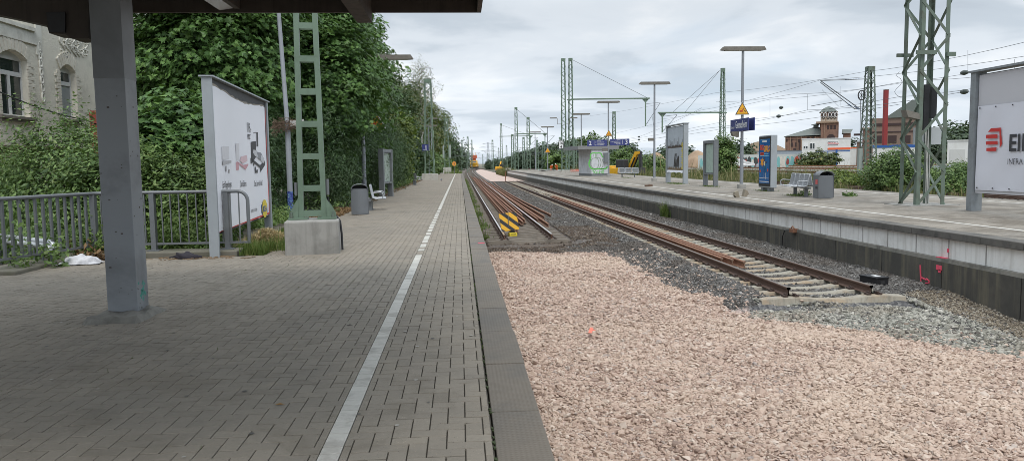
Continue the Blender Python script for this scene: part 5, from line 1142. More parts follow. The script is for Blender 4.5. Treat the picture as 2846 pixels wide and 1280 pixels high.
b=MB(); b.tube([sY(2500,200,58)]+[sY(2490+14*math.sin(k*.9)+k*2,210+k*9,58) for k in range(7)]+[sY(2505,272,56)],.016,5); tag(b.build('feeder_loop',M('wire_grey',(.10,.105,.11),.5,.1,5)),'loose curved jumper cable hanging between the overhead wires left of the big mast','cable')
# ------------------------------------------------------------------ further tracks and stacked track panels
def lin(x): return lambda y: x+0*y
for x,y0,y1,l in ((30.4,18,260,'rusty running track just beyond the far platform weeds'),(25.6,18,300,'running track hidden close behind the far platform')):
    track('railway_track',l,lin(x),y0,y1,-.83,m_sleeper_o,m_railtop,70)
bg_=MB(); bg_.box(23.2,33.2,10,300,-1.2,-.86); kind(bg_.build('ballast_strip',M('ballast_far',(.15,.135,.115),.95,.3,20,dirt=(.24,.20,.15),dsc=.4,damt=.6)),'structure')
m_slp2=M('sleeper_stack_pale',(.42,.40,.35),.9,.15,6,dirt=(.25,.22,.18),dsc=2,damt=.5)
def panel_stack(label,x,y,L_,n,rz):
    t=thing('track_panel_stack',label,'track panel stack',(x,y,GZ),rz,'stacked track panels'); 
    for k in range(n):
        z=.25+k*.44; b=MB(); s=random.uniform(-.3,.3); e=MB()
        q=-L_/2
        while q<L_/2: e.chbox(s+-1.3,s+1.3,q-.12,q+.12,z,z+.2,.02) if k>=n-2 else e.box(s-1.3,s+1.3,q-.12,q+.12,z,z+.2); q+=.62
        kind(e.build('sleepers',m_slp2,t),'stuff')
        for sx in (-.75,.75): r=MB(); r.box(s+sx-.035,s+sx+.035,-L_/2-.5,L_/2+.5,z+.20,z+.36); r.box(s+sx-.07,s+sx+.07,-L_/2-.5,L_/2+.5,z+.2,z+.225); r.build('rail',m_rust,t)
panel_stack('stack of concrete-sleepered track panels nearest to the mast before the brick factory',40.,78,17,3,.16)
panel_stack('stack of track panels behind the advertising case and the double seat row',38.,98,17,3,.10)
panel_stack('stack of track panels left of the ivy covered mast foot',34,122,17,3,.05)
panel_stack('stack of track panels farthest away behind the trench poster hoarding',32,142,15,3,.03)
panel_stack('long stack of track panels in front of the site containers',56,104,22,3,.5)
b=MB(); b.box(0,.9,-.25,.25,.12,.3); b.box(.05,.3,-.28,.28,.3,.36); b.box(.55,.85,-.28,.28,.3,.36)
for x in (.15,.7): b.lathe([(.09,-.03),(.09,.03)],(x,0,.09),10,1)
o=b.build('rail_trolley',[m_yel,m_dark]); o.location=G(2388,481,-.75); o.location.z=-.86; tag(o,'small yellow rail trolley standing on the track left of the banner hoarding','rail trolley')
t=thing('signal_post','short dark rusty ground signal post in front of the big round bush',"signal post",G(2226,478,-.8)); b=MB(); b.tube([(0,0,0),(0,0,1.5)],.05,7); b.build('post',m_rust,t); b=MB(); b.cbox((0,0,1.35),.3,.2,.4); b.build('signal_head',m_dark,t)
# ------------------------------------------------------------------ works site: containers, wall, vehicles
m_cont=M('container_white',(.70,.70,.68),.6,.03,2,dirt=(.55,.54,.5),dsc=.6,damt=.4)
def facade(name,label,cat,px0,px1,y,zb,py_top,depth,mat,rz=None):
    """thing whose front wall faces the camera between two measured columns; local origin at its lower left front corner"""
    A=sY(px0,440,y); B_=sY(px1,440,y); rz=-math.atan2(A.x,y) if rz is None else rz; t=thing(name,label,cat,(A.x,y,zb),rz); t.scale=(math.cos(rz),1,1); w=B_.x-A.x; h=sY((px0+px1)/2,py_top,y).z-zb
    b=MB(); b.box(0,w,0,depth,0,h); b.build('wall',mat,t); return t,w,h,A
D1=180.
oc,w,h,A=facade('site_office','white two-storey site office container with red and white company sign','site office',2228,2360,D1,-.6,386,6,m_cont)
def fx(px): return sY(px,440,D1).x-A.x
def fz(py,px=2300): return sY(px,py,D1).z+.6
def ff(z): return 280+z*.1639
def fp(z): return 2150+z*.1639
b=MB(); b.box(-.1,w+.1,-.1,6.1,h,h+.12); b.build('roof_edge',m_wpaint,oc)
b=MB(); b.box(fx(fp(715)),fx(fp(1275)),-.06,-.004,fz(ff(862)),fz(ff(850))); b.box(fx(fp(905)),fx(fp(918)),-.07,-.004,0,fz(ff(860))); b.build('blue_trim',m_pblue,oc)
b=MB(); b.box(fx(fp(908)),fx(fp(1280)),-.12,-.004,fz(ff(832)),fz(ff(800))); b.build('orange_band',M('band_orange',(.75,.13,.04),.6,.05,4),oc)
b=MB(); b.box(fx(fp(1040)),fx(fp(1070)),-.10,-.004,0,fz(ff(832))); b.build('blue_door_post',m_pblue,oc)
b=MB(); b.box(fx(fp(990)),fx(fp(1040)),-.03,-.004,0,fz(ff(875))); b.build('doorway',m_dark,oc)
for a0,a1,c0,c1 in ((500,578,815,715),(610,695,820,712)):
    b=MB(); b.box(fx(fp(a0)),fx(fp(a1)),-.06,-.004,fz(ff(c0)),fz(ff(c1))); wi=b.build('window',m_wpaint,oc)
    b=MB(); m_=(a0+a1)/2; zt2=c1+(50 if a0==500 else 8)
    for u0,u1 in ((a0+6,m_-4),(m_+4,a1-6)): b.box(fx(fp(u0)),fx(fp(u1)),-.07,-.062,fz(ff(c0-8)),fz(ff(zt2)))
    b.build('pane',m_glass,wi)
b=MB(); b.box(fx(fp(905)),fx(fp(1085)),-.05,-.004,fz(ff(760)),fz(ff(690)),0)
for c in (698,752): b.box(fx(fp(912)),fx(fp(1076)),-.06,-.052,fz(ff(c+4)),fz(ff(c-3)),2)
zz=fz(ff(742)); b.text('STRABAG',(fz(ff(708))-zz)*1.35,((fx(fp(905))+fx(fp(1085)))/2,-.06,zz),mi=1,sx=.95,bold=.02); b.build('company_sign',[m_wpaint,m_red,m_print],oc)
b=MB(); b.box(fx(fp(720)),fx(fp(905)),-.02,-.004,.2,fz(ff(868)))
for k in range(14):
    x=fx(fp(740+k*11)); z=1.0+.5*math.sin(k*2.1); b.bar((x,-.03,z),(x+.4*math.sin(k),-.03,z+.5*math.cos(k*1.7)),.06,.02,1 if k<8 else 2,(0,1,0))
b.build('graffiti',[m_cont,m_dark,M('spray_violet',(.35,.05,.22),.7,.2,9)],oc)
ct,w,h,A=facade('storage_container','white corrugated storage container right of the site office','container',2360.4,2382,D1-.5,-.6,411,2.4,m_cont)
b=MB(); 
for k in range(9): x=.1+k*(w-.2)/8; b.box(x-.04,x+.04,-.06,-.002,.1,h-.1)
b.build('corrugation',m_cont,ct)
b=MB(); b.box(-.01,w+.01,-.09,-.002,h-.12,h+.1); b.build('orange_band',MATS['band_orange'],ct)
pr,w,h,A=facade('brick_pier','square brown brick pier right of the white containers','brick pier',2380,2393,150,GZ,396,1.2,M('brick_brown',(.15,.095,.07),.9,.25,6,dirt=(.20,.16,.12),dsc=1,damt=.5))
b=MB(); b.box(-.1,w+.1,-.1,1.3,h,h+.2); b.build('cap',m_conc,pr)
wc,w,h,A=facade('blue_white_container','white container with a blue roof edge behind the big round bush','container',2425,2545,112,GZ,410,2.5,m_cont)
b=MB(); b.box(-.06,w+.06,-.06,2.56,h-.02,h+.38); b.build('roof_edge',m_pblue,wc)
gw_,w,h,A=facade('graffiti_wall','long low wall covered with colourful graffiti before the factory','graffiti wall',1940,2228,192,GZ,430,.3,M('wall_pale',(.50,.52,.50),.8,.06,2))
cols=[(.20,.45,.45),(.55,.10,.06),(.62,.58,.52),(.10,.30,.42),(.55,.30,.10),(.30,.06,.05),(.62,.12,.12),(.05,.06,.06)]
gmats=[M('graffiti_colour_%d'%i if False else 'graffiti_'+n,c,.7,.2,3) for i,(n,c) in enumerate(zip(('teal','red','cream','blue','orange','maroon','pinkish','black'),cols))]
b=MB(); x=.5; k=0
while x<w-1:
    lw=random.uniform(.5,1.6); z0=random.uniform(.15,.5); z1=h-random.uniform(.1,.5)
    pts=[(x+lw*(.5+.5*math.cos(a)*random.uniform(.7,1.2)),(z0+z1)/2+(z1-z0)/2*math.sin(a)*random.uniform(.8,1.05)) for a in [2*PI*j/9 for j in range(9)]]
    b.add([(p[0],-.006-.004*(k%5),p[1]) for p in pts],[tuple(range(9))],random.choice((0,0,1,2,2,3,4,5,6,7)))
    if k%2: b.add([(p[0]*.6+.4*(x+lw/2),-.04,p[1]*.6+.4*h/2) for p in pts],[tuple(range(9))],random.choice((1,2,6,7,5)))
    x+=lw*random.uniform(.5,1.1); k+=1
b.build('graffiti',gmats,gw_,False)
gc,w,h,A=facade('grey_shed','long pale grey flat shed behind the graffiti wall','shed',2105,2229,200,GZ,420,5,M('shed_grey',(.30,.34,.38),.7,.05,2)); b=MB(); b.box(-.1,w+.1,-.1,5,h,h+.15); b.build('roof_edge',m_gsteel,gc)
wb,w,h,A=facade('white_garage','white flat garage building with a roller shutter left of the banner hoarding','garage',2632,2790,104,GZ,391,6,m_cont)
b=MB(); b.box(.35,2.6,-.04,-.003,.2,h-1.2); b.build('roller_shutter',M('shutter_white',(.55,.55,.53),.6,.05,4),wb); b=MB(); b.box(-.08,w+.08,-.1,6,h,h+.12); b.build('parapet',m_wpaint,wb)
b=MB(); b.box(3.0,5.2,-.04,-.003,.2,h-1.2); b.build('roller_shutter',MATS['shutter_white'],wb)
def car(label,loc,rz,L_=4.3,W_=1.75,H_=1.48,col=(.30,.31,.33),van=False,nm='parked_car',grp=None):
    t=thing(nm,label,'van' if van else 'car',loc,rz,grp); m=M('car_paint_%s'%('white' if col[0]>.5 else 'silver'),col,.3,.03,3)
    pr=[(-.5,.25),(-.5,.62),(-.47,.72),(-.44,.97),(-.02,.99),(.16,.70),(.30,.62),(.49,.5),(.5,.25)] if van else [(-.5,.22),(-.5,.55),(-.46,.66),(-.33,.95),(-.02,.98),(.17,.68),(.46,.56),(.5,.42),(.5,.22)]
    bm=bmesh.new(); vs=[]
    for y in (-1,1):
        for a,z in pr: vs.append(bm.verts.new((a*L_,y*W_/2*(.86 if z>.7 else 1),z*H_)))
    n=len(pr); bm.faces.new(vs[:n]); bm.faces.new(vs[n:][::-1])
    for i in range(n): bm.faces.new((vs[i],vs[(i+1)%n],vs[n+(i+1)%n],vs[n+i]))
    bmesh.ops.recalc_face_normals(bm,faces=bm.faces[:]); bmesh.ops.bevel(bm,geom=bm.edges[:],offset=.05,segments=2,affect='EDGES'); b=MB(); b.frombm(bm); b.build('body',m,t)
    b=MB()
    for s in (-1,1):
        if van: b.prism([(-.02*L_,.70*H_),(.13*L_,.70*H_),(.0*L_,.93*H_),(-.02*L_,.93*H_)],s*W_/2*.875-.01,s*W_/2*.875+.012,'y')
        else: b.prism([(-.36*L_,.68*H_),(.12*L_,.68*H_),(-.03*L_,.92*H_),(-.29*L_,.92*H_)],s*W_/2*.872-.01,s*W_/2*.872+.012,'y')
    b.build('side_windows',m_glass,t)
    b=MB(); k=(.17,.70) if van else (.16,.70); b.quad((k[0]*L_+.02,-.38*W_,k[1]*H_+.01),(k[0]*L_+.02,.38*W_,k[1]*H_+.01),(-.01*L_+.03,.36*W_,.96*H_),(-.01*L_+.03,-.36*W_,.96*H_)); b.build('windscreen',m_glass,t)
    if not van: b=MB(); b.quad((-.455*L_,-.36*W_,.68*H_),(-.455*L_,.36*W_,.68*H_),(-.345*L_-.03,.34*W_,.93*H_),(-.345*L_-.03,-.34*W_,.93*H_)); b.build('rear_window',m_glass,t)
    for x in (-.31,.31):
        for s in (-1,1): b=MB(); bm=bmesh.new(); bmesh.ops.create_cone(bm,cap_ends=True,segments=16,radius1=.31,radius2=.31,depth=.2); b.frombm(bm,0,Matrix.Translation((x*L_,s*(W_/2-.09),.31))@Matrix.Rotation(PI/2,4,'X')); b.build('wheel',m_black,t)
    for s in (-1,1): b=MB(); b.box(-.505*L_,-.48*L_,s*W_*.36-.12,s*W_*.36+.12,.48*H_,.6*H_); b.build('tail_light',m_red,t)
    for s in (-1,1): b=MB(); b.box(.485*L_,.505*L_,s*W_*.36-.14,s*W_*.36+.14,.43*H_,.5*H_); b.build('headlight',m_wpaint,t)
    return t
p=sY(2062,456,170); car('white delivery van parked beyond the ivy covered mast foot',(p.x,170,GZ+.5),-.25,5.4,2.,2.3,(.72,.72,.72),True,'delivery_van')
p=sY(2130,456,165); car('silver car parked right of the white delivery van',(p.x,165,GZ+.45),-.3,4.4,1.8,1.5,(.32,.34,.37),False,'parked_car')
p=sY(2606,470,84); car('silver car parked left of the white garage, seen between mast legs',(p.x,84,GZ+.1),2.1,4.5,1.8,1.5,(.34,.36,.38),False,'parked_car')
# ------------------------------------------------------------------ brick factory with tower
m_brick=M('brick_red_brown',(.25,.145,.105),.9,.22,1.5,dirt=(.12,.075,.06),dsc=.35,damt=.5); m_trim=M('sandstone_trim',(.33,.235,.165),.9,.15,2); m_slate=M('slate_green',(.145,.165,.15),.85,.15,1.2,dirt=(.20,.19,.17),dsc=.3,damt=.5); m_void=M('dark_opening',(.05,.03,.028),.8,.2,2)  # brick base tone raised so that distance haze sits in its colour
DF=250.; Ft=thing('brick_factory','old red brick factory with a square graffiti-topped tower and green-grey roofs','factory',(0,0,0))
def q(zx,zy,dy=0): p=sY(fp(zx),ff(zy),DF+dy); return p
def bx_(nm,x0,x1,zt,zb,d0,d1,m):
    a=q(x0,zb,d0);c=q(x1,zt,d0); b=MB(); b.box(a.x,c.x,DF+d0,DF+d1,GZ if zb>900 else a.z,c.z); return b.build(nm,m,Ft)
bx_('wing_wall',152,790,600,1000,0,16,m_brick); bx_('tower_lower',790,1105,372,1000,-1,9,m_brick); bx_('tower_cornice',735,1115,372,350,-1.6,9.6,m_trim); bx_('tower_stage',735,845,372,480,1,6,m_brick)
bx_('tower_upper',775,1062,190,352,0,7,m_brick); bx_('east_annex',1105,1232,560,1000,2,12,m_brick); bx_('far_block',1340,1480,490,1000,6,16,m_brick); bx_('far_block_cornice',1332,1490,490,470,5.5,16.5,m_trim)
a=q(765,190,-.6);c=q(1082,190,-.6);ap=q(925,92,3); b=MB(); cx_=(a.x+c.x)/2; ym=DF+3.5; hw_=(c.x-a.x)/2
b.add([(cx_-hw_,ym-hw_,a.z),(cx_+hw_,ym-hw_,a.z),(cx_+hw_,ym+hw_,a.z),(cx_-hw_,ym+hw_,a.z),(cx_-hw_*.55,ym-hw_*.55,a.z+(ap.z-a.z)*.62),(cx_+hw_*.55,ym-hw_*.55,a.z+(ap.z-a.z)*.62),(cx_+hw_*.55,ym+hw_*.55,a.z+(ap.z-a.z)*.62),(cx_-hw_*.55,ym+hw_*.55,a.z+(ap.z-a.z)*.62),(cx_,ym,ap.z)],[(0,1,5,4),(1,2,6,5),(2,3,7,6),(3,0,4,7),(4,5,8),(5,6,8),(6,7,8),(7,4,8),(3,2,1,0)]); b.build('tower_roof',m_slate,Ft)
a=q(140,600,-.5);c=q(792,578,-.5);r0=q(470,450,8);r1=q(792,450,8); b=MB(); b.add([(a.x,DF-.5,a.z),(c.x,DF-.5,c.z),(r1.x,DF+8,r1.z),(r0.x,DF+8,r0.z),(a.x,DF+16.5,a.z),(c.x,DF+16.5,c.z)],[(0,1,2,3),(3,2,5,4),(0,3,4),(0,4,5,1),(1,5,2)]); b.build('wing_roof',m_slate,Ft)
a=q(1105,560,1.5);c=q(1240,560,1.5);r=q(1105,490,7); b=MB(); b.add([(a.x,DF+1.5,a.z),(c.x,DF+1.5,a.z),(r.x+1,DF+7,r.z),(a.x,DF+7,r.z),(a.x,DF+12,a.z),(c.x,DF+12,a.z)],[(0,1,2,3),(3,2,5,4),(1,5,2)]); b.build('annex_roof',m_slate,Ft)
for x0,x1 in ((485,575),(672,752)):
    bx_('roof_vent',x0,x1,405,455,7,9.5,m_slate); a=q(x0-28,408,6.4);c=q(x1+26,408,6.4); t_=q((x0+x1)/2,380,8); b=MB(); b.add([(a.x,DF+6.2,a.z),(c.x,DF+6.2,a.z),(c.x,DF+10.3,a.z),(a.x,DF+10.3,a.z),(t_.x,DF+8.2,t_.z)],[(0,1,4),(1,2,4),(2,3,4),(3,0,4),(3,2,1,0)]); b.build('vent_cap',m_slate,Ft)
b=MB()
for x0,x1 in ((850,872),(1085,1103),(728,742)):
    a=q(x0,900,-1.03);c=q(x1,372,-1.2); b.box(a.x,c.x,DF-1.25,DF-1.003,GZ,c.z)
for x0,x1 in ((775,787),(858,874),(1050,1062)): a=q(x0,350,-.1);c=q(x1,192,-.1); b.box(a.x,c.x,DF-.2,DF-.003,a.z,c.z)
for x in (160,245,360,435,515,600,680): a=q(x,900,-.1);c=q(x+14,604,-.1); b.box(a.x,c.x,DF-.25,DF-.003,GZ,c.z)
for z in (606,640): a=q(152,z+5,0);c=q(790,z-5,0); b.box(a.x,c.x,DF-.22,DF-.004,a.z,c.z)
b.build('stone_trim',m_trim,Ft)
for x0,x1 in ((905,945),(960,1000),(1015,1058)): a=q(x0,485,-1);c=q(x1,415,-1); b=MB(); b.box(a.x,c.x,DF-1.06,DF-1.003,a.z,c.z); b.build('window',m_void,Ft)
for x0,x1 in ((752,766),(776,790),(800,814)): a=q(x0,450,1);c=q(x1,420,1); b=MB(); b.box(a.x,c.x,DF+.94,DF+.997,a.z,c.z); b.build('window',m_void,Ft)
for x0,x1,zt2,zb2 in ((385,425,650,700),(395,425,690,850),(455,505,640,700),(535,585,615,650),(615,665,610,650),(255,292,705,775),(330,358,705,775),(175,200,640,690),(255,285,640,690),(300,350,800,850)): a=q(x0,zb2,0);c=q(x1,zt2,0); b=MB(); b.box(a.x,c.x,DF-.07,DF-.003,a.z,c.z); b.build('window',m_void,Ft)
a=q(900,640,-1);c=q(1045,640,-1);t_=q(970,565,-1); cx_=(a.x+c.x)/2; b=MB(); b.prism([(cx_+(c.x-a.x)/2*math.cos(PI*k/12),a.z+(t_.z-a.z)*math.sin(PI*k/12)) for k in range(13)],DF-1.06,DF-1.003,'y'); b.build('arched_window',m_void,Ft)
bx_('whitewashed_band',778,1050,262,350,-.05,-.01,M('limewash',(.42,.36,.29),.9,.2,3)); b=MB()
for k in range(9):
    a=q(795+k*28+(20 if k>2 else 0),340,0); b.tube([a+Vector((.5*math.cos(t),-.15,1.9+(.5 if k%2 else .3)*2.6*math.sin(t))) for t in [2*PI*j/9 for j in range(9)]],.12,4,k%2,False,True)
b.build('tower_graffiti',[m_wpaint,m_dark],Ft)
b=MB(); a=q(1235,600,4);c=q(1350,565,4); b.box(a.x,c.x,DF+4,DF+6,a.z,c.z); b.build('pipe_bridge',m_void,Ft)
def turn(t,P):
    rz=-math.atan2(P.x,P.y); M_=Matrix.Rotation(rz,4,'Z')@Matrix.Diagonal((math.cos(rz),1,1,1)); P=Vector((P.x,P.y,0)); t.location=P-M_@P; t.rotation_euler=(0,0,rz); t.scale=(math.cos(rz),1,1)
turn(Ft,q(900,640,-1))
# brick hall on the right and the red chimney
DH=215.; Ht=thing('brick_hall','long brown brick hall with a grey gable roof behind the red chimney','factory hall',(0,0,0))
def h6(zx,zy): return sY(2400+zx*.535,zy*.535,DH)
a=h6(40,616);c=h6(250,590); b=MB(); b.box(a.x,c.x+2.6,DH,DH+20,GZ,a.z); b.build('wall',M('brick_dull',(.21,.145,.115),.9,.2,1.5,dirt=(.22,.16,.12),dsc=.4,damt=.5),Ht)
r=h6(250,525); e0=h6(110,600); b=MB(); b.prism([(e0.x,a.z+.01),(c.x+2.7,a.z+.01),(c.x+2.7,r.z-.8),(r.x,r.z)],DH-.4,DH+20,'y'); b.build('roof',m_slate,Ht)
b=MB(); z=h6(100,655).z; b.box(a.x,c.x+2.6,DH-.2,DH-.003,z,z+.7); z=h6(100,690).z; b.box(a.x,c.x+2.6,DH-.15,DH-.003,z,z+.35); b.build('string_course',m_void,Ht)
for x0,x1 in ((50,95),(125,170),(190,240)): p0=h6(x0,745);p1=h6(x1,705); b=MB(); b.box(p0.x,p1.x,DH-.08,DH-.003,p0.z,p1.z); b.build('window',m_void,Ht)
turn(Ht,h6(40,610))
p=sY(2458.5,400,175); zt=sY(2458.5,251,175).z; t=thing('red_chimney','tall square red chimney stack in front of the brown brick hall','chimney',(p.x,175,GZ)); b=MB(); b.chbox(-.43,.43,-.43,.43,0,zt-GZ,.03); b.build('shaft',M('chimney_red',(.24,.028,.028),.7,.12,1.5),t); b=MB(); b.box(-.47,.47,-.47,.47,zt-GZ,zt-GZ+.15); b.build('cap',m_brown,t)
# soil mounds
def mound(nm,px0,px1,pyt,y,m,d=14):
    A=sY(px0,440,y);B_=sY(px1,440,y);zt=sY((px0+px1)/2,pyt,y).z; w=B_.x-A.x; bm=bmesh.new(); bmesh.ops.create_grid(bm,x_segments=24,y_segments=14,size=.5)
    for v in bm.verts:
        x,y_=v.co.x*2,v.co.y*2; r=math.hypot(x,y_); h=max(0,1-r**1.7)*(1+.15*math.sin(5*x+3*y_))
        v.co=Vector((x*w*.6+(A.x+B_.x)/2,y+y_*d,GZ-.1+h*(zt-GZ)))
    b=MB(); b.frombm(bm,0,None,True); kind(b.build(nm,m),'structure')
m_sand=M('sand',(.36,.25,.16),.95,.15,.5,dirt=(.25,.16,.10),dsc=.2,damt=.5); m_earth=M('earth_mound',(.23,.155,.105),.95,.2,.5,dirt=(.16,.15,.07),dsc=.2,damt=.6)
mound('soil_mound',1790,1850,425,250,m_sand); mound('soil_mound',1905,1965,420,240,m_sand); mound('soil_mound',2010,2200,396,300,m_earth,25); mound('soil_mound',2020,2080,428,230,m_earth)
# ------------------------------------------------------------------ excavators, railcar, people
def excavator(label,loc,rz,sc=1.):
    t=thing('excavator',label,'excavator',loc,rz); t.scale=(sc,)*3; mb_=m_yel
    for s in (-1,1): b=MB(); b.chbox(-1.4,1.4,s*.95-.22,s*.95+.22,0,.6,.16); b.build('crawler',m_dark,t)
    b=MB(); b.box(-.6,.6,-.6,.6,.5,.8); b.build('turntable',m_dark,t)
    b=MB(); b.chbox(-1.7,.5,-1.1,1.1,.8,1.75,.12); b.chbox(-1.75,-1.0,-1.05,1.05,.85,2.0,.15); b.build('upper_body',mb_,t)
    b=MB(); b.chbox(-.35,1.15,-1.05,-.15,1.2,2.75,.1); b.build('cab',m_dark,t)
    b=MB(); b.prism([(.5,1.5),(1.0,1.3),(2.3,3.3),(2.9,3.45),(2.8,3.75),(2.0,3.7)],.05,.38,'y'); b.build('boom',mb_,t)
    b=MB(); b.prism([(2.55,3.65),(2.95,3.75),(3.1,1.7),(2.8,1.65)],.08,.36,'y'); b.build('stick',m_dark,t)
    b=MB(); b.tube([(1.1,.48,1.3),(2.1,.48,3.0)],.09,8); b.build('hydraulic_cylinder',m_black,t); b=MB(); b.tube([(1.1,-.04,1.3),(2.1,-.04,3.0)],.09,8); b.build('hydraulic_cylinder',m_black,t)
    b=MB(); b.prism([(2.7,1.75),(3.2,1.75),(3.3,1.0),(2.9,.75),(2.4,1.0)],-.25,.7,'y'); b.build('bucket',m_dark,t)
    b=MB(); b.box(-1.76,-1.752,-.9,.9,.95,1.2); b.build('warning_panel',m_red,t)
    return t
excavator('yellow excavator with raised folded arm behind the graffiti shed',(20.2,94,GZ),math.radians(-60),.98)
excavator('small distant yellow excavator at the end of the pink stone bed',(10.6,205,GZ),math.radians(70),.8)
rc=thing('railcar','yellow maintenance railcar with a red work platform on the curved track','railcar',(float(lcx(310)),310,ZF+.15),math.radians(-3.4))
b=MB(); b.chbox(-1.45,1.45,0,12,1.0,2.6,.2); b.prism([(0,1.0),(0,2.3),(.5,3.5),(3,3.6),(3,1.0)],-1.4,1.4,'x'); b.build('body',m_yel,rc)
b=MB(); b.box(-1.5,1.5,-.35,12,.35,1.0); b.build('underframe',m_dark,rc)
b=MB(); b.add([(-1.1,-.02,2.35),(1.1,-.02,2.35),(1.0,.43,3.35),(-1.0,.43,3.35)],[(0,1,2,3)]); b.build('windscreen',m_glass,rc)
for s in (-1,1): b=MB(); b.box(s*.95-.2,s*.95+.2,-.05,-.004,1.3,1.6); b.build('headlight',m_wpaint,rc)
b=MB(); b.box(-1.1,1.1,5,8,4.4,4.6); b.box(-1.1,1.1,5,5.05,4.6,5.7); b.box(-.6,.6,5.5,7,3.4,4.4); b.build('work_platform',M('platform_red',(.5,.12,.05),.6,.2,3),rc)
b=MB(); b.bar((-.5,5.5,2.6),(.4,6,4.4),.25,.25); b.bar((.5,5.5,5.7),(.5,5.5,6.8),.1,.1); b.bar((-.3,5.5,5.7),(-.3,5.5,6.5),.1,.1); b.build('lift_arm',m_yel,rc)
for y in (1.8,9.8):
    for s in (-1,1): b=MB(); bm=bmesh.new(); bmesh.ops.create_cone(bm,cap_ends=True,segments=14,radius1=.42,radius2=.42,depth=.12); b.frombm(bm,0,Matrix.Translation((s*.75,y,.43))@Matrix.Rotation(PI/2,4,'Y')); b.build('wheel',m_dark,rc)
def person(label,loc,rz,bend=0.,group=None,top=None,arm=.0):
    """one continuous skinned body with clothing colours by height"""
    t=thing('person',label,'person',loc,rz,group)
    c,s=math.cos(bend),math.sin(bend)
    def up(x,y,z): z-=.95; return (x,y*c-z*s*1.0+0*z,.95+z*c+y*s) if bend else (x,y,z+.95)
    J={'pel':(0,0,.95),'che':up(0,0,1.32),'nec':up(0,0,1.50),'hed':up(0,-.03,1.62),'top':up(0,-.02,1.74),
       'sl':up(-.18,0,1.42),'el':up(-.25,-.02-arm*.1,1.13),'hl':up(-.2,-.12-arm*.3,.90),'sr':up(.18,0,1.42),'er':up(.25,-.02-arm*.1,1.13),'hr':up(.2,-.12-arm*.3,.90),
       'kl':(-.11,-.03,.50),'al':(-.12,.02,.09),'tl':(-.12,-.16,.04),'kr':(.11,-.03,.50),'ar':(.12,.02,.09),'tr':(.12,-.16,.04),'ql':(-.10,0,.88),'qr':(.10,0,.88)}
    Rr={'pel':.15,'che':.165,'nec':.06,'hed':.10,'top':.06,'sl':.075,'el':.055,'hl':.04,'sr':.075,'er':.055,'hr':.04,'kl':.07,'al':.05,'tl':.04,'kr':.07,'ar':.05,'tr':.04,'ql':.10,'qr':.10}
    E=[('pel','che'),('che','nec'),('nec','hed'),('hed','top'),('che','sl'),('sl','el'),('el','hl'),('che','sr'),('sr','er'),('er','hr'),('pel','ql'),('ql','kl'),('kl','al'),('al','tl'),('pel','qr'),('qr','kr'),('kr','ar'),('ar','tr')]
    ks=list(J); me=bpy.data.meshes.new('body'); me.from_pydata([J[k] for k in ks],[(ks.index(a),ks.index(e)) for a,e in E],[]); o=bpy.data.objects.new('body',me); COL.objects.link(o)
    sk=o.modifiers.new('s','SKIN'); 
    for i,k in enumerate(ks): me.skin_vertices[0].data[i].radius=(Rr[k],Rr[k]); me.skin_vertices[0].data[i].use_root=(k=='pel')
    o.modifiers.new('u','SUBSURF').levels=1; dg=bpy.context.evaluated_depsgraph_get(); dg.update(); m2=bpy.data.meshes.new_from_object(o.evaluated_get(dg)); o.modifiers.clear(); o.data=m2; m2.name='body'
    for m in (m_orange,M('skin',(.45,.27,.19),.6,.1,9),M('hair_brown',(.06,.04,.03),.8,.2,20),m_wpaint): m2.materials.append(m)
    hd=Vector(J['hed'])
    for p in m2.polygons:
        q=Vector(p.center); p.use_smooth=True
        p.material_index=0
        if (q-hd).length<.17: p.material_index=1
        elif (q-Vector(J['hl'])).length<.09 or (q-Vector(J['hr'])).length<.09: p.material_index=1
        elif .30<q.z<.36: p.material_index=3
    o.parent=t
    b=MB(); bm=bmesh.new(); bmesh.ops.create_uvsphere(bm,u_segments=12,v_segments=8,radius=.125); 
    for v in bm.verts: v.co.z=max(v.co.z,-.02)
    b.frombm(bm,0,Matrix.Translation(hd+Vector((0,.01,.06))),True); b.build('hard_hat' ,M('hat_white',(.7,.7,.66),.4,.05,9),t)
    return t
person('crouching track worker in orange clothing, left of two beyond the far platform',(sY(1531,463,138).x,138,ZR-.35),.3,1.1,None,None,.6)
person('bending track worker in orange clothing, right of two beyond the far platform',(sY(1548,463,138).x,138.4,ZR-.35),-.5,.9,None,None,.4)
person('worker in orange clothing standing in the doorway of the white site office',(sY(fp(1018),446,178.8).x,178.6,-.45),.2,.0)
# bits at the far end of the platforms
t,w,h,A=facade('concrete_barrier','pale concrete barrier with red graffiti left of the white platform shed','barrier',1560,1611,100,ZR,472,.5,m_conc_l)
b=MB()
for k in range(4): c=w*.55+k*.28; b.tube([(c+.1*math.cos(a),-.01,.3+.16*math.sin(a)) for a in [2*PI*j/8 for j in range(8)]],.03,4,0,False,True)
b.build('graffiti',m_spray2,t)
p=sY(1413,463,150); t=thing('relay_cabinet','small pale trackside cabinet with a bold black and white graffiti curl','cabinet',(p.x,150.5,GZ)); b=MB(); b.box(-.5,.5,0,.5,0,1.5); b.build('housing',m_conc_l,t); b=MB(); b.tube([(.25+.1*math.sin(k*.5),-.02,.25+k*.1) for k in range(11)],[.05+.09*math.sin(PI*k/10) for k in range(11)],6); b.tube([(-.3,-.02,.9),(-.15,-.02,1.35),(.1,-.02,1.2)],.09,5); b.build('graffiti',m_black,t)
m_tarp=M('tarpaulin_green',(.35,.45,.40),.6,.15,2)
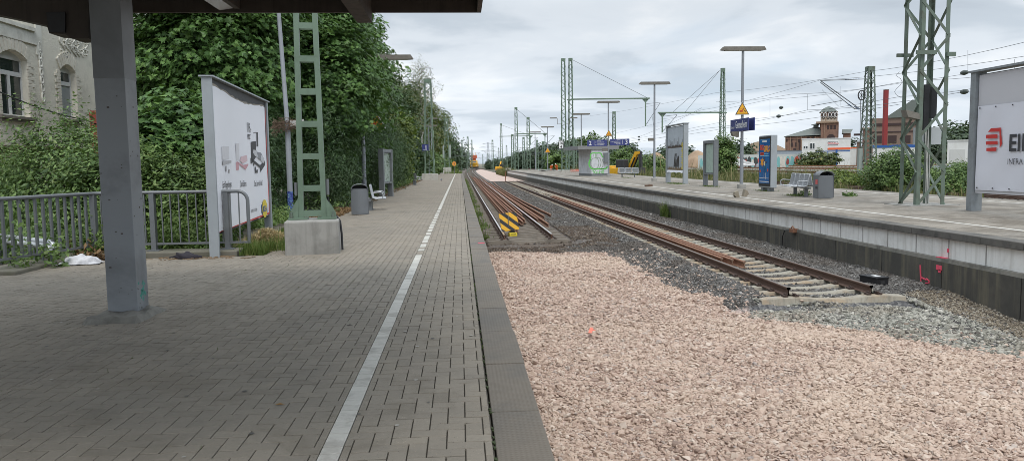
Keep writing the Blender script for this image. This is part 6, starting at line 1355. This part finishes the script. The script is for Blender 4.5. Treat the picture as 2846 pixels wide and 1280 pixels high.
for k,(px,py,l) in enumerate(((1520,475,'flat pale green plastic sheet lying left of the pair of orange workers'),(1575,474,'flat pale green plastic sheet lying right of the pair of orange workers'))):
    p=sY(px,py,126+k*2); bm=bmesh.new(); bmesh.ops.create_grid(bm,x_segments=12,y_segments=8,size=.5)
    for v in bm.verts: v.co=Vector((v.co.x*2.8,v.co.y*2,.16+.1*math.sin(7*v.co.x+k)+.07*math.sin(9*v.co.y+3*v.co.x)))
    b=MB(); b.frombm(bm,0,None,True); o=b.build('plastic_sheet',m_tarp); o.location=(p.x,126+k*2,ZR); tag(o,l,'plastic sheet')
# pylon on the horizon
py_=thing('power_pylon','faint grey power line pylon on the horizon above the railcar','pylon',(sY(1357,450,950).x,950,GZ))
b=MB(); H_=sY(1357,393,950).z; 
for s in (-1,1):
    for r in (-1,1): b.bar((s*2.5,r*2.5,0),(s*.4,r*.4,H_),.35,.35)
for k in range(9): f=k/9;g=(k+1)/9; w0=2.5-2.1*f;w1=2.5-2.1*g; b.bar((-w0,-w0,H_*f),(w1,-w1,H_*g),.22,.22); b.bar((w0,-w0,H_*f),(-w1,-w1,H_*g),.22,.22)
b.build('tower',M('pylon_grey',(.35,.38,.42),.6,.05,1),py_)
for z,l in ((.62,9),(.78,11),(.92,7)): b=MB(); b.bar((-l,0,H_*z),(l,0,H_*z),.4,.4); b.bar((-l,0,H_*z),(0,0,H_*z+1.6),.25,.25); b.bar((l,0,H_*z),(0,0,H_*z+1.6),.25,.25); b.build('crossarm',MATS['pylon_grey'],py_)
# ------------------------------------------------------------------ vegetation
def leafmat(name,stops,patch=None,trans=.25,gl=.45):
    global nt,L
    m=bpy.data.materials.new(name); m.use_nodes=True; nt=m.node_tree; L=nt.links.new; b=nt.nodes['Principled BSDF']; b.inputs['Roughness'].default_value=gl; b.inputs['Specular IOR Level'].default_value=.35
    g=N('ShaderNodeNewGeometry'); c=ramp(g.outputs['Random Per Island'],stops,'LINEAR'); t=N('ShaderNodeTexCoord').outputs['Object']
    if patch: c=mixc(ramp(noise(t,.55,4,.5),[(.42,(0,0,0)),(.62,(1,1,1))]),c,mixc(.5,c,patch))
    L(c,b.inputs['Base Color']); tr=N('ShaderNodeBsdfTranslucent'); L(mixc(.5,c,(.12,.2,.02)),tr.inputs['Color']); mx=N('ShaderNodeMixShader'); mx.inputs[0].default_value=trans
    L(b.outputs[0],mx.inputs[1]); L(tr.outputs[0],mx.inputs[2]); L(mx.outputs[0],nt.nodes['Material Output'].inputs[0]); MATS[name]=m; return m
lm_maple=leafmat('maple_leaves',[(0,(0.035,0.074,0.021)),(.4,(0.071,0.151,0.039)),(.8,(0.116,0.222,0.057)),(1,(0.177,0.301,0.080))],(0.088,0.169,0.035))
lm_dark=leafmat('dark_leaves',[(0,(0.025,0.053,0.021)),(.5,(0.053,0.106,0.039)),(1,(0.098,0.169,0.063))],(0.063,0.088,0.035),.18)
lm_shrub=leafmat('shrub_leaves',[(0,(0.048,0.087,0.028)),(.5,(0.112,0.191,0.055)),(.9,(0.208,0.303,0.096)),(1,(0.271,0.335,0.127))],(0.159,0.240,0.048))
lm_yel=leafmat('yellowgreen_leaves',[(0,(.07,.11,.02)),(.5,(.14,.20,.035)),(1,(.23,.27,.06))],None,.3)
lm_mix=leafmat('mixed_leaves',[(0,(0.042,0.070,0.022)),(.5,(0.084,0.133,0.039)),(.85,(0.140,0.182,0.049)),(1,(0.266,0.210,0.056))],(0.140,0.140,0.042))
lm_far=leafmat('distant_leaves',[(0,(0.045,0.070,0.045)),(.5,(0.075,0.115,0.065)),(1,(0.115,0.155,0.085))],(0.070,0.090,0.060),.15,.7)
lm_dead=leafmat('dead_leaves',[(0,(.08,.045,.02)),(.5,(.17,.10,.045)),(1,(.28,.18,.09))],None,.1,.8)
m_bark=M('bark',(.085,.068,.052),.95,.3,6,bump=.5); m_bark2=M('birch_bark',(.45,.43,.40),.8,.2,4,dirt=(.08,.07,.06),dsc=5,damt=.7)
def _shape(k):
    if k=='maple':
        a=[(0,-.45),(.12,-.2),(.42,-.34),(.33,-.06),(.55,.10),(.27,.16),(.0,.62)]; o=a+[(-x,y) for x,y in a[-2:0:-1]]
        V=[(x,y,-.28*abs(x)-.12*y*y) for x,y in o]+[(0,0,.04)]; n=len(o); Fc=[(i,(i+1)%n,n) for i in range(n)]
    elif k=='leaf':
        V=[(0,-.5,0),(.24,-.08,-.07),(0,.55,-.04),(-.24,-.08,-.07)]; Fc=[(0,1,2),(0,2,3)]
    elif k=='round':
        V=[(0,-.5,0),(.36,-.2,-.08),(.30,.25,-.08),(0,.5,-.05),(-.30,.25,-.08),(-.36,-.2,-.08)]; Fc=[(0,1,2),(0,2,3),(0,3,4),(0,4,5)]
    else:                                                   # needle spray / fern-like tuft
        V=[(0,-.5,0),(.10,-.1,0),(0,.6,-.1),(-.10,-.1,0)]; Fc=[(0,1,2),(0,2,3)]
    return np.array(V,float),np.array(Fc)
def leafmesh(P,Nn,size,shape):
    """P places, Nn leaf normals"""
    n=len(P); B,Fc=_shape(shape); Nn=Nn/np.linalg.norm(Nn,axis=1,keepdims=True)
    t=RNG.normal(0,1,(n,3)); t[:,2]-=.9; t-=Nn*(t*Nn).sum(1,keepdims=True); t/=np.linalg.norm(t,axis=1,keepdims=True); s=np.cross(t,Nn)
    sz=(np.asarray(size)*RNG.lognormal(0,.25,n))[:,None,None]
    V=P[:,None,:]+sz*(B[None,:,0:1]*s[:,None,:]+B[None,:,1:2]*t[:,None,:]+B[None,:,2:3]*Nn[:,None,:])
    return V.reshape(-1,3),(Fc[None]+(np.arange(n)*len(B))[:,None,None]).reshape(-1,3)
def crown_pts(c,r,ncl,per,cr,low=-.8,inner=.25,flat=.55,lump=.16):
    """leaf clumps spread over an uneven ellipsoid crown: centre c, radii r"""
    c=np.array(c,float);r=np.array(r,float); D=RNG.normal(0,1,(ncl*3,3)); D/=np.linalg.norm(D,axis=1,keepdims=True); D=D[D[:,2]>low][:ncl]; k=len(D)
    az=np.arctan2(D[:,1],D[:,0]); ph=RNG.uniform(0,6.28,4)
    rad=1+lump*(np.sin(3*az+ph[0])*np.cos(2.5*D[:,2]+ph[1])+.8*np.sin(5*az+ph[2]+4*D[:,2])); rad*=np.where(RNG.random(k)<inner,RNG.uniform(.45,.8,k),RNG.uniform(.86,1.04,k))
    C=c+D*r*rad[:,None]; w=RNG.uniform(.65,1.3,k)*cr
    i=np.repeat(np.arange(k),per); m=len(i); o=RNG.normal(0,1,(m,3)); o/=np.maximum(1,np.linalg.norm(o,axis=1,keepdims=True)/1.4)
    o=o*w[i][:,None]*np.array([1,1,flat]); o[:,2]-=.35*np.hypot(o[:,0],o[:,1])
    P=C[i]+o; Nn=D[i]*.75+np.array([0,0,.85])+RNG.normal(0,.42,(m,3)); return P,Nn
def tree(name,label,x,y,zb,h,r,mat,leaf=.14,shape='maple',ncl=150,per=70,cr=.75,trunk=.22,bot=.18,group=None,bark=None,inner=.25,low=-.85,lump=.16,ry=None,flat=.55,limbs=6):
    t=thing(name,label,'bush' if name in('shrub','bush') else 'tree',(x,y,zb),0,group)
    zc=h*(1+bot)/2; rz=h*(1-bot)/2
    P,Nn=crown_pts((0,0,zc),(r,ry or r,rz),ncl,per,cr,low,inner,flat,lump); k=P[:,2]>.02; V,Fc=leafmesh(P[k],Nn[k],leaf,shape); npmesh('crown',V,Fc,mat,None,t)
    b=MB(); pts=[(0,0,-.2)]+[(random.gauss(0,.06)*h*.1,random.gauss(0,.06)*h*.1,h*f) for f in (.2,.4,.6,.8)]; b.tube(pts,[trunk*1.2,trunk,trunk*.8,trunk*.5,trunk*.2],8)
    for q in range(limbs):
        a=random.uniform(0,2*PI); z0=h*random.uniform(bot*.6+.05,.6); e=Vector((math.cos(a)*r*.75,math.sin(a)*(ry or r)*.75,z0+h*random.uniform(.1,.25))); s=Vector((0,0,z0)); b.tube([s,s.lerp(e,.5)+Vector((0,0,.05*h)),e],[trunk*.5,trunk*.3,trunk*.08],6)
    b.build('trunk' if trunk>.06 else 'stems',bark or m_bark,t); return t
gt='tall broadleaf trees along the left platform'
TR=[(-7.9,25.7,11,2.35,'big dark maple tree directly right of the grey column'),(-7.7,28.6,11.5,2.8,'big dark maple tree behind the poster hoarding'),(-7.1,33.,12,2.9,'big dark maple tree behind the ladder mast'),(-7.2,39.5,12.5,3.2,'big maple tree whose crown meets the end of the canopy')]
for x,y,h,r,l in TR: tree('maple_tree',l,x,y,0,h,r,lm_maple,.165,'maple',340,125,.70,.24,.06,gt,None,.22,-.95,.22,None,.36)
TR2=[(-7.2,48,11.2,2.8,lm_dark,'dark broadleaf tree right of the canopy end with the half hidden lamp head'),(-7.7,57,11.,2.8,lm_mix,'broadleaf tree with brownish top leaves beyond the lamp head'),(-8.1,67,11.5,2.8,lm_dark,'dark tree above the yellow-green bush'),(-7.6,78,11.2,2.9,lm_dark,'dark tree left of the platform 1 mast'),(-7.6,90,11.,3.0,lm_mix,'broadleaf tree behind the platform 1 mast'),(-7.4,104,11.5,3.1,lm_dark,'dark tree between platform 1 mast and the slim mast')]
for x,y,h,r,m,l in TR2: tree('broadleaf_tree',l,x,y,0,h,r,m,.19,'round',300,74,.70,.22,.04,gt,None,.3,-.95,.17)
tree('birch_tree','tall sparse birch with drooping twigs against the sky above the platform 1 mast',-4.9,100,0,14.8,2.0,lm_mix,.16,'leaf',85,60,.55,.12,.45,None,m_bark2,.5,-.7,.3,None,1.5,16)
bt_=[o for o in bpy.data.objects if o.name=='birch_tree'][0]; b=MB()
for k in range(60):
    a=random.uniform(0,2*PI); z=random.uniform(6.5,14.4); r=1.9*math.sqrt(max(.05,1-((z-10.7)/4.6)**2)); e=Vector((math.cos(a)*r,math.sin(a)*r,z)); b.tube([(0,0,z-.9),e*.6+Vector((0,0,z*.4)),e,e+Vector((math.cos(a)*.2,math.sin(a)*.2,-random.uniform(.5,1.4)))],[.03,.02,.014,.006],4)
b.build('twigs',m_bark,bt_)
for k,(x,y,h,r,m,l) in enumerate(((-7.2,122,13,3.2,lm_mix,'olive tree with thin top just left of the slim mast'),(-6.8,145,14,3.4,lm_mix,'olive tree right behind the slim mast'),(-5.8,172,15,3.7,lm_mix,'reddish-tinged tree at the right end of the tall tree row'),(-5.0,205,15.5,3.8,lm_dark,'far dark tree ending the tall tree row'))): tree('broadleaf_tree',l,x,y,-.5,h,r,m,.36,'round',230,34,1.0,.2,.03,gt,None,.3,-.95,.2)
for k,(x,y,h,r,l) in enumerate(((-6,250,10,5,'rounded tree beyond the slim mast at the end of the left tree row'),(-2.5,300,11.5,5.5,'rounded tree just left of the distant yellow railcar'),(-4,350,11,6,'distant tree behind the pale slanting cantilevers'),(.5,395,9.5,5,'last distant tree left of the railcar'))): tree('broadleaf_tree',l,x,y,-1,h,r,lm_far,.7,'round',120,28,1.5,.2,.0,None,None,.3,-.95,.2)
# hedge-like evergreens beside the left platform
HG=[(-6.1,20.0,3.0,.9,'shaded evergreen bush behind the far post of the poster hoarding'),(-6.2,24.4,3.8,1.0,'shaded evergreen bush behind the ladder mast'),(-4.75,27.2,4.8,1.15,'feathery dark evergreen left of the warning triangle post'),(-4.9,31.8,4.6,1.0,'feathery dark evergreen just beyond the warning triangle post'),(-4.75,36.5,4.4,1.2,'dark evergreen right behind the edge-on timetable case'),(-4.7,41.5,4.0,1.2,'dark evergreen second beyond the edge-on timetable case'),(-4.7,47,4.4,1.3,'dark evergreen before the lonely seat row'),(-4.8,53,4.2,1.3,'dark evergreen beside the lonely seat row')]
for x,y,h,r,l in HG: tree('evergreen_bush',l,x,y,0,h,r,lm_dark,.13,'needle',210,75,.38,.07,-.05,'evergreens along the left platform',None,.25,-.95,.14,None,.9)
t=tree('overhanging_tree','dark feathery tree overhanging the platform and half hiding the warning triangle',-4.75,28.4,0,7.4,1.55,lm_maple,.15,'maple',230,95,.48,.10,.30,None,None,.25,-.95,.16,None,.45)
for k,o in enumerate([o for o in bpy.data.objects if o.name.startswith('evergreen_bush')]): o['category']='bush'
tree('bush','bright yellow-green bush in the dark hedge left of the platform 1 mast',-4.95,60,0,6.0,1.15,lm_yel,.20,'round',170,50,.5,.07,.02)
for x,y,h,r,l in ((-5.2,66,3.2,1.1,'low dark bush between the yellow-green bush and the platform 1 mast'),(-4.9,80,4,1.6,'dark bush right behind the platform 1 concrete block'),(-4.6,95,3.6,1.6,'bush between the two distant concrete blocks'),(-4.4,112,3.4,1.6,'bush left of the last concrete block'),(-4,150,3.2,1.8,'bush behind the last concrete block'),(-2.6,165,2.6,1.6,'bush right of the round orange sign')): tree('bush',l,x,y,-.1,h,r,lm_shrub if y>90 else lm_dark,.2 if y<100 else .3,'round',110,36,.5,.05,-.05,'bushes under the left trees')
# shrubs behind the railing
SH=[(-8.1,16.3,2.55,1.15,lm_shrub,'tall light green shrub left of the grey column with long upright shoots'),(-10.0,17.2,2.0,1.35,lm_shrub,'light green shrub at the left edge below the first house window'),(-6.75,15.4,2.1,.95,lm_shrub,'dense green shrub directly left of the grey column behind the railing'),(-6.05,17.0,2.9,1.0,lm_maple,'large-leaved shrub right of the grey column in front of the red outbuilding'),(-5.45,15.5,1.7,.55,lm_shrub,'low shrub between column and poster hoarding behind the railing'),(-11.8,19.5,1.9,1.3,lm_yel,'yellowish shrub at the far left edge')]
for x,y,h,r,m,l in SH:
    t=tree('shrub',l,x,y,-.05,h,r,m,.085 if m is not lm_maple else .15,'leaf' if m is not lm_maple else 'maple',260,62,.30,.03,-.02,'shrubs behind the railing',None,.3,-.95,.22,None,.8,9)
    P=[]
    for k in range(12):
        b=MB()                     # long upright shoots with leaves
        a=random.uniform(0,2*PI); s=Vector((math.cos(a)*r*.5,math.sin(a)*r*.5,h*.8)); e=s+Vector((random.gauss(0,.22),random.gauss(0,.2),random.uniform(.35,.85)*h/2.8)); b.tube([s,e],[.008,.003],4); b.build('shoot',m_bark,t)
        for q in range(34): f=random.random(); P.append(s.lerp(e,f)+Vector((random.gauss(0,.05),random.gauss(0,.05),0)))
    P=np.array(P); V,Fc=leafmesh(P,RNG.normal(0,.6,(len(P),3))+[0,0,.8],.075,'leaf'); npmesh('shoot_leaves',V,Fc,m,None,t)
lm_grass0=leafmat('joint_green',[(0,(.05,.08,.02)),(.5,(.09,.13,.03)),(1,(.14,.16,.05))],None,.2,.7)
def blades(name,x,y,z,h,mat,w=.006,lean=.35):
    n=len(x); a=RNG.uniform(0,2*PI,n); l=RNG.normal(0,lean,n); hh=h*RNG.lognormal(0,.35,n); dx=np.cos(a);dy=np.sin(a); wx=-dy*w;wy=dx*w
    B=np.stack([x,y,z+0*x],1); m=B+np.stack([dx*l*hh*.4,dy*l*hh*.4,hh*.6],1); t=B+np.stack([dx*l*hh,dy*l*hh,hh],1); W=np.stack([wx,wy,0*x],1)
    V=np.stack([B-W,B+W,m+W*.7,m-W*.7,t],1).reshape(-1,3); o=(np.arange(n)*5)[:,None,None]; Fc=(o+np.array([(0,1,2),(0,2,3),(3,2,4)])[None]).reshape(-1,3); return kind(npmesh(name,V,Fc,mat),'stuff')
def cover(name,x0,x1,y0,y1,n,h,size,mat,shape='leaf',zf=None,clump=.5,kindn='stuff'):
    """ground cover: leaves thinning upwards, in patches"""
    x=RNG.uniform(x0,x1,n);y=RNG.uniform(y0,y1,n); k=vnoise(x*2.3,y*2.1,1.1)+RNG.normal(0,.25,n)>-clump; x,y=x[k],y[k]; m=len(x)
    z=np.abs(RNG.normal(0,.5,m))*h*(1+.5*vnoise(x*1.7,y*1.5)); z0=zf(x,y) if zf else 0; P=np.stack([x,y,z0+np.clip(z,0.01,h*1.6)],1)
    V,Fc=leafmesh(P,RNG.normal(0,.55,(m,3))+[0,-.25,.8],size,shape); return kind(npmesh(name,V,Fc,mat),kindn)
cover('undergrowth',-6.6,-4.25,13.65,15.2,9000,.75,.075,lm_shrub); cover('undergrowth',-9.5,-6.3,12.6,15.6,11000,.7,.085,lm_shrub); cover('undergrowth',-14,-9,13.5,19,5000,1.0,.1,lm_shrub)
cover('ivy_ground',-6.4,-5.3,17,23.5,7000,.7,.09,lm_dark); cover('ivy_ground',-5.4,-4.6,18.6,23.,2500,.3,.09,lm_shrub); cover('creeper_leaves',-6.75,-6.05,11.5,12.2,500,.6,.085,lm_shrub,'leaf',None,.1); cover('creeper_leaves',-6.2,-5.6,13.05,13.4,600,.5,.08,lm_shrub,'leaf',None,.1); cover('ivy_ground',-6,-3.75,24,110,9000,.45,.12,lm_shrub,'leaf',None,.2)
n=500; yj=2.6+RNG.random(n)*14; xj=np.where(RNG.random(n)<.5,.153,RNG.choice([-2.6,-1.4,-3.1,-2.0],n))+RNG.normal(0,.004,n); k=np.sin(yj*2.1+xj*9)>.72; blades('joint_grass',xj[k],yj[k],-.004,.022,lm_grass0,.003) if k.sum() else None
cover('dead_leaf_litter',-4.6,-3.5,20.5,27,3500,.06,.07,lm_dead); cover('dead_leaf_litter',-6.5,-5.3,12.75,13.2,500,.22,.09,lm_dead); cover('dead_leaf_litter',-4.4,-3.45,28,100,2500,.05,.09,lm_dead)
lm_grass=leafmat('grass_green',[(0,(.06,.11,.02)),(.5,(.11,.17,.035)),(1,(.20,.22,.07))],None,.3,.6); lm_straw=leafmat('dry_grass',[(0,(.30,.21,.10)),(.5,(.50,.38,.19)),(1,(.62,.50,.28))],None,.2,.8); lm_weed=leafmat('weedy_grass',[(0,(.07,.09,.03)),(.45,(.13,.145,.05)),(.75,(.22,.195,.09)),(1,(.33,.27,.14))],None,.25,.7)
n=5200; x=RNG.uniform(-4.05,-3.05,n);y=RNG.uniform(13.6,18.5,n); k=(x<-3.0-.10*(y-13)+.1*vnoise(x*4,y*3)); blades('grass',x[k],y[k],0.,.10,lm_grass)
n=1200; x=RNG.uniform(-3.72,-3.3,n);y=RNG.uniform(13.0,13.9,n); blades('grass',x,y,0.,.13,lm_grass)
n=4200; r=np.abs(RNG.normal(0,.33,n)); a=RNG.uniform(0,6.28,n); x=-3.80+r*np.cos(a)*.85;y=15.2+r*np.sin(a)*1.9; P=np.stack([x,y,.03+.24*np.exp(-(r/.4)**2)*RNG.random(n)],1)
d=RNG.normal(0,1,(n,3));d[:,2]*=.25;d/=np.linalg.norm(d,axis=1,keepdims=True); w=np.cross(d,[0,0,1.])*.004; l=RNG.uniform(.05,.13,(n,1)); V=np.stack([P-d*l-w,P-d*l+w,P+d*l+w,P+d*l-w],1).reshape(-1,3); kind(npmesh('straw_heap',V,(np.arange(n)*4)[:,None]+np.arange(4)[None],lm_straw),'stuff')
# weeds along the platform edge wall and at the far wall
n=9000; y=25+RNG.random(n)**1.3*95; x=RNG.uniform(.5,1.05,n); k=vnoise(x*1.5,y*.55,1.4)+.25*vnoise(y,y*.3)+RNG.normal(0,.2,n)>.18; x,y=x[k],y[k]; blades('weeds',x,y,gh(x,y),.20,lm_grass,.012,.5)
cover('weed_leaves',.5,1.0,28,110,5000,.22,.09,lm_grass,'leaf',gh,-.25)
n=9000; x=RNG.uniform(8.2,10.5,n);y=RNG.uniform(146,175,n); blades('weeds',x,y,-1.0,.8,lm_weed,.03)
n=3000; x=RNG.uniform(-2.5,.6,n);y=RNG.uniform(119,170,n); blades('weeds',x,y,wide_h(x,y),.6,lm_grass,.03)
b=XP(1850/DS,567/DS,8.85); x=RNG.normal(8.82,.05,260);y=RNG.normal(b.y,.22,260); blades('weeds',x,y,gh(x,y),.45,lm_grass,.010)
def tuft(px,py,n,h,label,s=.14):
    c=G(px,py,ZR); P=np.stack([RNG.normal(0,s,n),RNG.normal(0,s,n),np.abs(RNG.normal(0,.45,n))*h],1); V,Fc=leafmesh(P,RNG.normal(0,.5,(n,3))+[0,-.3,.7],.10,'leaf'); o=npmesh('weed_tuft',V,Fc,lm_shrub); o.location=c; tag(o,label,'weed')
tuft(2137,494,130,.16,'small green weed tuft alone on the far platform right of the bin',.12); tuft(2022,492,160,.25,'green weed growing beside the leg of the double seat row',.12)
for px,py,n_,s in ((1700,462,700,.6),(1790,469,500,.5),(1925,480,500,.4),(2000,492,350,.35),(1574,447,300,.5)):
    c=G(px,py,ZR); x=RNG.normal(c.x,s*.35,n_);y=RNG.normal(c.y,s,n_); blades('grass',x,y,ZR,.05,lm_grass,.006)
# weeds and bushes beyond the far platform
n=26000; x=RNG.uniform(33.4,37.0,n);y=RNG.uniform(40,150,n); k=vnoise(x*.8,y*.35,1.)+RNG.normal(0,.3,n)>-.35; blades('tall_weeds',x[k],y[k],-.98,.85,lm_weed,.02,.4)
n=9000; x=RNG.uniform(27.2,28.8,n);y=RNG.uniform(40,150,n); k=vnoise(x*.8,y*.35,1.)+RNG.normal(0,.3,n)>.05; blades('tall_weeds',x[k],y[k],-.9,.5,lm_weed,.02,.4)
n=9000; x=RNG.uniform(19,23,n);y=RNG.uniform(60,150,n); blades('tall_weeds',x,y,-.98,1.0,lm_weed,.03,.4)
gbush='bushes beyond the far platform'
def bush_at(label,px,y,h,r,mat,leaf,zb=-.98,ncl=150,per=45,shape='round',cr=.5):
    p=Y(px,440,y); return tree('bush',label,p.x,y,zb,h,r,mat,leaf,shape,ncl,per,cr,.05,-.02,gbush,None,.3,-.95,.18)
bush_at('big round green bush left of the big lattice mast',2262,49,2.8,1.75,lm_shrub,.12,-.98,300,70)
bush_at('smaller green bush joined to the right of the big round bush behind the mast legs',2352,50,1.7,1.2,lm_shrub,.12)
bush_at('light green bush touching the left edge of the banner hoarding',2410,46,2.0,1.1,lm_shrub,.12,-.98,220,60); bush_at('low green bush behind the banner hoarding',2440,47,2.2,1.3,lm_shrub,.12)
bush_at('low bright green bush right behind the litter bin with the red sticker',2115,62,1.5,1.5,lm_yel,.14); bush_at('tall narrow ivy growth climbing the mast foot left of the name board post',1818,101,5.6,1.5,lm_shrub,.2,-.98,260,50); bush_at('broad green bush right of the excavator',1634,98,3.4,2.3,lm_shrub,.2); bush_at('green bush between excavator and trench poster hoarding',1668,112,2.6,2.2,lm_shrub,.22)
bush_at('bush growing in front of the graffiti wall',2055,165,4.2,4.5,lm_mix,.35); bush_at('tall light green bush behind the shed roof',1565,125,4.4,2.0,lm_shrub,.25)
bush_at('leafy green bush behind the two orange workers',1396,170,5.0,2.6,lm_shrub,.4)
bush_at('round-topped bush above the left direction board behind the shed',1488,190,9.6,2.6,lm_shrub,.45,-.98,120,36,'round',.8)
# distant tree line
src=[]
for k in range(3): src.append(tree('distant_tree','far tree in the hazy tree line on the horizon',0,0,0,10,5.2,lm_far,.9,'round',110,26,1.5,.25,.02,'distant tree line',None,.3,-.95,.22))
DT=[]
for k in range(26): px=1236+k*13.5+random.uniform(-4,4); y=330-2.6*k+random.uniform(-15,15); top=403-min(k,16)*3.2+(k>16)*(k-16)*1.0+random.uniform(-5,5); DT.append((px,y,top))
for k in range(34): px=1588+k*16+random.uniform(-6,6); y=330+random.uniform(-25,60); DT.append((px,y,388-.012*k*k+random.uniform(-9,7)))
DT+= [(1860,290,355),(1845,300,372),(1875,300,370),(2360,320,330),(2390,300,318),(2420,310,312),(2450,300,322),(2340,330,345),(2480,300,318),(2380,280,345),(1955,300,378),(2130,290,352),(1700,280,362),(1690,300,368),(1725,310,372)]
for k,(px,y,top) in enumerate(DT):
    p=Y(px,430,y); h=max(4,Y(px,top,y).z+1); o=src[k] if k<3 else copy_tree(src[k%3]); o.location=(p.x,y,-1); s=h/10; o.scale=(s*random.uniform(.9,1.5) if s<1 else s*random.uniform(.8,1.1),s,s); o.rotation_euler=(0,0,random.uniform(0,6.28))
